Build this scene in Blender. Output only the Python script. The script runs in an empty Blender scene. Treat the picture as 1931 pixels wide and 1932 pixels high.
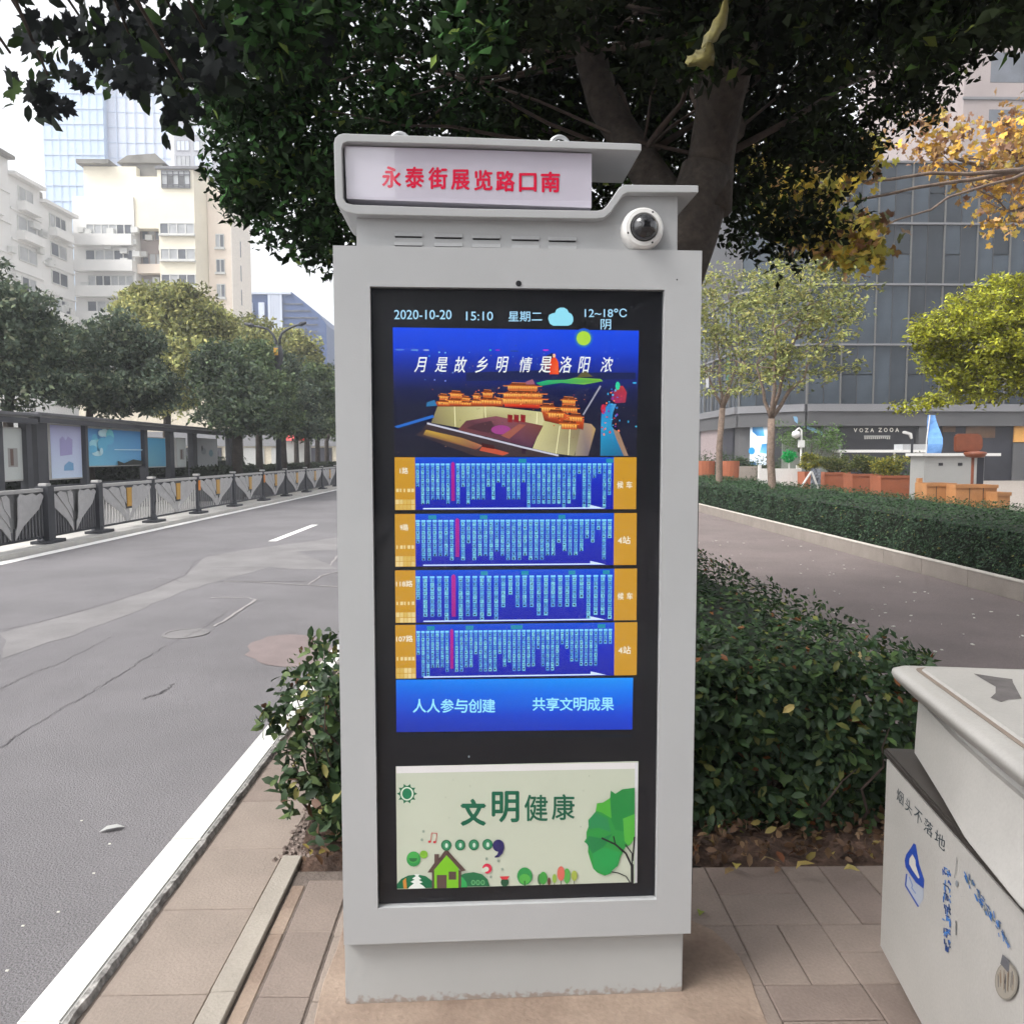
import bpy, bmesh, math, random
import numpy as np
from mathutils import Vector, Matrix, noise

random.seed(7)
RNG = np.random.default_rng(11)
R = math.radians
sc = bpy.context.scene
COL = sc.collection

# ------------------------------------------------------------------ camera, sky, sun, exposure
FPX, HZ, VX, EYE = 1500.0, 107.5, 935.0, 1.5      # focal length in 1931-px units, horizon offset, road vanishing x, eye height
PITCH = math.atan(HZ / FPX)
YAW = math.atan((965.5 - VX) / FPX)
EXPO = 1.47
cam_d = bpy.data.cameras.new('camera')
cam = bpy.data.objects.new('camera', cam_d)
COL.objects.link(cam)
cam.location = (0, 0, EYE)
cam.rotation_euler = (math.pi / 2 - PITCH, 0, -YAW)
cam_d.sensor_width = 36
cam_d.lens = 36 * FPX / 1931
cam_d.clip_start = 0.05
cam_d.clip_end = 3000
sc.camera = cam

W = bpy.data.worlds.new('World')
sc.world = W
W.use_nodes = True
nt = W.node_tree
nt.nodes.clear()
sky = nt.nodes.new('ShaderNodeTexSky')
sky.sky_type = 'NISHITA'
sky.sun_disc = False
sky.sun_elevation = R(52)
sky.sun_rotation = R(-118)
sky.air_density = 1.0
sky.dust_density = 3.0
sky.ozone_density = 1.0
hs = nt.nodes.new('ShaderNodeHueSaturation')
hs.inputs['Saturation'].default_value = 0.12
bg = nt.nodes.new('ShaderNodeBackground')
bg.inputs['Strength'].default_value = 0.15
wo = nt.nodes.new('ShaderNodeOutputWorld')
nt.links.new(sky.outputs[0], hs.inputs['Color'])
nt.links.new(hs.outputs[0], bg.inputs['Color'])
nt.links.new(bg.outputs[0], wo.inputs['Surface'])

sun_d = bpy.data.lights.new('sun', 'SUN')
sun_d.energy = 1.1
sun_d.angle = R(22)
sun_d.color = (1.0, 0.97, 0.92)
sun = bpy.data.objects.new('sun', sun_d)
COL.objects.link(sun)
# sun stands to the left and a little behind
sd = Vector((-math.sin(R(118)) * math.cos(R(52)), math.cos(R(118)) * math.cos(R(52)), math.sin(R(52))))
sun.rotation_euler = sd.to_track_quat('Z', 'Y').to_euler()

sc.view_settings.view_transform = 'Standard'
sc.view_settings.look = 'None'
sc.view_settings.gamma = 1
sc.view_settings.use_curve_mapping = False
sc.view_settings.exposure = EXPO
sc.render.engine = 'CYCLES'
sc.cycles.max_bounces = 5
sc.cycles.diffuse_bounces = 3
sc.cycles.glossy_bounces = 2
sc.cycles.transmission_bounces = 3
sc.cycles.transparent_max_bounces = 8
sc.cycles.use_adaptive_sampling = True
sc.cycles.adaptive_threshold = 0.03
sc.cycles.use_denoising = True

# ------------------------------------------------------------------ measuring helpers (photo pixels of the 1931-px frame -> places)
_F = np.array([math.sin(YAW) * math.cos(PITCH), math.cos(YAW) * math.cos(PITCH), -math.sin(PITCH)])
_R = np.array([math.cos(YAW), -math.sin(YAW), 0.0])
_U = np.cross(_R, _F)


def ray(px, py):
    return _F + _R * (px - 965.5) / FPX + _U * (966 - py) / FPX


def G(px, py, z=0.0):
    d = ray(px, py)
    return Vector((np.array([0, 0, EYE]) + d * ((z - EYE) / d[2])).tolist())


def A(px, py, Y):
    d = ray(px, py)
    return Vector((np.array([0, 0, EYE]) + d * (Y / d[1])).tolist())


def AX(px, py, X):
    d = ray(px, py)
    return Vector((np.array([0, 0, EYE]) + d * (X / d[0])).tolist())


def crop(ox, oy, w):
    return lambda x, y: ((ox + x * w / 1931.0) / 1.98809, (oy + y * w / 1931.0) / 1.98809)


# ------------------------------------------------------------------ materials
def lin(c):
    if isinstance(c, str):
        c = tuple(int(c[i:i + 2], 16) for i in (0, 2, 4))
    return tuple(((v / 255) / 12.92 if v / 255 <= 0.04045 else ((v / 255 + 0.055) / 1.055) ** 2.4) for v in c[:3])


def mat(name, col, rough=0.7, var=0.15, scale=6.0, bump=0.0, bscale=60.0, metal=0.0, spec=0.4, col2=None, fine=0.0, detail=6, coat=0.0):
    m = bpy.data.materials.new(name)
    m.use_nodes = True
    t = m.node_tree
    b = t.nodes['Principled BSDF']
    b.inputs['Roughness'].default_value = rough
    b.inputs['Metallic'].default_value = metal
    b.inputs['Specular IOR Level'].default_value = spec
    if coat:
        b.inputs['Coat Weight'].default_value = coat
        b.inputs['Coat Roughness'].default_value = 0.12
    tc = t.nodes.new('ShaderNodeTexCoord')
    n = t.nodes.new('ShaderNodeTexNoise')
    n.inputs['Scale'].default_value = scale
    n.inputs['Detail'].default_value = detail
    n.inputs['Roughness'].default_value = 0.6
    t.links.new(tc.outputs['Object'], n.inputs['Vector'])
    r = t.nodes.new('ShaderNodeValToRGB')
    r.color_ramp.elements[0].position = 0.3
    r.color_ramp.elements[1].position = 0.7
    c1 = tuple(max(0, v * (1 - var)) for v in col)
    c2 = tuple(min(1, v * (1 + var)) for v in (col2 or col))
    r.color_ramp.elements[0].color = (*c1, 1)
    r.color_ramp.elements[1].color = (*c2, 1)
    t.links.new(n.outputs['Fac'], r.inputs[0])
    src = r.outputs[0]
    if fine:
        n2 = t.nodes.new('ShaderNodeTexNoise')
        n2.inputs['Scale'].default_value = bscale
        n2.inputs['Detail'].default_value = 3
        t.links.new(tc.outputs['Object'], n2.inputs['Vector'])
        mr = t.nodes.new('ShaderNodeMapRange')
        mr.inputs[1].default_value = 0.3
        mr.inputs[2].default_value = 0.7
        mr.inputs[3].default_value = 1 - fine
        mr.inputs[4].default_value = 1 + fine
        t.links.new(n2.outputs['Fac'], mr.inputs[0])
        mx = t.nodes.new('ShaderNodeMix')
        mx.data_type = 'RGBA'
        mx.blend_type = 'MULTIPLY'
        mx.inputs[0].default_value = 1
        t.links.new(src, mx.inputs[6])
        t.links.new(mr.outputs[0], mx.inputs[7])
        src = mx.outputs[2]
    t.links.new(src, b.inputs['Base Color'])
    if bump:
        n3 = t.nodes.new('ShaderNodeTexNoise')
        n3.inputs['Scale'].default_value = bscale
        n3.inputs['Detail'].default_value = 4
        t.links.new(tc.outputs['Object'], n3.inputs['Vector'])
        bp = t.nodes.new('ShaderNodeBump')
        bp.inputs['Strength'].default_value = bump
        bp.inputs['Distance'].default_value = 0.01
        t.links.new(n3.outputs['Fac'], bp.inputs['Height'])
        t.links.new(bp.outputs[0], b.inputs['Normal'])
    return m


def mat_attr(name, rough=0.5, spec=0.3, transl=0.0, emit=0.0, gloss=True):
    m = bpy.data.materials.new(name)
    m.use_nodes = True
    t = m.node_tree
    b = t.nodes['Principled BSDF']
    a = t.nodes.new('ShaderNodeAttribute')
    a.attribute_name = 'Col'
    b.inputs['Roughness'].default_value = rough
    b.inputs['Specular IOR Level'].default_value = spec
    if emit:
        t.links.new(a.outputs['Color'], b.inputs['Emission Color'])
        b.inputs['Emission Strength'].default_value = emit
        b.inputs['Base Color'].default_value = (0.01, 0.01, 0.01, 1)
    else:
        t.links.new(a.outputs['Color'], b.inputs['Base Color'])
    if transl:
        tr = t.nodes.new('ShaderNodeBsdfTranslucent')
        mx = t.nodes.new('ShaderNodeMixShader')
        mx.inputs[0].default_value = transl
        t.links.new(a.outputs['Color'], tr.inputs['Color'])
        t.links.new(b.outputs[0], mx.inputs[1])
        t.links.new(tr.outputs[0], mx.inputs[2])
        t.links.new(mx.outputs[0], t.nodes['Material Output'].inputs['Surface'])
    return m


def mat_glasspane(name, tint=(1, 1, 1), ior=1.5, rough=0.01):
    m = bpy.data.materials.new(name)
    m.use_nodes = True
    t = m.node_tree
    t.nodes.remove(t.nodes['Principled BSDF'])
    tr = t.nodes.new('ShaderNodeBsdfTransparent')
    tr.inputs[0].default_value = (*tint, 1)
    gl = t.nodes.new('ShaderNodeBsdfGlossy')
    gl.inputs['Roughness'].default_value = rough
    fr = t.nodes.new('ShaderNodeFresnel')
    fr.inputs[0].default_value = ior
    mx = t.nodes.new('ShaderNodeMixShader')
    ge = t.nodes.new('ShaderNodeNewGeometry')
    ma = t.nodes.new('ShaderNodeMath')
    ma.operation = 'SUBTRACT'
    ma.inputs[0].default_value = 1
    mu = t.nodes.new('ShaderNodeMath')
    mu.operation = 'MULTIPLY'
    t.links.new(ge.outputs['Backfacing'], ma.inputs[1])
    t.links.new(ma.outputs[0], mu.inputs[0])
    t.links.new(fr.outputs[0], mu.inputs[1])
    t.links.new(mu.outputs[0], mx.inputs[0])
    t.links.new(tr.outputs[0], mx.inputs[1])
    t.links.new(gl.outputs[0], mx.inputs[2])
    t.links.new(mx.outputs[0], t.nodes['Material Output'].inputs['Surface'])
    return m


M = {}
M['asphalt'] = mat('asphalt', (0.150, 0.142, 0.147), 0.85, 0.16, 0.7, 0.8, 120, fine=0.26, detail=10)
M['path'] = mat('path_asphalt', (0.172, 0.140, 0.133), 0.85, 0.16, 0.9, 0.7, 120, fine=0.20, detail=10)
M['ground'] = mat('ground', (0.20, 0.19, 0.18), 0.9, 0.1, 0.3)
M['mortar'] = mat('mortar', (0.125, 0.10, 0.085), 0.95, 0.3, 9, 0.5, 90)
M['paver'] = mat('paver', (0.205, 0.163, 0.138), 0.85, 0.12, 3.5, 0.25, 110, fine=0.07)
M['paver2'] = mat('paver_pale', (0.245, 0.200, 0.168), 0.85, 0.12, 3.0, 0.25, 110, fine=0.07)
M['paver3'] = mat('paver_dark', (0.180, 0.140, 0.120), 0.85, 0.14, 4.0, 0.25, 110, fine=0.08)
M['edging'] = mat('edging_stone', (0.300, 0.268, 0.228), 0.85, 0.1, 4, 0.2, 110, fine=0.06)
M['cement'] = mat('cement', (0.205, 0.142, 0.108), 0.9, 0.2, 2.6, 0.3, 70, col2=(0.26, 0.20, 0.155), fine=0.08)
M['kerbwhite'] = mat('kerb_white_paint', (0.66, 0.645, 0.61), 0.8, 0.06, 5, 0.25, 60, fine=0.04)
M['kerbrough'] = mat('kerb_rough_stone', (0.30, 0.285, 0.27), 0.95, 0.5, 28, 1.0, 45, fine=0.4)
M['kerbgrey'] = mat('kerb_grey_stone', (0.27, 0.235, 0.205), 0.85, 0.12, 3, 0.3, 70, fine=0.08)
M['kerbtop'] = mat('kerb_pale_top', (0.50, 0.46, 0.41), 0.85, 0.12, 3, 0.3, 70, fine=0.05)
M['concrete'] = mat('concrete_strip', (0.50, 0.48, 0.45), 0.85, 0.12, 2, 0.2, 60, fine=0.06)
M['linewhite'] = mat('line_paint', (0.80, 0.78, 0.75), 0.7, 0.08, 14, 0.2, 90)
M['crack'] = mat('crack_tar', (0.095, 0.088, 0.091), 0.95, 0.3, 30)
M['patchpale'] = mat('patch_pale', (0.178, 0.169, 0.169), 0.9, 0.16, 1.6, 0.3, 120, fine=0.12)
M['patchpink'] = mat('patch_pink', (0.195, 0.155, 0.150), 0.9, 0.12, 3, 0.3, 120, fine=0.08)
M['soil'] = mat('soil', (0.070, 0.042, 0.030), 0.95, 0.5, 14, 1.0, 50, fine=0.3)
M['kiosk'] = mat('kiosk_paint', (0.405, 0.41, 0.415), 0.40, 0.045, 1.3, 0.05, 260, spec=0.4, fine=0.015)
M['kdark'] = mat('black_trim', (0.012, 0.012, 0.014), 0.4, 0.1, 5)
M['bezel'] = mat('black_bezel', (0.005, 0.006, 0.010), 0.5, 0.1, 5)
M['white'] = mat('white_plastic', (0.68, 0.67, 0.65), 0.35, 0.03, 5)
M['steel'] = mat('galvanised_steel', (0.55, 0.56, 0.57), 0.35, 0.1, 20, metal=0.8)
M['bark'] = mat('bark', (0.042, 0.033, 0.027), 0.95, 0.4, 7, 1.0, 30, fine=0.3)
M['barkpale'] = mat('bark_pale', (0.19, 0.140, 0.110), 0.95, 0.3, 7, 0.8, 30, fine=0.2)
M['twig'] = mat('twig', (0.055, 0.038, 0.030), 0.9, 0.3, 20)
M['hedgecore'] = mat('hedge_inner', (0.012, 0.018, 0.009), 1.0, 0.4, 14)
M['rail'] = mat('rail_dark_metal', (0.040, 0.042, 0.050), 0.5, 0.1, 8)
M['railpanel'] = mat('rail_panel', (.085, .085, .095), .6)
M['railpanel_pale'] = mat('rail_panel_grey', (.20, .20, .20), .6, .35, 3)
M['railpale'] = mat('rail_pale_bar', (0.42, 0.41, 0.40), 0.5, 0.08, 8)
M['ornament'] = mat('rail_silver_leaf', (0.44, 0.43, 0.43), 0.45, 0.1, 8)
M['orange'] = mat('orange_reflector', (0.72, 0.26, 0.03), 0.4, 0.05, 8)
M['amber'] = mat('amber_plate', (0.55, 0.30, 0.04), 0.4, 0.05, 8)
M['leaf'] = mat_attr('leaf', 0.55, 0.3, 0.22)
M['leaffar'] = mat_attr('leaf_far', 0.7, 0.15, 0.25)
M['leafdark'] = mat_attr('leaf_dark', 0.8, 0.04, 0.12)
M['print'] = mat_attr('flat_print', 0.5, 0.3)
M['screen'] = mat_attr('lit_screen', 0.4, 0.2, emit=1.12 / (2 ** EXPO))
M['pane'] = mat_glasspane('clear_pane', ior=1.42)
M['dome'] = mat('smoked_dome', (0.012, 0.012, 0.014), 0.04, 0.05, 5, spec=0.9)
M['resw'] = mat('wall_white', (0.72, 0.71, 0.69), 0.85, 0.05, 0.4)
M['resc'] = mat('wall_cream', (0.80, 0.74, 0.60), 0.85, 0.05, 0.4)
M['resp'] = mat('wall_peach', (0.76, 0.66, 0.56), 0.85, 0.05, 0.4)
M['resg'] = mat('wall_brown_grey', (0.34, 0.29, 0.27), 0.85, 0.1, 0.6)
M['roofgrey'] = mat('roof_grey', (0.20, 0.19, 0.17), 0.85, 0.25, 0.5)
M['win'] = mat('window_glass', (0.11, 0.12, 0.14), 0.25, 0.35, 0.35, spec=0.6)
M['winlight'] = mat('window_curtain', (0.40, 0.41, 0.42), 0.4, 0.2, 0.6)
M['frame'] = mat('window_frame', (0.60, 0.60, 0.58), 0.6, 0.05, 1)
M['framedark'] = mat('window_frame_dark', (0.10, 0.10, 0.11), 0.6, 0.05, 1)
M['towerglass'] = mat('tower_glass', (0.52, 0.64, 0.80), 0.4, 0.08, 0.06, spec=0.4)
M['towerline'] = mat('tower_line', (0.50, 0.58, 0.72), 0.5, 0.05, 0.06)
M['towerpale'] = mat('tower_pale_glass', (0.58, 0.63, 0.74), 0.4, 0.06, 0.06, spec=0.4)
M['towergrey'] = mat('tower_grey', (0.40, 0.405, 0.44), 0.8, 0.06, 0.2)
M['blueglass'] = mat('blue_glass', (0.07, 0.11, 0.23), 0.45, 0.15, 0.1, spec=0.3)
M['cw1'] = mat('curtain_wall_glass', (0.030, 0.038, 0.048), 0.22, 0.4, 0.5, spec=0.25)
M['cw2'] = mat('curtain_wall_glass_blue', (0.042, 0.055, 0.070), 0.24, 0.4, 0.5, spec=0.28)
M['cw3'] = mat('curtain_wall_glass_dark', (0.020, 0.026, 0.033), 0.18, 0.3, 0.5, spec=0.3)
M['cwgreen'] = mat('green_panel', (0.03, 0.12, 0.07), 0.5, 0.15, 0.5)
M['mullion'] = mat('mullion', (0.12, 0.118, 0.115), 0.5, 0.08, 1)
M['mulliondark'] = mat('mullion_dark', (0.05, 0.05, 0.055), 0.5, 0.08, 1)
M['fascia'] = mat('fascia_grey', (0.080, 0.080, 0.083), 0.7, 0.06, 0.6)
M['fasciatop'] = mat('fascia_pale', (0.17, 0.17, 0.18), 0.6, 0.06, 0.6)
M['signblack'] = mat('sign_black', (0.018, 0.018, 0.022), 0.5, 0.1, 1)
M['interior'] = mat('shop_interior', (0.020, 0.020, 0.028), 0.6, 0.5, 0.6)
M['interiorwarm'] = mat('shop_wood', (0.10, 0.055, 0.03), 0.6, 0.4, 1.0)
M['terracotta'] = mat('terracotta_planter', (0.33, 0.105, 0.050), 0.7, 0.1, 3, 0.1, 40)
M['woodor'] = mat('orange_wood', (0.40, 0.19, 0.075), 0.6, 0.16, 4, 0.1, 40)
M['orangeboard'] = mat('orange_board', (0.60, 0.30, 0.07), 0.6, 0.05, 1)
M['brownchair'] = mat('brown_leather', (0.20, 0.060, 0.030), 0.5, 0.1, 8)
M['shopwhite'] = mat('shop_white', (0.34, 0.34, 0.33), 0.6, 0.06, 1)
M['lamp'] = mat('lamp_metal', (0.035, 0.037, 0.045), 0.5, 0.1, 5)
M['paleWall'] = mat('pale_stone_wall', (0.33, 0.28, 0.27), 0.85, 0.08, 0.5)
M['shelterdark'] = mat('shelter_metal', (0.055, 0.056, 0.065), 0.5, 0.12, 2)
M['shelterroof'] = mat('shelter_roof', (0.13, 0.13, 0.14), 0.5, 0.12, 2)
M['bin'] = mat('bin_fibreglass', (0.335, 0.322, 0.303), 0.42, 0.06, 2.6, 0.05, 120, col2=(0.355, 0.34, 0.32), fine=0.04)
M['binrim'] = mat('bin_rubber_rim', (0.035, 0.030, 0.027), 0.45, 0.2, 12)
M['ash'] = mat('ash_tray_grey', (0.10, 0.09, 0.088), 0.8, 0.2, 30)
M['litter'] = mat('pale_leaf_litter', (0.62, 0.60, 0.54), 0.8, 0.1, 20)
M['fluffgreen'] = mat('green_tinsel', (0.01, 0.30, 0.08), 0.6, 0.3, 20)
M['bluebanner'] = mat('blue_banner', (0.07, 0.23, 0.75), 0.6, 0.25, 1.2, col2=(0.22, 0.45, 0.85))
M['red'] = mat('red_paint', (0.50, 0.03, 0.03), 0.5, 0.1, 4)
M['bluecloth'] = mat('blue_cloth', (0.03, 0.07, 0.28), 0.8, 0.2, 6)
M['people'] = mat('dark_cloth', (0.012, 0.012, 0.015), 0.8, 0.2, 6)


# ------------------------------------------------------------------ building helpers
def tag(o, label=None, cat=None, group=None, kind=None):
    if label:
        o['label'] = label
    if cat:
        o['category'] = cat
    if group:
        o['group'] = group
    if kind:
        o['kind'] = kind
    return o


def empty(name, loc=(0, 0, 0), rz=0.0):
    o = bpy.data.objects.new(name, None)
    o.empty_display_size = 0.2
    COL.objects.link(o)
    o.location = loc
    o.rotation_euler = (0, 0, rz)
    return o


def copy_tree(o, parent=None):
    kids = [c for c in bpy.data.objects if c.parent == o]
    c = o.copy()
    COL.objects.link(c)
    c.parent = parent
    for k in kids:
        copy_tree(k, c)
    return c


def dup(o, parent, loc, rz=None, sc_=None, m=None):
    c = o.copy()
    COL.objects.link(c)
    c.parent = parent
    c.location = loc
    if rz is not None:
        c.rotation_euler = (0, 0, rz)
    if sc_ is not None:
        c.scale = sc_
    return c


class MB:
    def __init__(s):
        s.v, s.f, s.m, s.i = [], [], [], 0

    def add(s, vs, fs):
        n = len(s.v)
        s.v += [tuple(v) for v in vs]
        s.f += [tuple(n + k for k in f) for f in fs]
        s.m += [s.i] * len(fs)
        return s

    def box(s, x0, x1, y0, y1, z0, z1, mtx=None):
        vs = [(x0, y0, z0), (x1, y0, z0), (x1, y1, z0), (x0, y1, z0), (x0, y0, z1), (x1, y0, z1), (x1, y1, z1), (x0, y1, z1)]
        if mtx is not None:
            vs = [tuple(mtx @ Vector(v)) for v in vs]
        return s.add(vs, [(0, 3, 2, 1), (4, 5, 6, 7), (0, 1, 5, 4), (1, 2, 6, 5), (2, 3, 7, 6), (3, 0, 4, 7)])

    def prism(s, pts, y0, y1):           # outline in x,z pushed along y
        n = len(pts)
        vs = [(p[0], y0, p[1]) for p in pts] + [(p[0], y1, p[1]) for p in pts]
        fs = [tuple(range(n)), tuple(range(2 * n - 1, n - 1, -1))]
        fs += [((i + 1) % n, i, n + i, n + (i + 1) % n) for i in range(n)]
        return s.add(vs, fs)

    def slab(s, pts, z0, z1):            # outline in x,y pushed along z
        n = len(pts)
        vs = [(p[0], p[1], z0) for p in pts] + [(p[0], p[1], z1) for p in pts]
        fs = [tuple(range(n - 1, -1, -1)), tuple(range(n, 2 * n))]
        fs += [(i, (i + 1) % n, n + (i + 1) % n, n + i) for i in range(n)]
        return s.add(vs, fs)

    def tube(s, pts, rad, n=8, cap=True):
        pts = [Vector(p) for p in pts]
        if not hasattr(rad, '__len__'):
            rad = [rad] * len(pts)
        base = len(s.v)
        up = None
        for i, p in enumerate(pts):
            d = (pts[min(i + 1, len(pts) - 1)] - pts[max(i - 1, 0)]).normalized()
            if up is None:
                up = d.orthogonal().normalized()
            up = (up - d * up.dot(d)).normalized()
            b = d.cross(up)
            for k in range(n):
                a = 2 * math.pi * k / n
                s.v.append(tuple(p + (up * math.cos(a) + b * math.sin(a)) * rad[i]))
        for i in range(len(pts) - 1):
            for k in range(n):
                a, b2 = base + i * n + k, base + i * n + (k + 1) % n
                s.f.append((a, b2, b2 + n, a + n))
                s.m.append(s.i)
        if cap:
            s.f.append(tuple(base + k for k in range(n - 1, -1, -1)))
            s.m.append(s.i)
            e = base + (len(pts) - 1) * n
            s.f.append(tuple(e + k for k in range(n)))
            s.m.append(s.i)
        return s

    def lathe(s, prof, n=24, mtx=None):   # prof [(r,z)]
        base = []
        for r, z in prof:
            for k in range(n):
                a = 2 * math.pi * k / n
                v = Vector((r * math.cos(a), r * math.sin(a), z))
                base.append(tuple(mtx @ v) if mtx is not None else tuple(v))
        fs = []
        for i in range(len(prof) - 1):
            for k in range(n):
                a, b = i * n + k, i * n + (k + 1) % n
                fs.append((a, b, b + n, a + n))
        fs.append(tuple(range(n - 1, -1, -1)))
        e = (len(prof) - 1) * n
        fs.append(tuple(e + k for k in range(n)))
        return s.add(base, fs)

    def mesh(s, name, mats, bevel=0.0, smooth=False, seg=2):
        me = bpy.data.meshes.new(name)
        me.from_pydata(s.v, [], s.f)
        for m in (mats if isinstance(mats, (list, tuple)) else [mats]):
            me.materials.append(m)
        me.polygons.foreach_set('material_index', s.m)
        bm = bmesh.new()
        bm.from_mesh(me)
        bmesh.ops.recalc_face_normals(bm, faces=bm.faces)
        if bevel:
            es = [e for e in bm.edges if len(e.link_faces) == 2 and e.calc_face_angle(0) > 0.6]
            bmesh.ops.bevel(bm, geom=es, offset=bevel, segments=seg, affect='EDGES', clamp_overlap=True)
        bm.to_mesh(me)
        bm.free()
        if smooth:
            me.polygons.foreach_set('use_smooth', [True] * len(me.polygons))
        return me

    def build(s, name, mats, parent=None, loc=(0, 0, 0), rz=0.0, bevel=0.0, smooth=False, seg=2):
        o = bpy.data.objects.new(name, s.mesh(name, mats, bevel, smooth, seg))
        COL.objects.link(o)
        o.parent = parent
        o.location = loc
        o.rotation_euler = (0, 0, rz)
        return o


def soft(o_, ang=35):
    me_ = o_.data
    me_.polygons.foreach_set('use_smooth', [True] * len(me_.polygons))
    me_.set_sharp_from_angle(angle=R(ang))
    return o_


def flat(name, pts, z, m, parent=None):
    me = bpy.data.meshes.new(name)
    me.from_pydata([(p[0], p[1], z) for p in pts], [], [tuple(range(len(pts)))])
    me.materials.append(m)
    me.update()
    if me.polygons[0].normal.z < 0:
        me.flip_normals()
    o = bpy.data.objects.new(name, me)
    COL.objects.link(o)
    o.parent = parent
    return o


# lettering: outlines of the built-in font as plain triangles, normalised to a 0..1 box
_tcache = {}


def glyphs(body, bold=0.0, shear=0.0):
    k = (body, bold, shear)
    if k in _tcache:
        return _tcache[k]
    cu = bpy.data.curves.new('lettering', 'FONT')
    cu.body = body
    cu.resolution_u = 3
    cu.offset = bold
    cu.shear = shear
    ob = bpy.data.objects.new('lettering', cu)
    COL.objects.link(ob)
    dg = bpy.context.evaluated_depsgraph_get()
    me = bpy.data.meshes.new_from_object(ob.evaluated_get(dg))
    me.calc_loop_triangles()
    v = np.array([p.co[:2] for p in me.vertices])
    t = [tuple(x.vertices) for x in me.loop_triangles]
    bpy.data.objects.remove(ob)
    bpy.data.curves.remove(cu)
    bpy.data.meshes.remove(me)
    if len(v):
        v = (v - v.min(0)) / np.maximum(v.max(0) - v.min(0), 1e-6)
    _tcache[k] = (v, t)
    return v, t


class Print:
    """flat colour print on an upright sheet facing -y: every shape a hair proud of the one below"""

    def __init__(s, conv, y=0.0, step=0.00003):
        s.conv, s.y, s.step = conv, y, step
        s.v, s.f, s.c, s.k = [], [], [], 0

    def tris(s, pts, faces, cols):
        n = len(s.v)
        s.k += 1
        yy = s.y - s.k * s.step
        s.v += [(p[0], yy, p[1]) for p in pts]
        s.f += [tuple(n + a for a in f) for f in faces]
        s.c += cols
        return s

    def poly(s, pts, col):
        q = [s.conv(*p) for p in pts]
        cs = [lin(c) for c in col] if isinstance(col, list) else [lin(col)] * len(q)
        area = sum(q[i][0] * q[(i + 1) % len(q)][1] - q[(i + 1) % len(q)][0] * q[i][1] for i in range(len(q)))
        idx = list(range(len(q)))
        if area < 0:
            idx.reverse()
        return s.tris(q, [tuple(idx)], cs)

    def ell(s, cx, cy, rx, ry=None, col=(255, 255, 255), n=20, a0=0, a1=360, rot=0):
        ry = ry or rx
        pts = []
        for i in range(n):
            a = R(a0 + (a1 - a0) * i / (n if a1 - a0 >= 360 else n - 1))
            x, y = rx * math.cos(a), ry * math.sin(a)
            c, q = math.cos(R(rot)), math.sin(R(rot))
            pts.append((cx + x * c - y * q, cy + x * q + y * c))
        return s.poly(pts, col)

    def rect(s, x0, y0, x1, y1, col):
        return s.poly([(x0, y0), (x1, y0), (x1, y1), (x0, y1)], col)

    def line(s, pts, w, col):
        for (x0, y0), (x1, y1) in zip(pts, pts[1:]):
            d = math.hypot(x1 - x0, y1 - y0) or 1
            nx, ny = -(y1 - y0) / d * w / 2, (x1 - x0) / d * w / 2
            s.poly([(x0 + nx, y0 + ny), (x1 + nx, y1 + ny), (x1 - nx, y1 - ny), (x0 - nx, y0 - ny)], col)
            s.k -= 1
        s.k += 1
        return s

    def text(s, body, x0, y0, x1, y1, col, bold=0.0, shear=0.0, slant=0.0):
        if bold:
            d = bold * (y1 - y0) * 1.3
            for ax, ay in ((-d, 0), (d, 0), (0, -d), (0, d)):
                s.text(body, x0 + ax, y0 + ay, x1 + ax, y1 + ay, col, 0, shear, slant)
        v, t = glyphs(body, 0.0, shear)
        if not len(v):
            return s
        pts = [s.conv(x0 + a * (x1 - x0), y1 - b * (y1 - y0) + slant * a) for a, b in v]
        return s.tris(pts, t, [lin(col)] * len(pts))

    def build(s, name, m, parent=None, loc=(0, 0, 0), rz=0.0):
        me = bpy.data.meshes.new(name)
        me.from_pydata(s.v, [], s.f)
        me.materials.append(m)
        at = me.color_attributes.new('Col', 'FLOAT_COLOR', 'POINT')
        at.data.foreach_set('color', np.array([(*c, 1.0) for c in s.c], dtype=np.float32).ravel())
        o = bpy.data.objects.new(name, me)
        COL.objects.link(o)
        o.parent = parent
        o.location = loc
        o.rotation_euler = (0, 0, rz)
        return o


# ------------------------------------------------------------------ foliage
def tmpl_oval(n=6, fold=0.18, wid=0.42):
    vs = [(0, 0, 0)]
    L = [(0.0, 0.0), (0.3, wid * .8), (0.62, wid * .85), (1.0, 0.0)]
    v = [(0, 0, 0), (0.35, 0.02, 0.03), (0.70, 0.0, 0.02), (1, 0, -0.06), (0.3, wid * .5, fold * .5), (0.68, wid * .5, fold * .45), (0.3, -wid * .5, fold * .5), (0.68, -wid * .5, fold * .45)]
    f = [(0, 1, 4), (4, 1, 5), (1, 2, 5), (2, 3, 5), (0, 6, 1), (6, 7, 1), (1, 7, 2), (2, 7, 3)]
    return np.array(v, float), np.array(f)


def tmpl_diamond(wid=0.5, fold=0.12):
    return np.array([(0, 0, 0), (0.45, wid / 2, fold), (1, 0, 0), (0.45, -wid / 2, fold)], float), np.array([(0, 2, 1), (0, 3, 2)])


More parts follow.
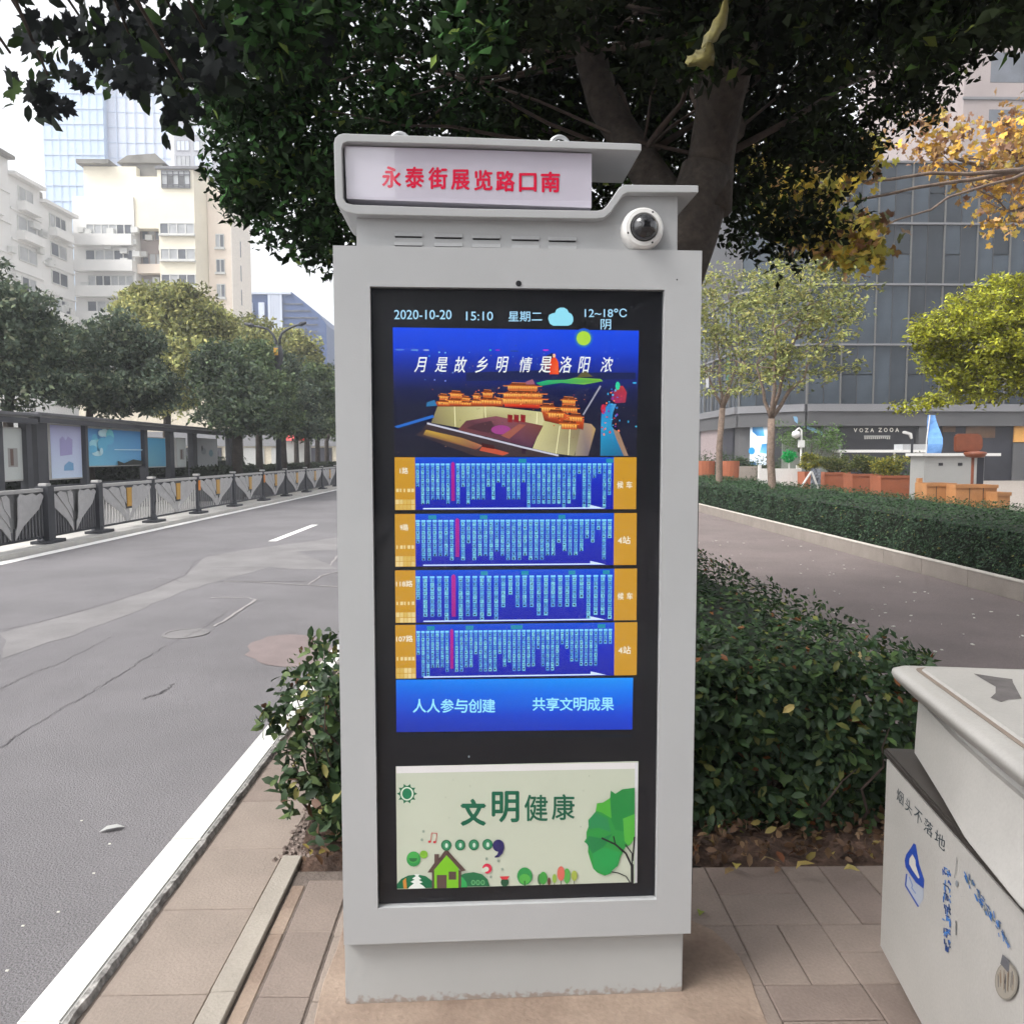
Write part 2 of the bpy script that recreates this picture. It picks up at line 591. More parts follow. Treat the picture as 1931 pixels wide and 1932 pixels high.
def tmpl_lobed():
    pts = []
    tips = [(-150, .55), (-105, .85), (-55, 1.0), (0, 1.15), (55, 1.0), (105, .85), (150, .55)]
    for i, (a, r) in enumerate(tips):
        pts.append((a, r))
        if i < len(tips) - 1:
            a2 = (a + tips[i + 1][0]) / 2
            pts.append((a - (a - a2) * .35, r * .74))
            pts.append((a - (a - a2) * .5, r * .83))
            pts.append((a2, .60))
            pts.append((a2 + (tips[i + 1][0] - a2) * .5, tips[i + 1][1] * .83))
            pts.append((a2 + (tips[i + 1][0] - a2) * .65, tips[i + 1][1] * .74))
    v = [(0, 0, 0)] + [(0.5 * r * math.cos(R(a)) + .0, 0.5 * r * math.sin(R(a)), 0.05 * math.cos(R(a * 3))) for a, r in pts]
    n = len(pts)
    f = [(0, i + 1, i + 2) for i in range(n - 1)]
    return np.array(v, float), np.array(f)


T_OVAL, T_DIA, T_LOB = tmpl_oval(), tmpl_diamond(), tmpl_lobed()


def leaves(name, pos, size, pal, tmpl=T_DIA, material=None, parent=None, up=0.35, normals=None, loc=(0, 0, 0), droop=0.0, vary=None):
    """pos Nx3, size N, pal list of (weight, (r,g,b)); one mesh of many small leaves"""
    pos = np.asarray(pos, float)
    N = len(pos)
    tv, tf = tmpl
    nv = len(tv)
    z = RNG.normal(size=(N, 3))
    z[:, 2] += up * 2.0
    if normals is not None:
        z = z * 0.55 + normals
    z /= np.linalg.norm(z, axis=1)[:, None] + 1e-9
    x = RNG.normal(size=(N, 3))
    x[:, 2] -= droop
    x -= z * (x * z).sum(1)[:, None]
    x /= np.linalg.norm(x, axis=1)[:, None] + 1e-9
    y = np.cross(z, x)
    size = np.asarray(size, float)[:, None, None] if hasattr(size, '__len__') else np.full((N, 1, 1), size)
    V = pos[:, None, :] + size * (tv[None, :, 0:1] * x[:, None, :] + tv[None, :, 1:2] * y[:, None, :] + tv[None, :, 2:3] * z[:, None, :])
    V = V.reshape(-1, 3)
    Fi = (tf[None] + (np.arange(N) * nv)[:, None, None]).reshape(-1, 3)
    me = bpy.data.meshes.new(name)
    me.vertices.add(len(V))
    me.vertices.foreach_set('co', V.astype(np.float32).ravel())
    me.loops.add(Fi.size)
    me.loops.foreach_set('vertex_index', Fi.astype(np.int32).ravel())
    me.polygons.add(len(Fi))
    me.polygons.foreach_set('loop_start', np.arange(0, Fi.size, 3, dtype=np.int32))
    me.polygons.foreach_set('loop_total', np.full(len(Fi), 3, dtype=np.int32))
    me.update(calc_edges=True)
    w = np.array([p[0] for p in pal], float)
    pick = RNG.choice(len(pal), N, p=w / w.sum())
    cols = np.array([p[1] for p in pal])[pick] * RNG.uniform(0.7, 1.3, (N, 1))
    if vary is not None:
        cols = cols * vary[:, None]
    c4 = np.ones((N, nv, 4), np.float32)
    c4[:, :, :3] = cols[:, None, :]
    at = me.color_attributes.new('Col', 'FLOAT_COLOR', 'POINT')
    at.data.foreach_set('color', c4.ravel())
    me.materials.append(material or M['leaf'])
    o = bpy.data.objects.new(name, me)
    COL.objects.link(o)
    o.parent = parent
    o.location = loc
    return o


def clumps(centres, radii, per, flat_=0.8):
    """leaf positions gathered round clump centres"""
    out = []
    for c, r, n in zip(centres, radii, per):
        d = RNG.normal(size=(int(n), 3))
        d /= np.linalg.norm(d, axis=1)[:, None]
        rr = RNG.uniform(0, 1, int(n)) ** 0.5
        p = d * (rr * r)[:, None]
        p[:, 2] *= flat_
        out.append(p + np.asarray(c))
    return np.vstack(out)


def crown_points(blobs, n_clump, per, rc, flat_=.8):
    """blobs: (centre, (rx,ry,rz)); clumps scattered mostly through the outer part of each blob"""
    vol = np.array([b[1][0] * b[1][1] * b[1][2] for b in blobs]) ** 0.7
    pick = RNG.choice(len(blobs), n_clump, p=vol / vol.sum())
    cs = []
    for i in pick:
        c, r = blobs[i]
        d = RNG.normal(size=3)
        d /= np.linalg.norm(d)
        cs.append(np.array(c) + d * np.array(r) * RNG.uniform(0.25, 1.0) ** 0.6)
    cs = np.array(cs)
    rad = RNG.uniform(0.6, 1.3, n_clump) * rc
    cnt = (RNG.uniform(0.4, 1.5, n_clump) * per).astype(int)
    return cs, clumps(cs, rad, cnt, flat_), np.repeat(RNG.uniform(.6, 1.55, n_clump), cnt)


def limb(mb, p0, p1, r0, r1, n=8, wob=0.06, seg=6):
    p0, p1 = Vector(p0), Vector(p1)
    L = (p1 - p0).length
    pts, rs = [], []
    for i in range(seg + 1):
        t = i / seg
        w = math.sin(t * math.pi) * wob * L
        pts.append(p0.lerp(p1, t) + Vector((random.uniform(-1, 1), random.uniform(-1, 1), random.uniform(-.4, .4))) * w * 0.6)
        rs.append(r0 + (r1 - r0) * t)
    mb.tube(pts, rs, n)
    return pts


def inpoly(x, y, P):
    c = False
    for i in range(len(P)):
        x0, y0 = P[i]
        x1, y1 = P[i - 1]
        if (y0 > y) != (y1 > y) and x < (x1 - x0) * (y - y0) / (y1 - y0) + x0:
            c = not c
    return c


# ================================================================== THE SETTING
ROADZ = -0.10
tag(flat('ground', [(-400, -60), (400, -60), (400, 700), (-400, 700)], -0.16, M['ground']), kind='structure')
tag(flat('road', [(-7.45, -20), (-1.255, -20), (-1.255, 400), (-7.45, 400)], ROADZ, M['asphalt']), kind='structure')
o = MB().box(1.86, 5.42, -20, 400, -0.15, -0.012).build('path', M['path'])
tag(o, kind='structure')
o = MB().box(8.3, 90, -20, 400, -0.15, 0.0).build('plaza', M['kerbgrey'])
tag(o, kind='structure')
o = MB().box(-8.35, -7.45, -20, 400, -0.15, -0.02).build('median_strip', M['concrete'], bevel=0.01)
tag(o, kind='structure')
o = MB().box(-60, -8.6, -20, 400, -0.15, -0.03).build('bus_lane_pavement', M['concrete'])
tag(o, kind='structure')
# soil of the planting bed between road pavement and path
SOILY = 2.80
me_pts = []
mb = MB()
nx, ny = 26, 60
for j in range(ny + 1):
    for i in range(nx + 1):
        x = -0.74 + (1.80 + 0.74) * i / nx
        y = SOILY + (30 - SOILY) * (j / ny) ** 2
        mb.v.append((x, y, -0.02 + 0.05 * noise.noise(Vector((x * 5, y * 5, 0))) + 0.05 * min(1, (y - SOILY) / 0.3)))
for j in range(ny):
    for i in range(nx):
        a = j * (nx + 1) + i
        mb.f.append((a, a + 1, a + nx + 2, a + nx + 1))
        mb.m.append(0)
tag(mb.build('soil_bed', M['soil'], smooth=True), kind='structure')
tag(MB().box(5.45, 8.3, -20, 400, -0.15, 0.02).build('far_soil_bed', M['soil']), kind='structure')

# white painted kerb with a broken inner edge, stone by stone
kerb = empty('kerb', (-1.2, 0, 0))
tag(kerb, kind='structure')
y = -1.0
while y < 60:
    L = 1.0 if y < 12 else 6.0
    mb = MB().box(-0.055, 0.062, y + 0.002, y + L - 0.002, -0.14, 0.022)
    mb.build('kerb_stone', M['kerbwhite'], kerb, bevel=0.006)
    y += L
mb = MB()
x0 = 0.064
ys = np.arange(-1.0, 14, 0.035)
prof = []
for yy in ys:
    w = 0.026 + 0.008 * noise.noise(Vector((yy * 9, 0, 0))) + 0.006 * noise.noise(Vector((yy * 31, 3, 0)))
    h = 0.010 + 0.007 * noise.noise(Vector((yy * 22, 7, 0)))
    prof.append((w, h))
for i, yy in enumerate(ys):
    w, h = prof[i]
    mb.v += [(x0, yy, 0.018), (x0 + w * .5, yy, h + 0.004), (x0 + w, yy, -0.02)]
for i in range(len(ys) - 1):
    a = i * 3
    mb.f += [(a, a + 1, a + 4, a + 3), (a + 1, a + 2, a + 5, a + 4)]
    mb.m += [0, 0]
mb.build('broken_edge', M['kerbrough'], kerb, smooth=False)

# pavement: recessed bed and single pavers
pav = empty('pavement', (0, 0, 0))
tag(pav, kind='structure')
MB().box(-1.137, -0.742, -1, 60, -0.15, -0.006).build('paver_bed', M['mortar'], pav)
MB().box(-0.742, 1.86, -1, SOILY - 0.005, -0.15, -0.0055).build('paver_bed', M['mortar'], pav)


def paver(x0, x1, y0, y1, m, dz=0.0, name='paver', gap=0.0018):
    cx, cy = (x0 + x1) / 2, (y0 + y1) / 2
    hx, hy = (x1 - x0) / 2 - gap, (y1 - y0) / 2 - gap
    j = lambda: random.uniform(-.0012, .0012)
    mb = MB()
    t = [random.uniform(-.0015, .0015) + dz for _ in range(4)]
    pts = [(-hx + j(), -hy + j()), (hx + j(), -hy + j()), (hx + j(), hy + j()), (-hx + j(), hy + j())]
    vs = [(p[0], p[1], -0.04) for p in pts] + [(p[0], p[1], t[i]) for i, p in enumerate(pts)]
    mb.add(vs, [(0, 3, 2, 1), (4, 5, 6, 7), (0, 1, 5, 4), (1, 2, 6, 5), (2, 3, 7, 6), (3, 0, 4, 7)])
    return mb.build(name, m, pav, (cx, cy, 0), bevel=0.003, seg=1)


XA0, XA1 = -1.105, -0.800
joints = [G(300, yy).y for yy in (1512.5, 1601, 1715, 1875)]
joints = [joints[3] - 0.36, joints[3], joints[2], joints[1], joints[0]]
while joints[-1] < 9:
    joints.append(joints[-1] + 0.36)
joints = [joints[0] - 0.36] + joints
for a, b in zip(joints, joints[1:]):
    paver(XA0, XA1, a, b, random.choice([M['paver2'], M['paver2'], M['paver']]), -0.001)
# raised narrow edging stones, the nearest one broken off
e1, e2 = G(430, 1877).y, G(550, 1618).y
for a, b in ((e1, e2), (e1 - 0.5, e1), (e1 - 1.0, e1 - 0.5)):
    paver(-0.797, -0.722, a, b, M['edging'], 0.012, 'edging_stone')
y = e2 + 0.42
while y < 9:
    paver(-0.797, -0.722, y, y + 0.5, M['edging'], 0.008, 'edging_stone')
    y += 0.5
# rubble where an edging stone is missing
mb = MB()
for i in range(420):
    x, yy, s_ = random.gauss(-0.75, .028), e2 + random.uniform(-0.02, 0.42), random.uniform(0.002, 0.009)
    mt = Matrix.Translation((x, yy, s_ * .3)) @ Matrix.Rotation(random.uniform(0, 3), 4, 'Z') @ Matrix.Rotation(random.uniform(0, 1), 4, 'X')
    mb.box(-s_, s_, -s_ * .8, s_ * .8, -s_ * .6, s_ * .6, mt)
tag(mb.build('rubble', M['paver3'], pav), kind='stuff')
# thin mortar strip pieces
y = e1 - 0.9
while y < 2.62:
    L = random.uniform(0.22, 0.5)
    paver(-0.716, -0.668, y, min(y + L, 2.7), M['cement'], -0.002, 'paver', 0.0015)
    y += L
jy = [G(600, yy).y for yy in (1879, 1757, 1660)]
jy = [jy[0] - 0.66, jy[0] - 0.33] + jy
for a, b in zip(jy, jy[1:]):
    paver(-0.662, -0.515, a, b, random.choice([M['paver'], M['paver2']]))
for a, b in zip(jy, jy[1:]):
    paver(-0.51, -0.365, a - 0.02, b - 0.02, M['paver2'])
# basket weave on the right of the kiosk, and ahead of it
XL = [-0.36 + 0.28 * i for i in range(4)] + [0.758 + 0.278 * i for i in range(4)]
YL = [2.717 + 0.08 - 0.29 * i for i in range(0, 8)]
YL = [SOILY - 0.012] + [2.717 - 0.288 * (i) for i in range(1, 9)]
for i in range(len(XL) - 1):
    for k in range(len(YL) - 1):
        x0, x1, y1, y0 = XL[i], XL[i + 1], YL[k], YL[k + 1]
        m = random.choice([M['paver'], M['paver'], M['paver3']])
        if (i + k) % 2 == 0:
            ym = (y0 + y1) / 2
            paver(x0, x1, y0, ym, m)
            paver(x0, x1, ym, y1, random.choice([M['paver'], M['paver3']]))
        else:
            xm = (x0 + x1) / 2
            paver(x0, xm, y0, y1, m)
            paver(xm, x1, y0, y1, random.choice([M['paver'], M['paver3']]))
# trowelled cement round the kiosk foot
D0 = G(965, 1886).y - 0.03
pts = []
for a in range(0, 360, 9):
    r = 1 + 0.10 * noise.noise(Vector((math.cos(R(a)) * 2, math.sin(R(a)) * 2, 4)))
    pts.append((0.06 + 0.66 * r * max(-0.83, min(1, 1.2 * math.cos(R(a)))), D0 + 0.02 + 0.55 * r * math.sin(R(a))))
mb = MB()
mb.slab(pts, -0.02, 0.0045)
mb.build('cement_apron', M['cement'], pav, bevel=0.003, seg=1)

# right hand raised kerb along the path
rk = empty('path_kerb', (5.44, 0, 0))
tag(rk, kind='structure')
y = -2.0
while y < 70:
    L = 1.0 if y < 30 else 5.0
    MB().box(0, 0.085, y + 0.003, y + L - 0.003, -0.14, 0.175).build('kerb_stone', M['kerbgrey'], rk, bevel=0.004, seg=1)
    MB().box(-0.006, 0.085, y + 0.003, y + L - 0.003, 0.176, 0.192).build('kerb_cap', M['kerbtop'], rk, bevel=0.003, seg=1)
    y += L

# road markings and wear
RZ = ROADZ + 0.004
marks = empty('road_marking', (0, 0, 0))
tag(marks, kind='structure')
flat('edge_line', [(-7.42, 3), (-7.20, 3), (-7.20, 120), (-7.42, 120)], RZ, M['linewhite'], marks)
for k in range(0, 6):
    a, b = G(510, 1021, RZ), G(600, 990, RZ)
    L = b.y - a.y
    yy = a.y + k * (L + 6.0)
    xx = -4.15
    flat('dash', [(xx - .075, yy), (xx + .075, yy), (xx + .075, yy + L), (xx - .075, yy + L)], RZ, M['linewhite'], marks)


def ribbon(name, pts, w, z, m, parent=None):
    L, Rr = [], []
    n = len(pts)
    for i in range(n):
        p = Vector(pts[i]).to_2d()
        d = (Vector(pts[min(i + 1, n - 1)]).to_2d() - Vector(pts[max(i - 1, 0)]).to_2d())
        d = d.normalized() if d.length > 1e-6 else Vector((1, 0))
        q = Vector((-d.y, d.x)) * w * random.uniform(.5, 1.3) / 2
        L.append(p + q)
        Rr.append(p - q)
    me = bpy.data.meshes.new(name)
    me.from_pydata([(p.x, p.y, z) for p in L + Rr], [], [(i, i + 1, n + i + 1, n + i) for i in range(n - 1)])
    me.materials.append(m)
    o = bpy.data.objects.new(name, me)
    COL.objects.link(o)
    o.parent = parent
    return o


wear = empty('road_wear', (0, 0, 0))
tag(wear, kind='structure')


def gpts(lst, z=ROADZ, sub=5, jit=0.012):
    out = []
    for (a, b) in zip(lst, lst[1:]):
        for k in range(sub):
            t = k / sub
            p = G(a[0] + (b[0] - a[0]) * t, a[1] + (b[1] - a[1]) * t, z)
            out.append((p.x + random.uniform(-jit, jit), p.y + random.uniform(-jit, jit) * 2))
    p = G(*lst[-1], z)
    out.append((p.x, p.y))
    return out


c4c = crop(0, 1900, 1350)
for L, w in (([(0, 1300), (170, 1180), (390, 1055), (520, 975), (700, 870), (800, 800), (960, 715), (1060, 670), (1215, 568)], .012),
             ([(0, 980), (160, 900), (330, 840), (600, 700)], .010),
             ([(770, 1030), (850, 1008), (900, 985), (922, 955)], .018),
             ([(0, 665), (200, 625), (450, 555), (600, 512), (820, 445), (1000, 365), (1040, 300), (1100, 275)], .014),
             ([(860, 385), (1010, 408)], .02), ([(1180, 400), (1640, 405)], .035), ([(1060, 330), (1430, 325)], .02)):
    ribbon('crack', gpts([c4c(*p) for p in L], sub=9, jit=.016), w * .62, RZ + (0.001 if w > .02 else 0.0), M['crack'], wear)
pp = [c4c(*p) for p in [(1100, 275), (1300, 235), (1560, 200), (1815, 165), (1815, 230), (1600, 240), (1815, 340), (1430, 328), (1180, 400), (1000, 450), (820, 520), (640, 600), (400, 690), (0, 820), (0, 680), (450, 560), (820, 450), (1000, 370)]]
flat('worn_patch', gpts(pp, sub=3, jit=0.03), RZ - 0.002, M['patchpale'], wear)
pk = []
for a in range(0, 360, 15):
    x, yq = 1560 + 235 * math.cos(R(a)) * (1 + .1 * math.sin(a)), 775 + 88 * math.sin(R(a))
    g = G(*c4c(x, yq), ROADZ)
    pk.append((g.x, g.y))
flat('mended_patch', pk, RZ - 0.001, M['patchpink'], wear)
for L in ([(1200, 402), (1500, 412), (1815, 432)], [(1650, 420), (1720, 375), (1815, 350)], [(1770, 318), (1815, 262)], [(1130, 490), (1330, 490), (1370, 505), (1240, 590), (1150, 645)]):
    ribbon('pale_seam', gpts([c4c(*p) for p in L]), .03, RZ + 0.002, mat('pale_seam', (0.27, 0.25, 0.245), .9), wear)
g = G(*c4c(998, 682), ROADZ)
mh = MB().lathe([(0.20, 0.0), (0.20, 0.006), (0.17, 0.007), (0.168, 0.003), (0.0, 0.003)], 28).build('manhole_cover', M['patchpale'], None, (g.x, g.y, ROADZ + 0.001))
tag(mh, 'small round grey manhole cover set in the road asphalt', 'manhole cover')

# pale leaf and bits on the road
g = G(*crop(0, 2900, 1350)(722, 292), ROADZ)
tag(leaves('fallen_leaf', [(0, 0, 0.006)], [0.10], [(1, (0.62, 0.62, 0.60))], T_OVAL, None, None, up=8, loc=(g.x - .04, g.y, ROADZ)), 'white crumpled leaf lying alone on the dark road near the kerb', 'leaf')
mb = MB()
for px, py in [(505, 538), (315, 745), (125, 820), (440, 255), (590, 380), (40, 1060)]:
    g = G(*crop(0, 2900, 1350)(px, py), ROADZ)
    mb.box(g.x - .004, g.x + .005, g.y - .003, g.y + .003, ROADZ, ROADZ + .003)
for i in range(120):
    p = (random.uniform(2.2, 5.3), random.uniform(3.6, 14))
    s_ = random.uniform(.004, .017)
    mt = Matrix.Translation((p[0], p[1], -0.010)) @ Matrix.Rotation(random.uniform(0, 3), 4, 'Z')
    mb.box(-s_, s_, -s_ * .6, s_ * .6, -.002, .004, mt)
tag(mb.build('litter_specks', M['litter']), kind='stuff')

# ================================================================== KIOSK
TH = R(2.0)
kio = empty('information_kiosk', (0, D0, 0), TH)
tag(kio, 'tall grey bus information kiosk with a lit blue timetable screen and green poster', 'information kiosk')
ROT = Matrix.Rotation(-TH, 3, 'Z')


def K(px, py, v=0.0):
    """photo pixel -> (u, z) on the kiosk's upright plane v metres behind its front face"""
    d = ROT @ Vector(ray(px, py))
    o_ = ROT @ (Vector((0, 0, EYE)) - Vector((0, D0, 0)))
    t = (v - o_.y) / d.y
    return (o_.x + d.x * t, o_.z + d.z * t)


c3, c4, c5, c6, c7 = crop(1200, 400, 1500), crop(1350, 1050, 1200), crop(1400, 1680, 1100), crop(1400, 2280, 1100), crop(1400, 2800, 1100)
UL, UR = -0.408, 0.532
ZB, ZT = 0.192, 2.025
gL, gR, gB, gT = -0.317, 0.436, 0.291, 1.925
mk = M['kiosk']
# dirt speckle at the foot of the base
basem = mat('kiosk_base_paint', (0.40, 0.405, 0.40), 0.5, 0.03, 3, 0.05, 300)
t = basem.node_tree
b = t.nodes['Principled BSDF']
src = b.inputs['Base Color'].links[0].from_socket
tc = t.nodes.new('ShaderNodeTexCoord')
sx = t.nodes.new('ShaderNodeSeparateXYZ')
t.links.new(tc.outputs['Object'], sx.inputs[0])
nn = t.nodes.new('ShaderNodeTexNoise')
nn.inputs['Scale'].default_value = 60
nn.inputs['Detail'].default_value = 6
t.links.new(tc.outputs['Object'], nn.inputs['Vector'])
m1 = t.nodes.new('ShaderNodeMapRange')
m1.inputs[1].default_value = 0.0
m1.inputs[2].default_value = 0.045
m1.inputs[3].default_value = 0.36
m1.inputs[4].default_value = -0.15
t.links.new(sx.outputs['Z'], m1.inputs[0])
ad = t.nodes.new('ShaderNodeMath')
t.links.new(m1.outputs[0], ad.inputs[0])
t.links.new(nn.outputs['Fac'], ad.inputs[1])
m2 = t.nodes.new('ShaderNodeMapRange')
m2.inputs[1].default_value = 0.60
m2.inputs[2].default_value = 0.78
t.links.new(ad.outputs[0], m2.inputs[0])
mx = t.nodes.new('ShaderNodeMix')
mx.data_type = 'RGBA'
t.links.new(m2.outputs[0], mx.inputs[0])
t.links.new(src, mx.inputs[6])
mx.inputs[7].default_value = (0.29, 0.245, 0.215, 1)
t.links.new(mx.outputs[2], b.inputs['Base Color'])

MB().box(-0.411, 0.520, 0.03, 0.26, 0.002, ZB).build('base_plinth', basem, kio, bevel=0.003)
# cabinet: front frame with an opening, sides and back
mb = MB()
mb.box(UL, gL, 0, 0.26, ZB, ZT)
mb.box(gR, UR, 0, 0.26, ZB, ZT)
mb.box(gL, gR, 0, 0.26, gT, ZT)
mb.box(gL, gR, 0, 0.26, ZB, gB)
o = mb.build('cabinet', mk, kio)
bm = bmesh.new()
bm.from_mesh(o.data)
bmesh.ops.remove_doubles(bm, verts=bm.verts, dist=1e-5)
kill = []
for f in bm.faces:
    c = f.calc_center_median()
    if abs(f.normal.x) > .9 and (abs(c.x - gL) < 1e-4 or abs(c.x - gR) < 1e-4) and (c.z > gT or c.z < gB):
        kill.append(f)
bmesh.ops.delete(bm, geom=list(set(kill)), context='FACES_ONLY')
bm.to_mesh(o.data)
bm.free()
MB().box(UL + .004, UR + .004, 0.262, 0.275, ZB, ZT - .003).build('rear_door', M['kdark'], kio)
MB().box(UR + .004, 0.606, 0.245, 0.275, ZB, 1.40).build('rear_door_edge', M['kdark'], kio)
MB().box(gL + .001, gR - .001, 0.020, 0.05, gB + .001, gT - .001).build('bezel', M['bezel'], kio)
MB().box(gL + .002, gR - .002, 0.007, 0.0105, gB + .002, gT - .002).build('front_glass', M['pane'], kio)
# camera hole
u, z = K(*c3(958, 855))
mt = Matrix.Translation((u, -0.0005, z)) @ Matrix.Rotation(math.pi / 2, 4, 'X')
MB().lathe([(0.0075, 0), (0.0075, 0.0006), (0.006, 0.0008)], 16, mt).build('sensor_hole', M['kdark'], kio)
u, z = K(*c3(1722, 836))
MB().lathe([(0.0022, 0), (0.002, 0.0006)], 8, Matrix.Translation((u, 0, z)) @ Matrix.Rotation(math.pi / 2, 4, 'X')).build('screw', M['kdark'], kio)

# ---- upper box below the hood
V1 = 0.03
P1 = [K(*c3(*p), V1) for p in [(178, 520), (1352, 541), (1400, 510), (1462, 428), (1727, 428), (1724, 712), (176, 690)]]
zt0 = ZT - 0.012
P1[-1] = (P1[-1][0], zt0)
P1[-2] = (P1[-2][0], zt0)
P1 = [(a, b_ + 0.004) if i < 5 else (a, b_) for i, (a, b_) in enumerate(P1)]
MB().prism(P1, V1, 0.24).build('upper_box', mk, kio, bevel=0.002)
# ---- hood: a bent sheet wrapping the name panel
outer = [(1550, 180), (700, 148), (112, 130), (90, 136), (73, 152), (67, 178), (74, 440), (82, 470), (100, 492), (125, 508), (180, 520), (700, 532), (1330, 542), (1372, 536), (1402, 510), (1462, 426), (1484, 414), (1825, 415)]
inner = [(1825, 381), (1470, 377), (1444, 390), (1384, 478), (1364, 497), (1335, 503), (700, 492), (160, 474), (128, 466), (112, 444), (105, 200), (112, 178), (134, 169), (700, 184), (1550, 213)]
PH = [K(*c3(*p)) for p in outer + inner]
mb = MB()
n = len(PH)
V0, VB = 0.0, 0.245
vs = [(p[0], V0, p[1]) for p in PH] + [(p[0], VB, p[1]) for p in PH]
fs = []
pairs = []
no, ni = len(outer), len(inner)
# front and back faces as a strip between outer and inner lines (matched by length)


def resample(P, k):
    d = [0]
    for a, b_ in zip(P, P[1:]):
        d.append(d[-1] + math.dist(a, b_))
    out = []
    for i in range(k):
        t_ = d[-1] * i / (k - 1)
        j = max(q for q in range(len(d) - 1) if d[q] <= t_ + 1e-9)
        s_ = (t_ - d[j]) / (d[j + 1] - d[j])
        out.append((P[j][0] + (P[j + 1][0] - P[j][0]) * s_, P[j][1] + (P[j + 1][1] - P[j][1]) * s_))
    return out


outP, inP = [K(*c3(*p)) for p in outer], [K(*c3(*p)) for p in inner[::-1]]
match = [(0, 0), (1, 1), (2, 2), (3, 2), (4, 3), (5, 4), (6, 5), (7, 6), (8, 6), (9, 6), (10, 7), (11, 8), (12, 9), (13, 10), (14, 11), (15, 12), (16, 13), (17, 14)]
mb = MB()
for a, b_ in match:
    mb.v += [(outP[a][0], V0, outP[a][1]), (inP[b_][0], V0, inP[b_][1]), (outP[a][0], VB, outP[a][1]), (inP[b_][0], VB, inP[b_][1])]
for i in range(len(match) - 1):
    a, c = i * 4, (i + 1) * 4
    for q in ((a, a + 1, c + 1, c), (a + 2, c + 2, c + 3, a + 3), (a, c, c + 2, a + 2), (a + 1, a + 3, c + 3, c + 1)):
        mb.f.append(q)
        mb.m.append(0)
e = (len(match) - 1) * 4
mb.f += [(0, 2, 3, 1), (e, e + 1, e + 3, e + 2)]
mb.m += [0, 0]
hood = mb.build('hood', mk, kio)
bm = bmesh.new()
bm.from_mesh(hood.data)
bmesh.ops.remove_doubles(bm, verts=bm.verts, dist=1e-5)
es = [e_ for e_ in bm.edges if len(e_.link_faces) == 2 and e_.calc_face_angle(0) > 1.0]
bmesh.ops.bevel(bm, geom=es, offset=0.0015, segments=1, affect='EDGES')
bm.to_mesh(hood.data)
bm.free()

# ---- name panel box inside the hood
VP = 0.022
p4 = [K(*c3(*p), VP) for p in [(112, 182), (1311, 216), (1309, 497), (116, 462)]]
u0 = p4[0][0] + 0.003
u1 = p4[1][0]
zt_, zb_ = p4[0][1] - .004, p4[2][1] + .004
MB().prism([(u0, zt_), (u1, zt_ - 0.006), (u1, zb_), (u0 + .004, zb_ + .012)], VP, 0.20).build('name_panel', mat('name_panel_acrylic', (0.60, 0.565, 0.65), 0.12, 0.02, 3, spec=0.6), kio)
pr = Print(lambda x, y: K(*c3(x, y), VP - .0005), VP - .0005)
RED = (225, 0, 62)
boxes = [('永', 302, 291, 390, 390), ('泰', 413, 293, 501, 392), ('街', 525, 296, 612, 397), ('展', 634, 307, 720, 401), ('览', 745, 309, 830, 404), ('路', 850, 313, 938, 409), ('口', 962, 324, 1042, 410), ('南', 1067, 318, 1155, 413)]
for ch, a, b_, c, d in boxes:
    pr.text(ch, a, b_, c, d, RED, 0.022)
pr.build('name_lettering', M['print'], kio)

MB().box(u0 + .006, u1 - .002, VP - .012, VP - .009, zb_ + .014, zt_ - .007).build('sign_cover', mat_glasspane('sign_cover', ior=1.7), kio)
# ---- vents
for i, x0 in enumerate((363, 555, 738, 926, 1104)):
    for k in (0, 1):
        ya = 626 + i * 5.2 + k * (45 - i * .6)
        a, c = K(*c3(x0, ya), V1), K(*c3(x0 + 129, ya + 3), V1)
        z = (a[1] + c[1]) / 2
        mb = MB().prism([(a[0], z), (c[0], z), (c[0], z - .0035), (a[0], z - .0035)], V1 - .0012, V1 + .002)
        s_ = mb.build('vent_slot', M['kdark'], kio)
        mb = MB().prism([(a[0] - .002, z + .0095), (c[0] + .002, z + .0095), (c[0] + .002, z), (a[0] - .002, z)], V1 - .005, V1 + .001)
        mb.v = [(vx, vy if vz < z + .005 else V1 - .0003, vz) for vx, vy, vz in mb.v]
        mb.build('louvre', mk, s_)
# ---- dome camera
cu_, cz_ = K(*c3(1562, 584), V1 - .04)
mt = Matrix.Translation((cu_, V1 - .0005, cz_)) @ Matrix.Rotation(math.pi / 2, 4, 'X')
rr = abs(K(*c3(1660, 584), V1 - .04)[0] - cu_)
dc = MB().lathe([(rr * 1.02, 0), (rr * 1.03, .022), (rr * .98, .034), (rr * .88, .042), (rr * .70, .043), (rr * .68, .038)], 40, mt).build('dome_camera', M['white'], kio, smooth=False)
dome = [(rr * .67 * math.cos(R(a)), .036 + rr * .67 * math.sin(R(a)) * .95) for a in range(0, 90, 9)] + [(0.0005, .036 + rr * .67 * .95)]
MB().lathe(dome, 32, mt).build('smoked_dome', M['dome'], dc, smooth=True)
for a in (60, 200, 300):
    mt2 = mt @ Matrix.Translation((rr * .83 * math.cos(R(a)), rr * .83 * math.sin(R(a)), .0415))
    MB().lathe([(.0028, 0), (.0028, .001)], 8, mt2).build('screw', M['kdark'], dc)
# ---- lifting eyes
zr = outP[1][1]
for pxx in (754, 1055):
    u, z = K(pxx, 258, 0.10)
    pts = [(u + .024 * math.cos(R(a)), 0.10, zr + .021 + .024 * math.sin(R(a))) for a in range(0, 361, 20)]
    MB().tube(pts, .0055, 8, cap=False).build('lifting_eye', M['steel'], kio, smooth=True)

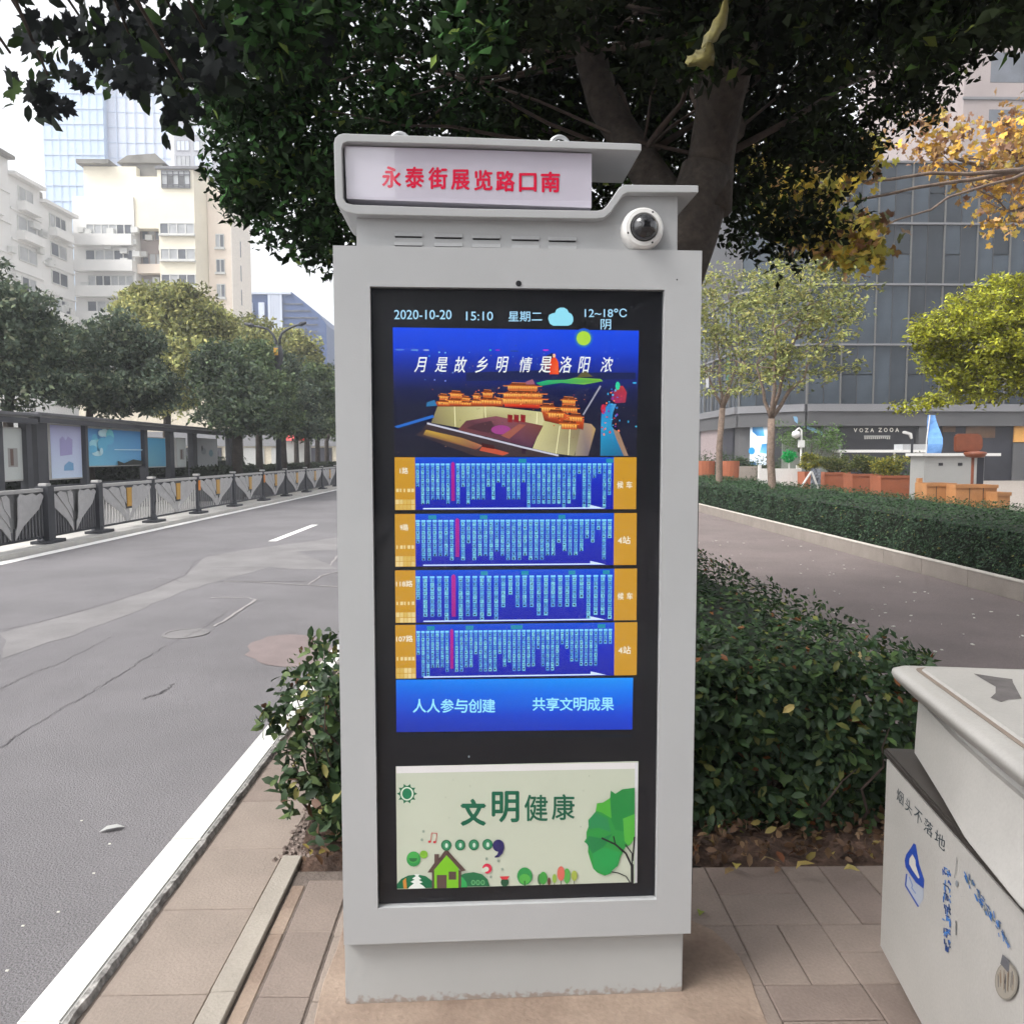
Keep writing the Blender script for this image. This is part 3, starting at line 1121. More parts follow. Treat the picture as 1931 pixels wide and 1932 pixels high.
# ---- screen contents (lit)
VS = 0.0195
KS = lambda f: (lambda x, y: K(*f(x, y), VS))
D = lambda x, y: (x, y)
pr = Print(KS(c4), VS)
TXT = (165, 215, 245)
for nm_, body_, q_ in (('date_text', '2020-10-20', (207, 182, 552, 238)), ('time_text', '15:10', (640, 192, 802, 245)), ('weekday_text', '星期二', (895, 190, 1097, 252)), ('temperature_text', '12~18℃', (1355, 174, 1608, 225)), ('weather_text', '阴', (1451, 238, 1513, 300))):
    p_ = Print(KS(c4), VS)
    p_.text(body_, *q_, TXT, .007)
    p_.build(nm_, M['screen'], kio)
CL = (140, 215, 235)
pr.poly([(1134, 235), (1140, 212), (1160, 202), (1175, 200), (1185, 178), (1205, 168), (1230, 168), (1250, 180), (1258, 198), (1275, 206), (1285, 225), (1285, 250), (1275, 268), (1255, 277), (1165, 277), (1145, 265)], CL)
pr.build('cloud_symbol', M['screen'], kio)
# palace picture
pr = Print(KS(c4), VS)
bands = [(0, (10, 70, 225)), (.16, (8, 60, 205)), (.24, (8, 45, 170)), (.36, (10, 32, 120)), (.48, (12, 22, 70)), (.62, (16, 20, 50)), (1.0, (24, 24, 42))]
for (t0, ca), (t1, cb) in zip(bands, bands[1:]):
    xl0, xl1 = 198 + 10 * t0, 198 + 10 * t1
    xr0, xr1 = 1681 - 15 * t0, 1681 - 15 * t1
    pr.poly([(xl0, 287 + 775 * t0), (xr0, 307 + 761 * t0), (xr1, 307 + 761 * t1), (xl1, 287 + 775 * t1)], [ca, ca, cb, cb])
    pr.k -= 1
pr.k += 1
for x, y, w, c in ((240, 422, 60, (90, 130, 210)), (330, 424, 50, (90, 140, 200)), (400, 424, 40, (140, 160, 200)), (478, 437, 12, (130, 200, 220)), (515, 440, 10, (130, 200, 220)), (418, 460, 12, (60, 150, 220)), (786, 424, 14, (40, 200, 150)), (830, 424, 30, (140, 40, 190)), (1120, 424, 38, (180, 50, 200)), (930, 430, 60, (40, 70, 150)), (560, 560, 8, (120, 150, 220)), (450, 604, 8, (150, 170, 240)), (515, 610, 8, (150, 170, 240)), (1610, 575, 10, (255, 150, 60)), (1655, 622, 26, (60, 190, 230)), (1664, 885, 12, (60, 190, 230))):
    pr.ell(x, y, w / 2, 5, c, 8)
for i in range(70):
    pr.ell(random.uniform(230, 1660), random.gauss(500, 50), random.uniform(1.5, 5), random.uniform(1.5, 4), random.choice([(60, 90, 190), (40, 80, 160), (150, 110, 120), (90, 150, 210), (110, 90, 60)]), 6)
    pr.k -= 1
for r_, c in ((60, (22, 84, 205)), (52, (40, 110, 170)), (43, (165, 208, 62))):
    pr.ell(1348, 353, r_, r_, c, 28)
pr.poly([(640, 560), (1110, 545), (1100, 470), (1160, 440), (1215, 560), (1660, 560), (1660, 600), (640, 610)], (14, 26, 74))
pr.poly([(1142, 570), (1143, 500), (1152, 480), (1168, 462), (1180, 440), (1172, 462), (1188, 482), (1196, 500), (1198, 570)], [(215, 60, 30)] * 5 + [(230, 90, 40)] * 4)
pr.ell(1170, 458, 9, 12, (240, 190, 150), 10)
pr.poly([(1135, 480), (1100, 470), (1110, 540), (1140, 545)], (120, 60, 80))
pr.poly([(1060, 622), (1130, 606), (1240, 603), (1300, 590), (1450, 598), (1465, 612), (1350, 632), (1210, 622), (1090, 640)], [(20, 160, 110), (40, 190, 120), (60, 170, 90), (110, 180, 60), (120, 180, 50), (100, 160, 50), (120, 190, 60), (40, 160, 90), (20, 140, 100)])
pr.poly([(1305, 590), (1350, 545), (1405, 585)], (90, 85, 50))
# river of light on the right
pr.poly([(1500, 745), (1545, 750), (1525, 800), (1515, 880), (1570, 960), (1600, 1062), (1448, 1062), (1452, 880), (1455, 800)], [(30, 120, 190), (90, 150, 200), (50, 150, 200), (40, 140, 190), (30, 120, 170), (30, 90, 130), (20, 110, 150), (30, 150, 200), (40, 110, 180)])
pr.poly([(1545, 640), (1585, 640), (1608, 680), (1600, 740), (1540, 745), (1510, 720)], [(160, 50, 60), (190, 60, 60), (170, 40, 60), (150, 50, 70), (150, 40, 90), (120, 40, 100)])
pr.ell(1553, 640, 14, 26, (40, 200, 150), 10)
pr.ell(1466, 780, 14, 30, (190, 30, 60), 10)
for i in range(40):
    pr.ell(1530 + random.gauss(0, 32) - (i % 20) * 2, 660 + i * 7, random.uniform(3, 8), random.uniform(3, 9), random.choice([(200, 60, 70), (60, 170, 220), (120, 60, 160), (230, 120, 80), (40, 120, 200)]), 7)
    pr.k -= 1
pr.line([(1450, 640), (1345, 815)], 10, (150, 150, 165))
pr.poly([(1525, 900), (1560, 915), (1617, 1062), (1590, 1062), (1545, 960)], (150, 120, 100))
# walls
WL, WD = (196, 190, 138), (150, 140, 95)
pr.poly([(470, 758), (742, 758), (745, 862), (640, 900), (430, 862)], [WD, WL, WL, (170, 165, 110), (120, 110, 80)])
pr.poly([(742, 758), (1118, 800), (1112, 884), (742, 845)], [WL, WL, (200, 195, 150), WD])
pr.poly([(1108, 850), (1345, 905), (1290, 1062), (1035, 1030)], [(190, 185, 130), (120, 105, 80), (150, 145, 110), (195, 190, 140)])
pr.poly([(1335, 860), (1395, 870), (1420, 900), (1375, 1062), (1295, 1062)], [(150, 130, 110), (170, 140, 110), (180, 150, 90), (110, 100, 110), (150, 140, 120)])
for x0, y0, x1, y1 in ((570, 760, 575, 885), (755, 760, 758, 850), (1068, 800, 1064, 880), (1205, 880, 1180, 1055), (1265, 900, 1255, 1058)):
    pr.line([(x0, y0), (x1, y1)], 5, (235, 230, 180))
pr.poly([(640, 850), (820, 822), (1105, 880), (1035, 1012), (590, 905)], [(90, 50, 60), (130, 75, 85), (110, 60, 50), (80, 45, 70), (110, 60, 60)])
pr.poly([(700, 870), (790, 850), (850, 940), (640, 895)], (70, 40, 50))
pr.ell(850, 905, 60, 28, (150, 60, 130), 14)
pr.poly([(960, 870), (1000, 875), (900, 960), (850, 940)], (150, 85, 70))
for x0 in (890, 928, 968):
    pr.poly([(x0, 812), (x0 + 30, 816), (x0 + 28, 862), (x0, 858)], (130, 20, 30))
# roofs
OD, OM, OL = (95, 35, 15), (205, 95, 35), (240, 150, 60)


def pavilion(cx, yb, w, hgt, tiers=2, skew=0.0):
    for t_ in range(tiers):
        f_ = 1 - .22 * t_
        h_ = hgt / tiers
        y0_ = yb - t_ * h_
        ww_ = w * f_ / 2
        pr.poly([(cx - ww_ * .86, y0_), (cx + ww_ * .86, y0_ + skew), (cx + ww_ * .86, y0_ - h_ * .5 + skew), (cx - ww_ * .86, y0_ - h_ * .5)], [(190, 60, 25), (170, 50, 25), (255, 190, 90), (255, 200, 100)])
        nn_ = max(3, int(w / 16))
        for q_ in range(nn_ + 1):
            x_ = cx - ww_ * .84 + ww_ * 1.66 * q_ / nn_
            pr.rect(x_, y0_ - h_ * .48, x_ + 2.5, y0_ - 1, (95, 25, 12))
            pr.k -= 1
        pr.k += 1
        pr.poly([(cx - ww_ * 1.08, y0_ - h_ * .50), (cx - ww_ * 1.14, y0_ - h_ * .62), (cx - ww_ * .80, y0_ - h_ * .66), (cx - ww_ * .60, y0_ - h_ * .98), (cx + ww_ * .60, y0_ - h_ * .98 + skew), (cx + ww_ * .80, y0_ - h_ * .66 + skew), (cx + ww_ * 1.14, y0_ - h_ * .62 + skew), (cx + ww_ * 1.08, y0_ - h_ * .50 + skew)],
                [(240, 150, 60), (190, 85, 30), (140, 55, 20), (60, 22, 12), (50, 18, 12), (130, 50, 20), (190, 85, 30), (235, 140, 60)])
        pr.line([(cx - ww_ * .62, y0_ - h_ * .98), (cx + ww_ * .62, y0_ - h_ * .98 + skew)], 3, (235, 140, 60))


pr.poly([(450, 740), (860, 735), (862, 765), (470, 765)], [(200, 90, 35), (210, 100, 40), (120, 40, 20), (110, 35, 20)])
pr.poly([(1090, 770), (1350, 840), (1345, 905), (1110, 850)], [(200, 90, 35), (220, 90, 35), (120, 35, 20), (110, 35, 20)])
for cx_, yb_, w_, h_, t_ in ((505, 756, 80, 70, 2), (580, 752, 110, 84, 2), (640, 756, 70, 56, 2), (705, 748, 70, 64, 2), (770, 750, 90, 88, 2), (826, 752, 60, 44, 1), (980, 752, 280, 60, 1), (980, 712, 270, 92, 2), (1135, 800, 100, 56, 1), (1258, 800, 120, 96, 2), (1180, 835, 110, 56, 1), (1300, 858, 90, 56, 1), (1260, 900, 110, 56, 1)):
    pavilion(cx_, yb_, w_, h_, t_, 4)
pr.poly([(870, 752), (1085, 757), (1080, 778), (872, 768)], [(235, 70, 30), (220, 60, 30), (120, 15, 15), (130, 15, 15)])
pr.poly([(1000, 615), (1040, 600), (1055, 632), (1000, 632)], (150, 90, 110))
for i in range(170):
    x_, y_ = random.choice([(560, 715), (745, 705), (980, 690), (1255, 745), (1235, 835), (1000, 725)])
    pr.ell(x_ + random.gauss(0, 60), y_ + random.gauss(0, 22), random.uniform(1.5, 6), random.uniform(1, 3.5), random.choice([(255, 190, 110), (120, 45, 20), (240, 120, 50), (70, 25, 15), (200, 60, 30)]), 6)
    pr.k -= 1
pr.k += 1
for i in range(60):
    pr.ell(random.uniform(230, 1650), random.uniform(590, 1050), random.uniform(1.5, 5), random.uniform(1, 3), random.choice([(70, 60, 80), (120, 80, 60), (50, 70, 130), (40, 40, 60), (160, 120, 90)]), 6)
    pr.k -= 1
pr.k += 1
# moat wall in front
pr.poly([(400, 870), (1210, 1056), (1190, 1068), (700, 1066), (340, 935), (380, 905)], (58, 45, 50))
pr.poly([(400, 905), (620, 955), (740, 1000), (700, 1025), (380, 935)], [(190, 155, 60), (160, 120, 70), (170, 100, 70), (120, 70, 60), (120, 90, 60)])
pr.poly([(740, 1000), (900, 1045), (860, 1060), (720, 1030)], (185, 80, 55))
pr.poly([(735, 985), (810, 1000), (810, 1022), (735, 1008)], (60, 10, 14))
pr.poly([(975, 1015), (1000, 1020), (998, 1052), (975, 1048)], (40, 12, 40))
pr.line([(405, 866), (600, 915), (980, 1010), (1195, 1060)], 11, (190, 190, 205))
pr.poly([(207, 885), (440, 815), (450, 830), (230, 895)], (30, 100, 190))
pr.poly([(405, 740), (450, 725), (465, 760), (400, 765)], (40, 110, 160))
TW = (235, 240, 235)
for ch, cx in zip('月是故乡明情是洛阳浓', (367, 490, 607, 733, 858, 1000, 1115, 1237, 1350, 1485)):
    hh = random.uniform(44, 50)
    pr.text(ch, cx - 38, 513 - hh, cx + 38, 513 + hh, TW, 0.004, 0.25)
pr.build('palace_picture', M['screen'], kio)

# timetable rows
rows = []
ylr = [(862.8, 961.5), (968.8, 1067.5), (1074.4, 1172.5), (1176.5, 1277.0)]
b1 = [265, 380, 380, 350, 350, 350, 378, -350, 378, 262, 380, 350, 350, 350, 262, 325, 235, 262, 350, 350, 350, 235, 382, 355, 355, 355, 355, 355, 355, 382, 355, 325, 175, 382, 382, 205, 175, 382, 298]
b2 = [b_ - 370 for b_ in [630, 745, 745, 718, 718, 718, 745, -718 + 740, 745, 630, 745, 718, 718, 745, 690, 718, 745, 745, 745, 718, 745, 745, 745, 718, 718, 630, 690, 718, 718, 690, 600, 630, 542, 745, 600]]
b2[7] = -348
b3 = [995 - 738, 372, 372, 372, 400, -372, 400, 372, 372, 398, 370, 395, 312, 227, 312, 312, 312, 365, 365, 312, 312, 312, 312, 252, 395, 365, 365, 395]
b4 = [v - 43 for v in [305, 425, 425, 392, 392, 392, 418, 0, 418, 418, 390, 390, 302, 415, 415, 415, 415, 302, 390, 355, 412, 412, 412, 385, 385, 270, 385, 412, 412, 385, 240, 270, 355, 355, 382, 382, 382, 382, 240, 240, 240]]
b4[7] = -349
tags = [[(955, 1005), (1530, 1576)], [(362, 415), (700, 750), (1215, 1260)], [(705, 750), (970, 1018), (1280, 1325), (1505, 1550)], [(350, 400), (605, 655), (900, 978), (1470, 1520)]]
names = ['1路', '9路', '118路', '107路']
ends = [('候', '车'), ('4站',), ('候', '车'), ('4站',)]
for k, ((ya, yb), bt) in enumerate(zip(ylr, (b1, b2, b3, b4))):
    # local coordinates: x as in crop 5, y 60..412 over the row
    def conv(x, y, ya=ya, yb=yb, k=k):
        X = c5(x, 0)[0] + k * 0.4
        Y = ya + (y - 60) / 350.0 * (yb - ya)
        a = K(X, (ya + yb) / 2, VS)
        b2_ = K(970, Y, VS)
        return (a[0], b2_[1])
    pr = Print(conv, VS)
    YE = (192, 142, 38)
    pr.rect(142, 60, 276, 410, YE)
    pr.rect(1580, 60, 1729, 410, YE)
    for q, (t0, t1) in enumerate(((60, 105), (105, 240), (240, 410))):
        ca = [(12, 78, 205), (10, 60, 200), (14, 36, 178), (14, 26, 160)]
        pr.poly([(276, t0), (1580, t0), (1580, t1), (276, t1)], [ca[q], ca[q], ca[q + 1], ca[q + 1]])
        pr.k -= 1
    pr.k += 1
    for a, b_ in tags[k]:
        pr.rect(a, 70, b_, 97, (20, 135, 165))
    n = len(bt)
    x0s = 292
    step = (1552 - 292) / (n - 1)
    w = min(25, step * .62)
    for i, bb in enumerate(bt):
        x = x0s + i * step
        if bb < 0:
            pr.poly([(x - w * .55, 100), (x, 88), (x + w * .55, 100), (x + w * .55, -bb), (x - w * .55, -bb)], [(170, 30, 140)] * 3 + [(150, 30, 130)] * 2)
            continue
        pr.rect(x - w * .62, 101, x + w * .62, 114, (125, 205, 245))
        pr.k -= 1
        yy = 117.0
        cell = 28.5
        while yy < bb - 8:
            c = random.choice([(98, 170, 210), (110, 185, 215), (90, 160, 215), (120, 195, 215), (80, 150, 205)])
            pr.rect(x - w / 2, yy, x + w / 2, yy + cell - 3.5, c)
            pr.k -= 1
            yy += cell
        pr.k += 1
        yy = 117.0
        while yy < bb - 8:
            ink = (10, 40, 110)
            for q in range(random.choice([1, 2, 2, 3])):
                if random.random() < .5:
                    yl = yy + random.uniform(4, 18)
                    pr.rect(x - w * .36, yl, x + w * random.uniform(0, .36), yl + 3.2, ink)
                else:
                    xl = x + random.uniform(-.3, .2) * w
                    pr.rect(xl, yy + 4, xl + 3.2, yy + random.uniform(14, 22), ink)
                pr.k -= 1
            yy += cell
        pr.k -= 0
        pr.rect(x - w * .25, bb - 16, x + w * .22, bb - 7, (6, 12, 50))
        pr.k -= 1
    pr.k += 2
    pr.poly([(326, 397), (1425, 397), (1425, 380), (1528, 405), (326, 405)], (205, 225, 255))
    WH = (232, 228, 210)
    wN = 13.5 * len(names[k])
    pr.text(names[k], 203 - wN, 128, 203 + wN, 170, WH, .012)
    for q in range(5):
        a = 150 + q * 25
        pr.rect(a, 268, a + random.choice([10, 16, 18]), 291, (225, 205, 150))
        pr.rect(145 + q * 26, 340, 145 + q * 26 + 23, 372, random.choice([(215, 190, 120), (205, 172, 88), (222, 200, 140)]))
        pr.rect(145 + q * 26, 376, 145 + q * 26 + 23, 408, random.choice([(215, 190, 120), (205, 172, 88), (222, 200, 140)]))
    if len(ends[k]) == 2:
        pr.text(ends[k][0], 1602, 222, 1642, 270, WH, .01)
        pr.text(ends[k][1], 1662, 222, 1702, 270, WH, .01)
    else:
        pr.text(ends[k][0], 1606, 216, 1688, 268, WH, .01)
    o = pr.build('timetable_row', M['screen'], kio)
    o['label'] = ['topmost blue timetable row for route 1', 'second blue timetable row for route 9', 'third blue timetable row with widely spaced columns', 'lowest blue timetable row with the densest columns'][k]
pr = Print(KS(c6), VS)
pr.poly([(150, 473), (1708, 460), (1706, 560), (151, 575)], [(6, 118, 232), (6, 140, 242), (8, 110, 232), (8, 88, 215)])
pr.k -= 1
pr.poly([(151, 575), (1706, 560), (1704, 700), (152, 715)], [(8, 88, 215), (8, 110, 232), (12, 66, 205), (18, 56, 185)])
pr.k -= 1
pr.poly([(152, 715), (1704, 700), (1703, 800), (152, 818)], [(18, 56, 185), (12, 66, 205), (14, 48, 185), (22, 44, 160)])
SL = (150, 225, 250)
for i, ch in enumerate('人人参与创建'):
    a = 262 + i * 91
    pr.text(ch, a, 600, a + 84, 688, SL, .012)
for i, ch in enumerate('共享文明成果'):
    a = 1047 + i * 90
    pr.text(ch, a, 590, a + 83, 675, SL, .012)
pr.build('slogan_banner', M['screen'], kio)
pr = Print(KS(c6), VS)
pr.rect(160, 832, 1700, 852, (22, 32, 44))
pr.ell(629, 979, 6, 8, (150, 160, 170), 10)
pr.build('screen_lower_edge', M['print'], kio)

# poster (printed sheet)
pc = lambda x, y: K(*c7(x, y), 0.0175)
PO = [K(*c7(*p), 0.0175) for p in [(150, 128), (1742, 103), (1735, 898), (155, 933)]]
pl = (PO[0][0] + PO[3][0]) / 2
prr = (PO[1][0] + PO[2][0]) / 2
ptop = (PO[0][1] + PO[1][1]) / 2
pbot = (PO[2][1] + PO[3][1]) / 2
pos = MB().box(pl, prr, 0.0176, 0.0198, pbot, ptop).build('poster', mat('poster_paper', (0.575, 0.615, 0.50), 0.5, 0.02, 3), kio)
pr = Print(pc, 0.0174)
GD, GM, GL_ = (22, 108, 70), (52, 150, 78), (112, 188, 52)
pr.poly([(152, 130), (1740, 105), (1740, 145), (152, 176)], (228, 226, 226))
pr.poly([(1720, 108), (1740, 106), (1734, 896), (1716, 897)], (222, 222, 226))
# sun
for a in range(0, 360, 36):
    pr.poly([(222 + 46 * math.cos(R(a - 14)), 310 + 50 * math.sin(R(a - 14))), (222 + 68 * math.cos(R(a)), 310 + 68 * math.sin(R(a))), (222 + 46 * math.cos(R(a + 14)), 310 + 50 * math.sin(R(a + 14)))], GD)
    pr.k -= 1
pr.k += 1
pr.ell(222, 310, 50, 52, GD)
pr.ell(222, 310, 43, 45, (215, 228, 210))
pr.ell(222, 310, 32, 36, (35, 125, 85))
TG = (24, 100, 74)
pr.text('文', 580, 350, 735, 515, TG, .035)
pr.text('明', 783, 296, 955, 495, TG, .018)
pr.text('健', 995, 318, 1145, 488, TG, .010)
pr.text('康', 1175, 314, 1322, 480, TG, .010)
# notes
RD = (205, 60, 70)
pr.ell(370, 625, 10, 8, RD)
pr.ell(403, 628, 10, 8, RD)
pr.line([(378, 625), (384, 567), (418, 570), (412, 628)], 4, RD)
for x, y in ((330, 557), (320, 612), (745, 737), (822, 750), (848, 805), (773, 856)):
    pr.ell(x, y, 9, 10, (150, 165, 150), 8)
for x, y, ch in ((480, 648, '<'), (571, 646, '♦'), (661, 645, 'P'), (751, 642, '▲')):
    pr.ell(x, y, 34, 36, GD)
    pr.ell(x, y, 27, 29, (60, 140, 100))
    pr.ell(x + 2, y + 2, 10, 16, (200, 222, 205), 10)
pr.ell(822, 650, 38, 40, (48, 44, 100))
pr.poly([(858, 640), (861, 662), (850, 700), (828, 724), (800, 730), (798, 722), (815, 708), (826, 682)], (48, 44, 100))
pr.ell(265, 738, 46, 50, GM)
pr.ell(263, 728, 38, 38, (70, 170, 80))
pr.poly([(235, 732), (292, 732), (285, 750), (262, 757), (242, 750)], (40, 110, 60))
pr.ell(332, 708, 26, 26, (130, 185, 60))
# hills and house
pr.poly([(155, 933), (158, 900), (185, 868), (230, 846), (290, 840), (345, 850), (385, 880), (400, 928)], GD)
pr.poly([(195, 880), (215, 862), (222, 932), (200, 933)], (210, 140, 60))
pr.poly([(268, 838), (306, 838), (296, 850), (316, 868), (300, 875), (325, 890), (305, 898), (330, 915), (345, 930), (228, 933), (245, 915), (268, 898), (246, 888), (272, 874), (256, 866), (280, 850)], (232, 238, 232))
pr.poly([(560, 922), (560, 850), (600, 832), (660, 824), (715, 838), (750, 870), (765, 916)], (38, 112, 72))
pr.poly([(560, 925), (562, 850), (590, 860), (612, 890), (618, 923)], (50, 170, 90))
for x in (657, 688, 720):
    pr.ell(x, 892, 14, 18, (110, 180, 120), 10)
    pr.ell(x, 892, 8, 12, (60, 130, 80), 10)
BR = (92, 72, 68)
pr.poly([(400, 930), (400, 800), (480, 705), (560, 795), (562, 927)], (125, 195, 40))
pr.poly([(386, 930), (386, 820), (401, 810), (401, 930)], BR)
pr.poly([(560, 927), (560, 810), (578, 815), (578, 926)], BR)
pr.poly([(357, 826), (402, 762), (402, 705), (432, 705), (432, 735), (470, 682), (490, 682), (608, 812), (580, 820), (482, 712), (385, 826)], BR)
pr.rect(418, 842, 482, 929, BR)
pr.rect(496, 820, 545, 873, BR)
pr.ell(748, 800, 31, 33, (215, 50, 80))
pr.ell(742, 804, 18, 16, (215, 220, 205))
pr.rect(712, 798, 738, 826, (206, 216, 198))
pr.ell(864, 890, 26, 28, (40, 85, 60))
pr.poly([(830, 852), (896, 850), (880, 872), (846, 872)], (215, 60, 70))
pr.ell(995, 850, 50, 58, GM)
pr.ell(995, 868, 36, 34, (90, 180, 80))
pr.line([(995, 880), (995, 914)], 8, (40, 100, 50))
for x, y, rx, ry, c in ((1095, 870, 16, 36, (80, 120, 80)), (1117, 862, 26, 42, (70, 160, 70)), (1155, 884, 10, 26, (100, 60, 50)), (1190, 865, 14, 30, (150, 185, 80)), (1272, 848, 22, 50, (90, 170, 80)), (1233, 832, 25, 48, (215, 110, 95)), (1320, 846, 20, 34, (165, 180, 80))):
    pr.line([(x, y), (x, 908)], 5, (70, 60, 50))
    pr.ell(x, y, rx, ry, c)
# tree on the right
BK = (34, 34, 38)
pr.poly([(1718, 268), (1718, 896), (1708, 896), (1708, 272)], (196, 210, 190))
pr.poly([(1560, 286), (1590, 308), (1635, 278), (1717, 268), (1717, 600), (1690, 640), (1655, 660), (1625, 720), (1605, 785), (1580, 790), (1560, 830), (1520, 846), (1470, 825), (1445, 800), (1425, 740), (1410, 690), (1412, 640), (1385, 624), (1400, 600), (1400, 560), (1415, 520), (1412, 480), (1435, 455), (1460, 425), (1470, 370), (1510, 365), (1555, 335)], (48, 150, 68))
pr.poly([(1560, 286), (1590, 308), (1635, 278), (1717, 268), (1717, 520), (1640, 555), (1590, 545), (1560, 470)], (36, 138, 66))
pr.poly([(1470, 370), (1510, 365), (1555, 335), (1565, 470), (1500, 430), (1462, 420)], (80, 175, 62))
pr.poly([(1640, 470), (1717, 440), (1717, 600), (1680, 650), (1650, 620)], (84, 178, 66))
pr.poly([(1395, 624), (1415, 585), (1500, 600), (1570, 570), (1520, 650), (1440, 700)], (34, 130, 72))
pr.poly([(1440, 700), (1520, 660), (1620, 690), (1605, 780), (1540, 840), (1450, 800)], (42, 158, 80))
pr.poly([(1412, 480), (1460, 430), (1540, 470), (1560, 560), (1480, 530), (1415, 540)], (44, 140, 84))
for L, w in (([(1698, 896), (1696, 780), (1660, 700), (1590, 640), (1500, 598)], 12), ([(1700, 790), (1700, 700), (1655, 640)], 8), ([(1704, 750), (1716, 590)], 10), ([(1640, 690), (1590, 640), (1578, 585)], 8), ([(1690, 896), (1660, 850), (1610, 828), (1565, 820)], 7), ([(1703, 896), (1703, 770)], 14)):
    pr.line(L, w, BK)
for a, b_ in ((1363, 524), (476, 331), (1418, 190), (1380, 288), (526, 216), (637, 256), (500, 465)):
    pr.ell(a, b_, 3, 3, (120, 130, 110), 6)
pr.build('poster_print', M['print'], pos)

# ================================================================== WASTE BIN
psi = math.atan((1170 - 965.5) / FPX) + YAW
gc = G(1658, 1785, 0.08)
bn = empty('waste_bin', (gc.x, gc.y, 0), -psi)
tag(bn, 'pale grey waste bin with blue lettering standing at the right edge', 'waste bin')
BL, BW = -1.02, 0.62
MB().box(0, BW, BL, 0, 0.08, 0.645).build('body', M['bin'], bn, bevel=0.006)
mb = MB()
mb.box(-.006, BW + .006, BL - .006, 0.006, 0.646, 0.668)
mb.build('rim', M['binrim'], bn, bevel=0.005)
mb = MB()
P = [(0.055, -0.05), (0.040, -0.16), (0.012, -0.36), (-0.02, -0.56), (-0.03, -0.80), (-0.02, BL + .06), (BW - .05, BL + .06), (BW - .05, -0.05)]
P2 = [(0.058, -0.055), (0.050, -0.16), (0.035, -0.36), (0.03, -0.56), (0.03, -0.80), (0.03, BL + .06), (BW - .05, BL + .06), (BW - .05, -0.055)]
n = len(P)
mb.v = [(p[0], p[1], 0.669) for p in P] + [(a[0] * .5 + b_[0] * .5, a[1], 0.74) for a, b_ in zip(P, P2)] + [(p[0], p[1], 0.842) for p in P2]
for L_ in (0, 1):
    for i in range(n):
        a, b_ = L_ * n + i, L_ * n + (i + 1) % n
        mb.f.append((a, b_, b_ + n, a + n))
        mb.m.append(0)
mb.f += [tuple(range(n - 1, -1, -1)), tuple(range(2 * n, 3 * n))]
mb.m += [0, 0]
soft(mb.build('upper_body', M['bin'], bn, bevel=0.012), 50)


def rrect(x0, x1, y0, y1, r, k=5):
    out = []
    for cx, cy, a0 in ((x1 - r, y1 - r, 0), (x0 + r, y1 - r, 90), (x0 + r, y0 + r, 180), (x1 - r, y0 + r, 270)):
        for i in range(k + 1):
            a = R(a0 + 90 * i / k)
            out.append((cx + r * math.cos(a), cy + r * math.sin(a)))
    return out


def lofted(rings, name, m, parent, **kw):
    n_ = len(rings[0][0])
    mb_ = MB()
    for ring, z_ in rings:
        mb_.v += [(p[0], p[1], z_) for p in ring]
    for j in range(len(rings) - 1):
        for i in range(n_):
            a, b__ = j * n_ + i, j * n_ + (i + 1) % n_
            mb_.f.append((a, b__, b__ + n_, a + n_))
            mb_.m.append(0)
    mb_.f += [tuple(range(n_ - 1, -1, -1)), tuple(range((len(rings) - 1) * n_, len(rings) * n_))]
    mb_.m += [0, 0]
    return mb_.build(name, m, parent, **kw)


zl = 0.842
lid = lofted([(rrect(.045, BW - .05, BL + .04, -.045, .03), zl - .004), (rrect(.03, BW - .03, BL + .02, -.03, .04), zl + .010), (rrect(.0, BW, BL - .01, .0, .04), zl + .042), (rrect(-.004, BW + .004, BL - .014, .004, .04), zl + .052), (rrect(-.002, BW + .002, BL - .012, .002, .04), zl + .062), (rrect(.012, BW - .012, BL, -.012, .035), zl + .070),
        (rrect(.052, BW - .05, BL + .04, -.050, .03), zl + .072)], 'lid', M['bin'], bn)
soft(lid, 60)
lofted([(rrect(.047, BW - .045, BL + .035, -.045, .03), zl + .073), (rrect(.047, BW - .045, BL + .035, -.045, .03), zl + .0745)], 'lid_groove', mat('bin_groove', (0.20, 0.16, 0.13), .6), lid)
lofted([(rrect(.058, BW - .055, BL + .045, -.055, .03), zl + .0745), (rrect(.062, BW - .06, BL + .05, -.06, .03), zl + .080)], 'lid_panel', M['bin'], lid)


def on_bin_top(px, py, z_):
    g_ = G(px, py, z_)
    q = Matrix.Rotation(psi, 3, 'Z') @ (g_ - Vector((gc.x, gc.y, 0)))
    return (q.x, q.y)


zc = zl + .0805
ct = crop(2550, 1950, 1289 * 1931 / 1845.0)
tray = [on_bin_top(*ct(x, y), zc) for x, y in [(1572, 825), (1700, 845), (1780, 855), (1783, 872), (1830, 960), (1760, 965), (1720, 978), (1662, 955), (1690, 930), (1690, 895), (1620, 855)]]
flat('ash_slot', tray, zc + .0005, M['ash'], bn)
pts = rrect(-.05, .05, -.012, .012, .008, 3)


def KB(x, y):
    """bin-side pixel (crop of the bin) -> (distance along side, z) on the plane x=0"""
    f_ = crop(3300, 2780, 539 * 1931 / 982.0)
    d = Matrix.Rotation(psi, 3, 'Z') @ Vector(ray(*f_(x, y)))
    o_ = Matrix.Rotation(psi, 3, 'Z') @ (Vector((0, 0, EYE)) - Vector((gc.x, gc.y, 0)))
    t_ = (-0.0006 - o_.x) / d.x
    return (-(o_.y + d.y * t_), o_.z + d.z * t_)


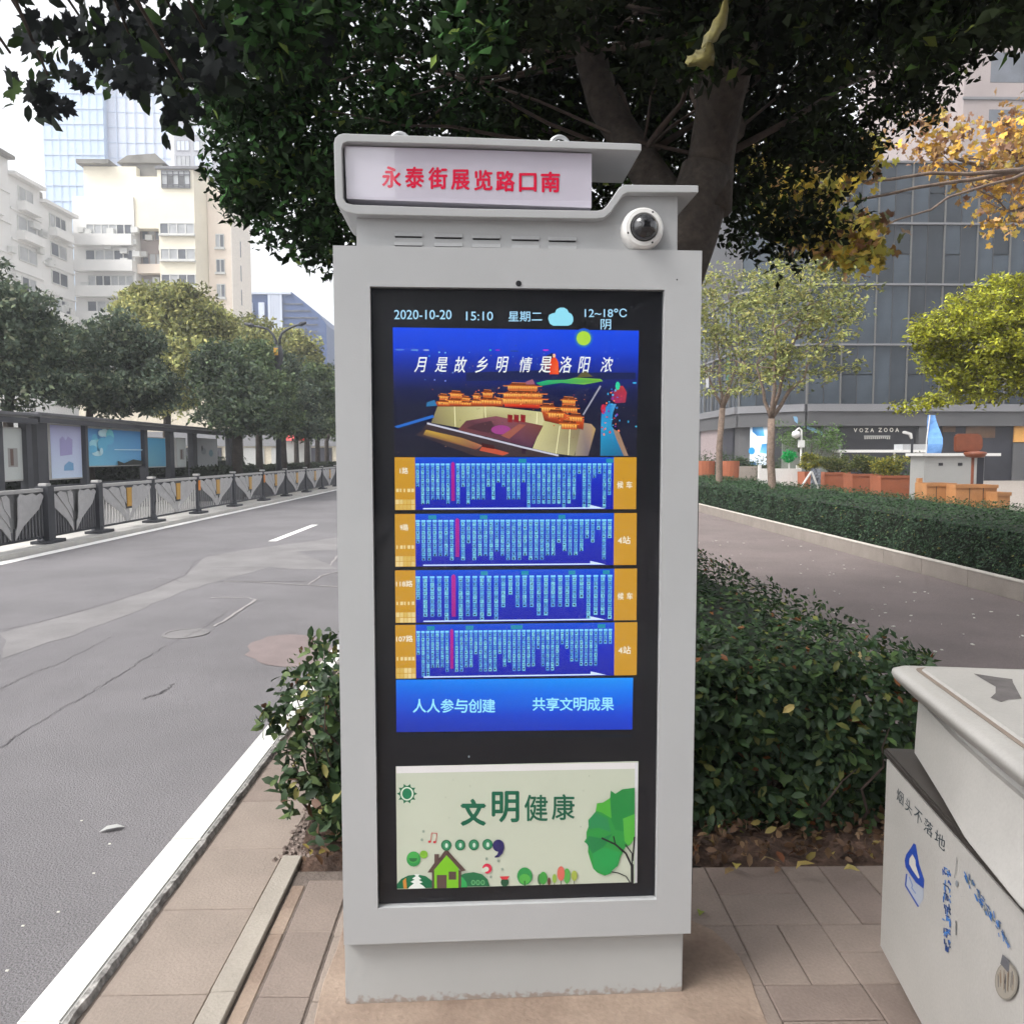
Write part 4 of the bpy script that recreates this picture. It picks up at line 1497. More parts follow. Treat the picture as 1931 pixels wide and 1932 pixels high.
pr = Print(KB, 0.0)
BB = (32, 62, 140)
pr.poly([(225, 697), (240, 705), (262, 838), (298, 945), (294, 1008), (240, 965), (205, 915), (170, 860), (164, 812), (175, 772), (208, 725)], BB)
pr.poly([(218, 772), (238, 812), (240, 850), (266, 930), (258, 938), (218, 880), (195, 838), (198, 800)], (176, 172, 165))
pr.build('phone_logo', M['print'], bn, (-0.0006, 0, 0), -math.pi / 2)
pr = Print(KB, 0.0)
pr.poly([(180, 905), (232, 962), (292, 1010), (290, 1075), (258, 1128), (170, 985)], (150, 155, 165))
pr.line([(178, 905), (170, 985), (258, 1130)], 10, BB)
pr.line([(292, 1000), (290, 1075), (260, 1125)], 3, (140, 150, 170))
pr.line([(195, 925), (218, 985), (212, 1000), (240, 1040)], 6, (90, 110, 160))
DK = (38, 50, 58)
pr.build('logo_lower_part', M['print'], bn, (-0.0006, 0, 0), -math.pi / 2)  # grey-filled lower half of the printed phone logo
pr = Print(KB, 0.0)
for ch, q in zip('烟头不落地', (((112, 312), (158, 360), (154, 448), (108, 400)), ((172, 376), (218, 424), (212, 512), (166, 464)), ((232, 440), (286, 498), (280, 590), (226, 532)), ((300, 512), (360, 576), (352, 668), (292, 604)), ((374, 592), (444, 666), (436, 758), (366, 684)))):
    v, tt = glyphs(ch)
    pts = [KB(*tuple((1 - a) * (1 - b_) * q[3][j] + a * (1 - b_) * q[2][j] + a * b_ * q[1][j] + (1 - a) * b_ * q[0][j] for j in (0, 1))) for a, b_ in v]
    pr.tris(pts, tt, [lin(DK)] * len(pts))
rs = random.Random(5)
tag(pr.build('top_lettering', M['print'], bn, (-0.0006, 0, 0), -math.pi / 2), kind='stuff')
pr = Print(KB, 0.0)
for i in range(7):
    y0 = 830 + i * 85
    x0 = 422 + 0 * i
    for q in range(9):
        ax, ay = x0 + rs.uniform(0, 55), y0 + rs.uniform(0, 70) + 8
        if rs.random() < .5:
            pr.line([(ax, ay), (min(480, ax + rs.uniform(14, 40)), ay + rs.uniform(10, 34))], 8, rs.choice([(36, 70, 130), (60, 110, 170), (40, 60, 90)]))
        else:
            pr.line([(ax, ay), (ax + rs.uniform(-4, 6), ay + rs.uniform(20, 46))], 7, rs.choice([(36, 70, 130), (30, 60, 110), (60, 110, 170)]))
pr.line([(520, 1225), (521, 1325)], 5, DK)
pr.line([(526, 790), (517, 900), (508, 935)], 3, (90, 95, 95))
pr.ell(525, 972, 10, 22, (120, 125, 130), 10)
for i in range(9):
    bx, by = 590 + i * 34, 905 + i * 55
    for q in range(6):
        ax, ay = bx + rs.uniform(-14, 22), by + rs.uniform(-20, 36)
        pr.line([(ax, ay), (ax + rs.uniform(4, 26), ay + rs.uniform(20, 58))], 6, rs.choice([(50, 80, 120), (40, 96, 160), (90, 100, 105)]))
pr.ell(872, 1640, 80, 130, (120, 115, 107), 24)
pr.ell(868, 1640, 70, 118, (138, 132, 122), 24)
pr.poly([(845, 1455), (895, 1500), (890, 1590), (830, 1520)], (88, 88, 92))
for i in range(16):
    ax = 815 + rs.uniform(0, 110)
    pr.line([(ax, 1560 + rs.uniform(0, 60)), (ax + rs.uniform(-6, 6), 1640 + rs.uniform(0, 80))], 4, rs.choice([(90, 85, 80), (110, 90, 70), (80, 80, 84)]))
tag(pr.build('side_lettering', M['print'], bn, (-0.0006, 0, 0), -math.pi / 2), kind='stuff')
for lx, ly in ((.09, -.12), (BW - .09, -.12), (.09, BL + .12), (BW - .09, BL + .12)):
    MB().lathe([(.045, 0.0), (.05, .01), (.05, .07), (.03, .0795)], 16).build('foot', M['ash'], bn, (lx, ly, 0.002))
# ================================================================== VEGETATION
GREEN = [(4, (0.030, 0.055, 0.018)), (3, (0.022, 0.042, 0.016)), (1.2, (0.060, 0.095, 0.022)), (.5, (0.10, 0.12, 0.03))]
HEDGE = [(4, (0.030, 0.060, 0.022)), (3, (0.022, 0.045, 0.020)), (1.5, (0.060, 0.105, 0.030)), (.35, (0.13, 0.14, 0.035)), (.12, (0.16, 0.06, 0.02))]
HEDGE2 = [(4, (0.030, 0.065, 0.030)), (3, (0.022, 0.050, 0.024)), (1, (0.06, 0.11, 0.045)), (.15, (0.16, 0.15, 0.04))]


def bump_h(x, y, s=2.2, a=1.0, o_=0.0):
    return a * (noise.noise(Vector((x * s, y * s, o_))) + .5 * noise.noise(Vector((x * s * 2.7, y * s * 2.7, o_ + 5))))


# --- near hedge, between road pavement and path
hx0, hx1, hy0, hy1, hh = -0.68, 1.66, 3.02, 32.0, 0.74
hedge = empty('hedge', (0.5, hy0, 0))
tag(hedge, 'dense dark green hedge right behind the grey kiosk, beside the bin', 'hedge')
loc_h = Vector((0.5, hy0, 0))
mb = MB()
nx, ny = 18, 60
for j in range(ny + 1):
    y = hy0 + .20 + (hy1 - hy0 - .2) * (j / ny) ** 1.8
    for i in range(nx + 1):
        x = hx0 + .12 + (hx1 - hx0 - .24) * i / nx
        mb.v.append((x - .5, y - hy0, hh - .13 + bump_h(x, y, 2.2, .04)))
for j in range(ny):
    for i in range(nx):
        a = j * (nx + 1) + i
        mb.f.append((a, a + 1, a + nx + 2, a + nx + 1))
        mb.m.append(0)
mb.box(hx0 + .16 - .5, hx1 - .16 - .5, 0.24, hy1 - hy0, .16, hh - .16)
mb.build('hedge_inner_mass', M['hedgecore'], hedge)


def hedge_pts(n, side):
    out, nor = [], []
    while len(out) < n:
        if side == 'top':
            y = hy0 + (hy1 - hy0) * RNG.uniform() ** 2.6
            x = RNG.uniform(hx0, hx1)
            d = RNG.uniform() ** 2 * .14
            e_ = min(x - hx0, hx1 - x, (y - hy0) * 1.2)
            z = hh + .02 + bump_h(x, y, 2.2, .05) + bump_h(x, y, 6, .03) - d - .12 * max(0, 1 - e_ / .18) ** 2 - .22 * max(0, 1 - (x - hx0) / .40) ** 1.6
            nor.append((0, 0, 1))
        elif side == 'front':
            x, z = RNG.uniform(hx0, hx1), RNG.uniform(.03, hh)
            y = hy0 + RNG.uniform() ** 2 * .16 + bump_h(x, z, 3.5, .09) - .04 + (.10 * (1 - z / hh) if x > -.2 else -0.02) - .05
            nor.append((0, -1, .5))
        elif side == 'right':
            y = hy0 + (hy1 - hy0) * RNG.uniform() ** 2.2
            z = RNG.uniform(.05, hh)
            x = hx1 + .04 - RNG.uniform() ** 2 * .12 + bump_h(y, z, 3.0, .05)
            nor.append((1, 0, .4))
        else:
            y = hy0 - .05 + (hy1 - hy0) * RNG.uniform() ** 3.0
            z = RNG.uniform(.12, .66)
            x = hx0 + .02 + .22 * (z / .66) ** 2 + RNG.uniform() ** 2 * .14 + bump_h(y, z, 3.0, .08)
            nor.append((-1, 0, .4))
        out.append((x - .5, y - hy0, z))
    return np.array(out), np.array(nor, float)


def sized(P, near=.042, k=.0012):
    d = P[:, 1]
    return (near + k * d) * RNG.uniform(.6, 1.25, len(P))


for side, n in (('top', 26000), ('front', 9000), ('right', 9000), ('left', 4200)):
    P, Nn = hedge_pts(n, side)
    low = P[:, 2] < .55
    sz = sized(P, .040)
    if side == 'front':
        sz = np.where(low, sz * 1.35, sz)
    tag(leaves('hedge_leaves', P, sz, HEDGE, T_OVAL if side in ('front', 'left') else T_DIA, None, hedge, normals=Nn * .9), kind='stuff')
# twigs and stems of the hedge's left and front lower part
mb = MB()
for i in range(150):
    if i < 90:
        x0_, y0_ = random.uniform(-.70, -.35), random.uniform(3.0, 3.8)
        p1 = (x0_ - random.uniform(.0, .2), y0_ - random.uniform(0, .25), random.uniform(.25, .62))
    else:
        x0_, y0_ = random.uniform(-.3, 1.75), random.uniform(3.05, 3.3)
        p1 = (x0_ + random.uniform(-.2, .2), y0_ - random.uniform(0, .2), random.uniform(.2, .6))
    limb(mb, (x0_ - .5, y0_ - hy0, 0), (p1[0] - .5, p1[1] - hy0, p1[2]), random.uniform(.005, .011), .002, 5, .12, 5)
tag(mb.build('twigs', M['twig'], hedge), kind='stuff')
# loose leafy shoots reaching out at the left corner
cs, rad, per = [], [], []
for (px, py, Y, r_) in ((520, 1345, 3.05, .07), (545, 1300, 3.2, .08), (570, 1262, 3.4, .09), (610, 1215, 3.6, .10), (560, 1400, 2.98, .09), (590, 1340, 3.1, .12), (612, 1420, 3.0, .12), (560, 1455, 2.9, .08), (600, 1480, 2.9, .10), (625, 1520, 2.8, .08), (540, 1478, 2.9, .05), (545, 1520, 2.78, .035), (625, 1300, 3.3, .12), (505, 1370, 3.0, .04), (500, 1345, 3.0, .03)):
    p = A(px, py, Y)
    cs.append((p.x - .5, p.y - hy0, p.z))
    rad.append(r_)
    per.append(2700 * r_ ** 1.6)
P = clumps(cs, rad, per)
tag(leaves('shoot_leaves', P, RNG.uniform(.03, .068, len(P)), [(3, (0.035, 0.065, 0.026)), (2, (0.025, 0.045, 0.02)), (2, (0.09, 0.13, 0.045)), (.5, (0.25, 0.23, 0.07)), (.3, (0.10, 0.05, 0.03))], T_OVAL, None, hedge, droop=.8), kind='stuff')

# --- far hedge beyond the path
fx0, fx1, fy0, fy1, fh = 5.72, 8.25, 3.0, 46.0, 0.73
h2 = empty('hedge', (fx0, fy0, 0))
tag(h2, 'long low clipped hedge between the path and the shop terrace on the right', 'hedge')
mb = MB()
ny = 70
for j in range(ny + 1):
    y = (fy1 - fy0) * (j / ny) ** 1.5
    for i in range(nx + 1):
        x = .12 + (fx1 - fx0 - .2) * i / nx
        mb.v.append((x, y, fh - .10 + bump_h(x, y, 1.2, .04)))
for j in range(ny):
    for i in range(nx):
        a = j * (nx + 1) + i
        mb.f.append((a, a + 1, a + nx + 2, a + nx + 1))
        mb.m.append(0)
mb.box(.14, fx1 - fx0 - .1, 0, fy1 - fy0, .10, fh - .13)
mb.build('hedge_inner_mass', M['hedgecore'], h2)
for side, n in (('top', 30000), ('front', 24000)):
    u_ = RNG.uniform(0, 1, n)
    y = 4.0 + (fy1 - fy0 - 4) * u_ ** 1.9
    if side == 'top':
        x = RNG.uniform(0, fx1 - fx0, n)
        z = fh + np.array([bump_h(a, b_, 1.2, .07) + bump_h(a, b_, 4.5, .035) for a, b_ in zip(x, y)]) - RNG.uniform(0, 1, n) ** 2 * .09 - .10 * np.maximum(0, 1 - x / .25) ** 1.5
        Nn = np.tile((0, 0, 1.0), (n, 1))
    else:
        z = RNG.uniform(.05, fh, n)
        x = RNG.uniform(0, 1, n) ** 2 * .14 + np.array([bump_h(a, b_, 2.0, .13) for a, b_ in zip(y, z)]) - .03
        Nn = np.tile((-1, 0, .4), (n, 1))
    P = np.stack([x, y, z], 1)
    sz = (.030 + .0016 * y) * RNG.uniform(.6, 1.3, n)
    tag(leaves('hedge_leaves', P, sz, HEDGE2 if side == 'front' else [(3, (0.040, 0.085, 0.035)), (2, (0.030, 0.066, 0.028)), (1, (0.06, 0.12, 0.045))], T_DIA, None, h2, normals=Nn), kind='stuff')

# --- fallen leaves on the soil
n = 1500
P = np.stack([RNG.uniform(-.70, 1.75, n), SOILY + RNG.uniform(0, .42, n), np.full(n, .0)], 1)
P[:, 2] = [0.025 + 0.05 * noise.noise(Vector((a * 5, b_ * 5, 0))) + 0.05 * min(1, (b_ - SOILY) / .3) + random.uniform(-.01, .02) for a, b_, _ in P]
tag(leaves('leaf_litter', P, RNG.uniform(.02, .055, n), [(3, (0.10, 0.055, 0.030)), (2, (0.16, 0.10, 0.055)), (1, (0.06, 0.04, 0.03)), (.35, (0.28, 0.22, 0.06)), (.35, (0.14, 0.05, 0.02))], T_OVAL, None, None, up=.5), kind='stuff')


def one_leaf(px, py, Y, z, size, col, label, up=1.0, tm=T_OVAL, tilt=(0, 0, 0)):
    p = A(px, py, Y) if Y else G(px, py, z)
    tv, tf = tm
    me = bpy.data.meshes.new('fallen_leaf')
    v = tv * size
    v = v + np.stack([np.zeros(len(v)), np.zeros(len(v)), size * .12 * np.sin(v[:, 0] / size * 5)], 1)
    me.from_pydata([tuple(a) for a in v], [], [tuple(f) for f in tf.tolist()])
    at = me.color_attributes.new('Col', 'FLOAT_COLOR', 'POINT')
    at.data.foreach_set('color', np.array([(*col, 1)] * len(v), np.float32).ravel())
    me.materials.append(M['leaf'])
    o_ = bpy.data.objects.new('fallen_leaf', me)
    COL.objects.link(o_)
    o_.location = p
    o_.rotation_euler = tilt
    tag(o_, label, 'leaf', 'single fallen leaves')
    return o_


one_leaf(1608, 1240, 3.12, 0, .085, (.50, .40, .20), 'pale tan curled leaf resting high on the hedge, left of the bin lid', tilt=(.9, 0, .1))
one_leaf(1405, 1255, 3.05, 0, .07, (.20, .065, .035), 'reddish brown leaf stuck upright in the hedge nearer the kiosk', tilt=(1.1, .9, .2))
one_leaf(1475, 1345, 2.94, 0, .06, (.48, .38, .14), 'yellow folded leaf lying on the hedge below the tan one', tilt=(1.0, -.6, 0))
yl = [(1388, 1640, .075, (.34, .28, .07)), (1433, 1625, .07, (.30, .22, .11)), (1500, 1640, .07, (.33, .25, .08)), (1460, 1648, .05, (.20, .12, .07)), (1590, 1640, .06, (.33, .27, .08)), (1366, 1650, .05, (.25, .17, .08))]
for i, (px, py, s_, c) in enumerate(yl):
    g = G(px, py, .03)
    one_leaf(px, py, None, .04, s_, c, ['yellow green cupped leaf at the soil edge right of the kiosk', 'long tan leaf leaning over the yellow green one', 'pale yellow leaf on the soil edge below the hedge centre', 'small brown leaf between two yellow ones on the soil edge', 'pale yellow leaf on the soil edge nearest the bin', 'small tan leaf on the soil edge closest to the kiosk'][i], tilt=(random.uniform(-.5, .5), random.uniform(-.5, .2), random.uniform(-.8, 1.5)))
one_leaf(1318, 1728, None, .012, .06, (.20, .24, .05), 'green leaf lying on the pavers beside the kiosk', tilt=(.1, .1, 1.1))



def curled_leaf(px, py, Y, L_, W_, rot, label):
    p = A(px, py, Y)
    mb_ = MB()
    nu, nv_ = 18, 8
    for i_ in range(nu + 1):
        t_ = i_ / nu
        w_ = W_ * (math.sin(math.pi * min(1, t_ * 1.02)) ** .7) * (1 + .12 * math.sin(t_ * 21))
        for k_ in range(nv_ + 1):
            q_ = k_ / nv_ - .5
            mb_.v.append((w_ * q_ + .018 * math.sin(t_ * 4.5), .55 * W_ * (q_ * q_) * 3 * math.sin(t_ * 2.4) + .02 * math.sin(t_ * 3), -L_ * t_ + .004 * math.cos(q_ * 30 + t_ * 20)))
    for i_ in range(nu):
        for k_ in range(nv_):
            a_ = i_ * (nv_ + 1) + k_
            mb_.f.append((a_, a_ + 1, a_ + nv_ + 2, a_ + nv_ + 1))
            mb_.m.append(0)
    o_ = mb_.build('hanging_leaf', mat('dull_yellow_leaf', (.105, .090, .024), .7, .45, 22, .2, 60, fine=.25), None, p, smooth=True)
    o_.rotation_euler = rot
    tag(o_, label, 'leaf')


curled_leaf(1370, -6, 2.5, .16, .045, (.2, .22, .3), 'long curled yellow green leaf hanging from the limb at the top of the view')
curled_leaf(1340, 78, 2.5, .085, .07, (.3, .55, .2), 'shorter broad yellow green leaf just below the long curled one')


# ------------------------------------------------------------------ trees
def tree(name, root, label, trunk, blobs, nclump, per, rc, lsize, pal, group=None, bark='bark', limbs=None, mat_='leaffar', tm=T_DIA, cat='tree', up=.2, flat_=.8):
    root = Vector(root)
    e_ = empty(name, root)
    tag(e_, label, cat, group)
    mb_ = MB()
    pts = [Vector(p) - root for p in trunk[0]]
    mb_.tube(pts, trunk[1], 10)
    mb_.build('trunk', M[bark], e_, smooth=True)
    bl = [(tuple(Vector(c) - root), r_) for c, r_ in blobs]
    cs_, P_, var_ = crown_points(bl, nclump, per, rc, flat_)
    mb_ = MB()
    if limbs:
        for a, b_, r0, r1 in limbs:
            limb(mb_, Vector(a) - root, Vector(b_) - root, r0, r1, 7)
    top = pts[-1]
    sel = RNG.choice(len(cs_), min(len(cs_), 16), replace=False)
    for i_ in sel:
        st = pts[-1].lerp(pts[-2], random.uniform(0, .8)) if not limbs else (Vector(random.choice(limbs)[1]) - root)
        limb(mb_, st, cs_[i_], trunk[1][-1] * (.45 if not limbs else .22), .008, 5, .08, 5)
    mb_.build('branches', M[bark], e_, smooth=True)
    sz = RNG.uniform(.65, 1.3, len(P_)) * lsize
    tag(leaves('crown', P_, sz, pal, tm, M[mat_], e_, up=up, vary=var_), kind='stuff')
    return e_


# the big tree behind the kiosk
TY = 4.3
root = Vector((0.60, TY, 0))
bt_ = empty('street_tree', root)
tag(bt_, 'big dark tree leaning out behind the kiosk, its crown over the top of the view', 'tree')
mb = MB()
tr = [Vector((0.60, TY, -.05)), A(1215, 760, TY), A(1262, 560, TY), A(1300, 440, TY), A(1335, 320, TY)]
mb.tube([p - root for p in tr], [.19, .15, .145, .15, .14], 14)
# two great limbs
mb.tube([p - root for p in [A(1330, 400, TY), A(1340, 300, TY), A(1360, 180, TY - .2), A(1400, 40, TY - .5), A(1440, -160, TY - 1)]], [.135, .12, .115, .105, .08], 12)
mb.tube([p - root for p in [A(1300, 470, TY), A(1258, 380, TY + .1), A(1205, 300, TY + .3), A(1140, 200, TY + .4), A(1110, 100, TY + .4), A(1075, -80, TY + .2)]], [.11, .11, .10, .095, .085, .065], 12)
mb.tube([p - root for p in [A(1370, 250, TY), A(1335, 150, TY + .3), A(1300, 40, TY + .6), A(1280, -100, TY + .8)]], [.10, .085, .07, .05], 10)
mb.build('trunk', M['bark'], bt_, smooth=True)
CROWN = [(430, -420), (395, 110), (415, 150), (410, 230), (435, 330), (425, 390), (490, 440), (560, 485), (640, 490), (700, 330), (900, 200), (1250, 250), (1380, 330), (1370, 440), (1440, 480), (1510, 485), (1560, 440), (1570, 380), (1590, 320), (1640, 290), (1690, 260), (1730, 190), (1800, 130), (1880, 80), (1990, 20), (2100, -420)]
cs, rad, per = [], [], []
while len(cs) < 900:
    px, py = random.uniform(380, 2100), random.uniform(-420, 510)
    if not inpoly(px, py, CROWN):
        continue
    if noise.noise(Vector((px / 90, py / 90, 2))) < -0.42:
        continue
    if inpoly(px, py, [(1420, 300), (1560, 330), (1630, 400), (1600, 470), (1500, 470), (1420, 420)]) and random.random() < .8:
        continue
    Y = random.uniform(4.6, 8.0) if py > 120 else random.uniform(3.2, 7.5)
    p = A(px, py, Y)
    cs.append(tuple(p - root))
    rad.append(random.uniform(.16, .34) * (Y / 5.5))
    per.append(random.uniform(80, 160) * (1.25 if px < 760 else 1))
for i in range(95):
    p = A(random.uniform(840, 1270), random.uniform(170, 420), random.uniform(5, 7.8))
    cs.append(tuple(p - root))
    rad.append(.3)
    per.append(130)
for i in range(330):      # unseen crown clumps added over and behind the camera for shade
    p = Vector((random.uniform(-1.2, 4.5), random.uniform(-3.5, 3.5), random.uniform(4.2, 6.4)))
    if p.x < 0 and random.random() < .4:
        continue
    cs.append(tuple(p - root))
    rad.append(.45)
    per.append(110)
P = clumps(cs, rad, per)
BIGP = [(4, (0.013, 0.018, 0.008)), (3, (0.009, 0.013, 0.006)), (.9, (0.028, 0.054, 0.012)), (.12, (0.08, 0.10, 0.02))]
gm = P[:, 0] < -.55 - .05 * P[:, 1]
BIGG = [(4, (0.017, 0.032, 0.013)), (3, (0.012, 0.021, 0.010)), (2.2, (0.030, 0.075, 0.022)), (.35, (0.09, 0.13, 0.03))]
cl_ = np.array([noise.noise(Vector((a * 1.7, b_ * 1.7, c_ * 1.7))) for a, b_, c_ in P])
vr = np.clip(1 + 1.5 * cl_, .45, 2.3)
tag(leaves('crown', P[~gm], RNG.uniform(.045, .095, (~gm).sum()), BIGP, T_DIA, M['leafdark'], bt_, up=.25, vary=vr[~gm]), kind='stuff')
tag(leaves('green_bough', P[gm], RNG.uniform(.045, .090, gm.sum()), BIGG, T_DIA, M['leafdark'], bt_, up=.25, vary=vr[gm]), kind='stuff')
mb = MB()
for i in RNG.choice(900, 52, replace=False):
    e_ = Vector(cs[i])
    st = random.choice([A(1400, 40, TY - .5), A(1110, 100, TY + .4), A(1300, 40, TY + .6), A(1352, 300, TY), A(1205, 300, TY + .3)]) - root
    limb(mb, st, e_, random.uniform(.008, .022), .003, 5, .07, 6)
mb.build('branches', M['twig'], bt_, smooth=True)
# two leaves dangling near the lens at the top of the limb
mb = MB()
# brown seed cluster
# --- plane tree: large lobed leaves, top left and right
proot = Vector((-.95, -2.0, 0))
pt = empty('plane_tree', proot)
tag(pt, 'plane tree whose large lobed leaves hang in from the upper left corner', 'tree')
mb = MB()
mb.tube([(0, 0, 0), (.05, .1, 1.5), (0, .3, 3.0), (-.1, .8, 4.0)], [.16, .13, .12, .09], 10)
mb.build('trunk', M['barkpale'], pt, smooth=True)
mb = MB()
tips = []
for (px, py, Y) in ((60, 90, 3.4), (150, 60, 3.5), (250, 110, 3.5), (400, 110, 3.3), (330, 60, 3.4), (90, 170, 3.3), (345, 180, 3.2), (520, 60, 3.5), (20, 130, 3.2)):
    p = A(px, py - 30, Y) - proot
    limb(mb, (-.1, .8, 4.0), p, .03, .005, 6, .06, 7)
mb.build('branches', M['twig'], pt, smooth=True)
PL = []
for (px, py, Y, rx, ry, n) in ((60, 60, 3.4, 60, 30, 10), (20, 135, 3.2, 30, 26, 7), (90, 130, 3.3, 60, 20, 9), (150, 60, 3.5, 90, 46, 26), (250, 50, 3.6, 100, 50, 44), (200, 140, 3.4, 60, 30, 16), (72, 178, 3.2, 22, 10, 4), (100, 205, 3.2, 24, 12, 6), (370, 50, 3.6, 110, 50, 60), (330, 125, 3.4, 70, 40, 34), (270, 170, 3.4, 36, 22, 9), (345, 185, 3.1, 30, 30, 14), (320, 215, 3.1, 20, 16, 6), (400, 120, 3.3, 40, 50, 24), (490, 70, 3.5, 90, 60, 44), (600, 40, 3.6, 110, 50, 40), (200, -60, 3.6, 260, 50, 70)):
    for i in range(n):
        p = A(px + random.gauss(0, rx * .55), py + random.gauss(0, ry * .55), Y + random.uniform(-.3, .5))
        PL.append(tuple(p - proot))
camdir = np.array([(0.1, -0.75, -.35)] * len(PL))
PO_ = np.array(PL) + RNG.normal(size=(len(PL), 3)) * .05
tag(leaves('small_leaves', PO_, RNG.uniform(.055, .10, len(PL)), [(3, (0.018, 0.024, 0.017)), (1, (0.03, 0.055, 0.018))], T_OVAL, M['leafdark'], pt, normals=camdir * 1.2, droop=.6), kind='stuff')
sel_ = RNG.uniform(0, 1, len(PL)) < .55
PL = np.array(PL)[sel_]
camdir = camdir[sel_]
tag(leaves('crown', PL, RNG.uniform(.085, .14, len(PL)), [(3, (0.018, 0.020, 0.021)), (2, (0.013, 0.015, 0.015)), (.3, (0.03, 0.05, 0.015))], T_LOB, M['leafdark'], pt, normals=camdir * 1.6, droop=.6), kind='stuff')

# right upper plane tree: yellow and brown lobed leaves further back
YB = [(4, (0.55, 0.42, 0.07)), (3, (0.38, 0.36, 0.07)), (1.5, (0.36, 0.21, 0.09)), (1, (0.16, 0.18, 0.05)), (.6, (0.18, 0.09, 0.05))]


def blob(px, py, Y, rpx, rpy=None, ry=None):
    p = A(px, py, Y)
    s_ = Y / FPX
    return (tuple(p), (rpx * s_, ry or rpx * s_, (rpy or rpx) * s_))


r1 = Vector((9.6, 12.5, 0))
tree('plane_tree', r1, 'plane tree with thinning orange and brown leaves before the pale wall, upper right', ([r1, r1 + Vector((0, 0, 2)), r1 + Vector((-.3, 0, 4.2)), r1 + Vector((-.2, .2, 5.5))], [.16, .14, .11, .07]),
     [blob(1880, 330, 12, 100, 55), blob(1800, 290, 12, 60, 40), blob(1930, 250, 12.5, 90, 60), blob(1740, 255, 12, 50, 35), blob(1895, 410, 12, 60, 26), blob(2050, 300, 13, 110, 100)], 120, 18, .34, .13,
     [(3, (0.60, 0.36, 0.06)), (2, (0.40, 0.24, 0.10)), (2, (0.24, 0.13, 0.08)), (1, (0.45, 0.34, 0.08))], bark='barkpale', tm=T_LOB, mat_='leaf',
     limbs=[(r1 + Vector((-.2, .2, 5.5)), A(1890, 320, 12), .05, .015), (r1 + Vector((-.2, .2, 5.5)), A(1800, 300, 12), .04, .012), (r1 + Vector((-.2, .2, 5.5)), A(1900, 400, 12), .03, .012)])
tree('plane_tree', Vector((8.9, 10.5, 0)), 'slim plane tree with yellow lobed leaves and dangling brown seeds above the hedge', ([Vector((8.9, 10.5, 0)), Vector((8.8, 10.5, 2)), Vector((8.5, 10.4, 4.4)), Vector((6.6, 9.9, 5.0))], [.10, .09, .07, .03]),
     [blob(1500, 370, 8.6, 80, 50), blob(1570, 430, 8.4, 80, 40), blob(1630, 470, 8.2, 50, 26), blob(1460, 320, 9, 60, 50), blob(1600, 300, 9, 60, 40)], 120, 17, .26, .15,
     YB, bark='barkpale', tm=T_LOB, mat_='leaf', limbs=[(Vector((6.6, 9.9, 5.0)), A(1600, 380, 8.8), .03, .012), (Vector((6.6, 9.9, 5.0)), A(1510, 350, 8.8), .03, .010), (Vector((6.6, 9.9, 5.0)), A(1640, 440, 8.6), .02, .008)])

# slim trees on the far hedge with airy olive crowns
AIRY = [(3, (0.30, 0.32, 0.11)), (2, (0.22, 0.25, 0.09)), (2, (0.40, 0.37, 0.13)), (1, (0.13, 0.15, 0.06))]


def slim(px, pyb, Y, label, split, blobs, nc, per, bark='barkpale'):
    b0 = A(px, pyb, Y)
    b0.z = 0.02
    f = A(split[0], split[1], Y)
    limbs = [(f, A(a, b_, Y + dy), .055, .018) for a, b_, dy in split[2]]
    return tree('slender_tree', b0, label, ([b0, b0.lerp(f, .25) + Vector((.02, 0, 0)), b0.lerp(f, .6) + Vector((-.03, 0, 0)), f], [.125, .10, .092, .088]), blobs, nc, per, .34, .115, AIRY, 'slender trees along the far hedge', bark, limbs, 'leaffar', flat_=.4, up=.7)


slim(1352, 940, 23.5, 'slender tree with olive leaves and grey trunk nearest the kiosk edge', (1362, 770, [(1330, 700, 0), (1352, 640, .5), (1395, 650, -.3), (1400, 700, .4)]),
     [blob(1345, 580, 23, 60, 70), blob(1400, 640, 23, 75, 70), blob(1330, 670, 24, 50, 60), blob(1390, 550, 24, 80, 50), blob(1350, 720, 23, 50, 24), blob(1430, 700, 24, 60, 30), blob(1330, 620, 23, 30, 130), blob(1420, 730, 23, 40, 14)], 300, 19)
slim(1456, 930, 19.5, 'slender tree with forked brown trunk and pale olive leaves, middle of the right side', (1454, 790, [(1425, 690, 0), (1500, 640, .3), (1460, 620, -.3), (1560, 640, .6)]),
     [blob(1460, 590, 19.5, 90, 70), blob(1530, 560, 19.5, 100, 56), blob(1550, 645, 19, 66, 60), blob(1440, 670, 19.5, 80, 50), blob(1500, 510, 20, 90, 36), blob(1580, 500, 20, 50, 30), blob(1570, 590, 19, 60, 26), blob(1500, 710, 19.3, 90, 26), blob(1610, 560, 19.3, 50, 30), blob(1600, 690, 19, 30, 14), blob(1590, 480, 19.5, 60, 24), blob(1400, 740, 19.5, 34, 14)], 350, 19)
LIME = [(4, (0.46, 0.46, 0.05)), (3, (0.34, 0.37, 0.06)), (2, (0.24, 0.25, 0.06)), (1, (0.16, 0.15, 0.07))]
r3 = Vector((10.5, 14.5, 0))
tree('lime_green_tree', r3, 'bright yellow green tree in front of the office glass at the right edge', ([r3, r3 + Vector((0, 0, 1.5)), r3 + Vector((-.4, 0, 2.6)), r3 + Vector((-1.1, 0, 3.4))], [.10, .085, .07, .05]),
     [blob(1840, 640, 14, 110, 80), blob(1770, 620, 14, 50, 45), blob(1900, 580, 14.5, 110, 60), blob(1860, 720, 14, 90, 45), blob(1950, 660, 14, 100, 100), blob(1800, 700, 14, 50, 40), blob(1740, 625, 13.8, 30, 16), blob(1720, 770, 13.5, 26, 8), blob(1760, 755, 13.5, 40, 12)], 620, 44, .24, .085, LIME, bark='barkpale', flat_=.45, up=.6)

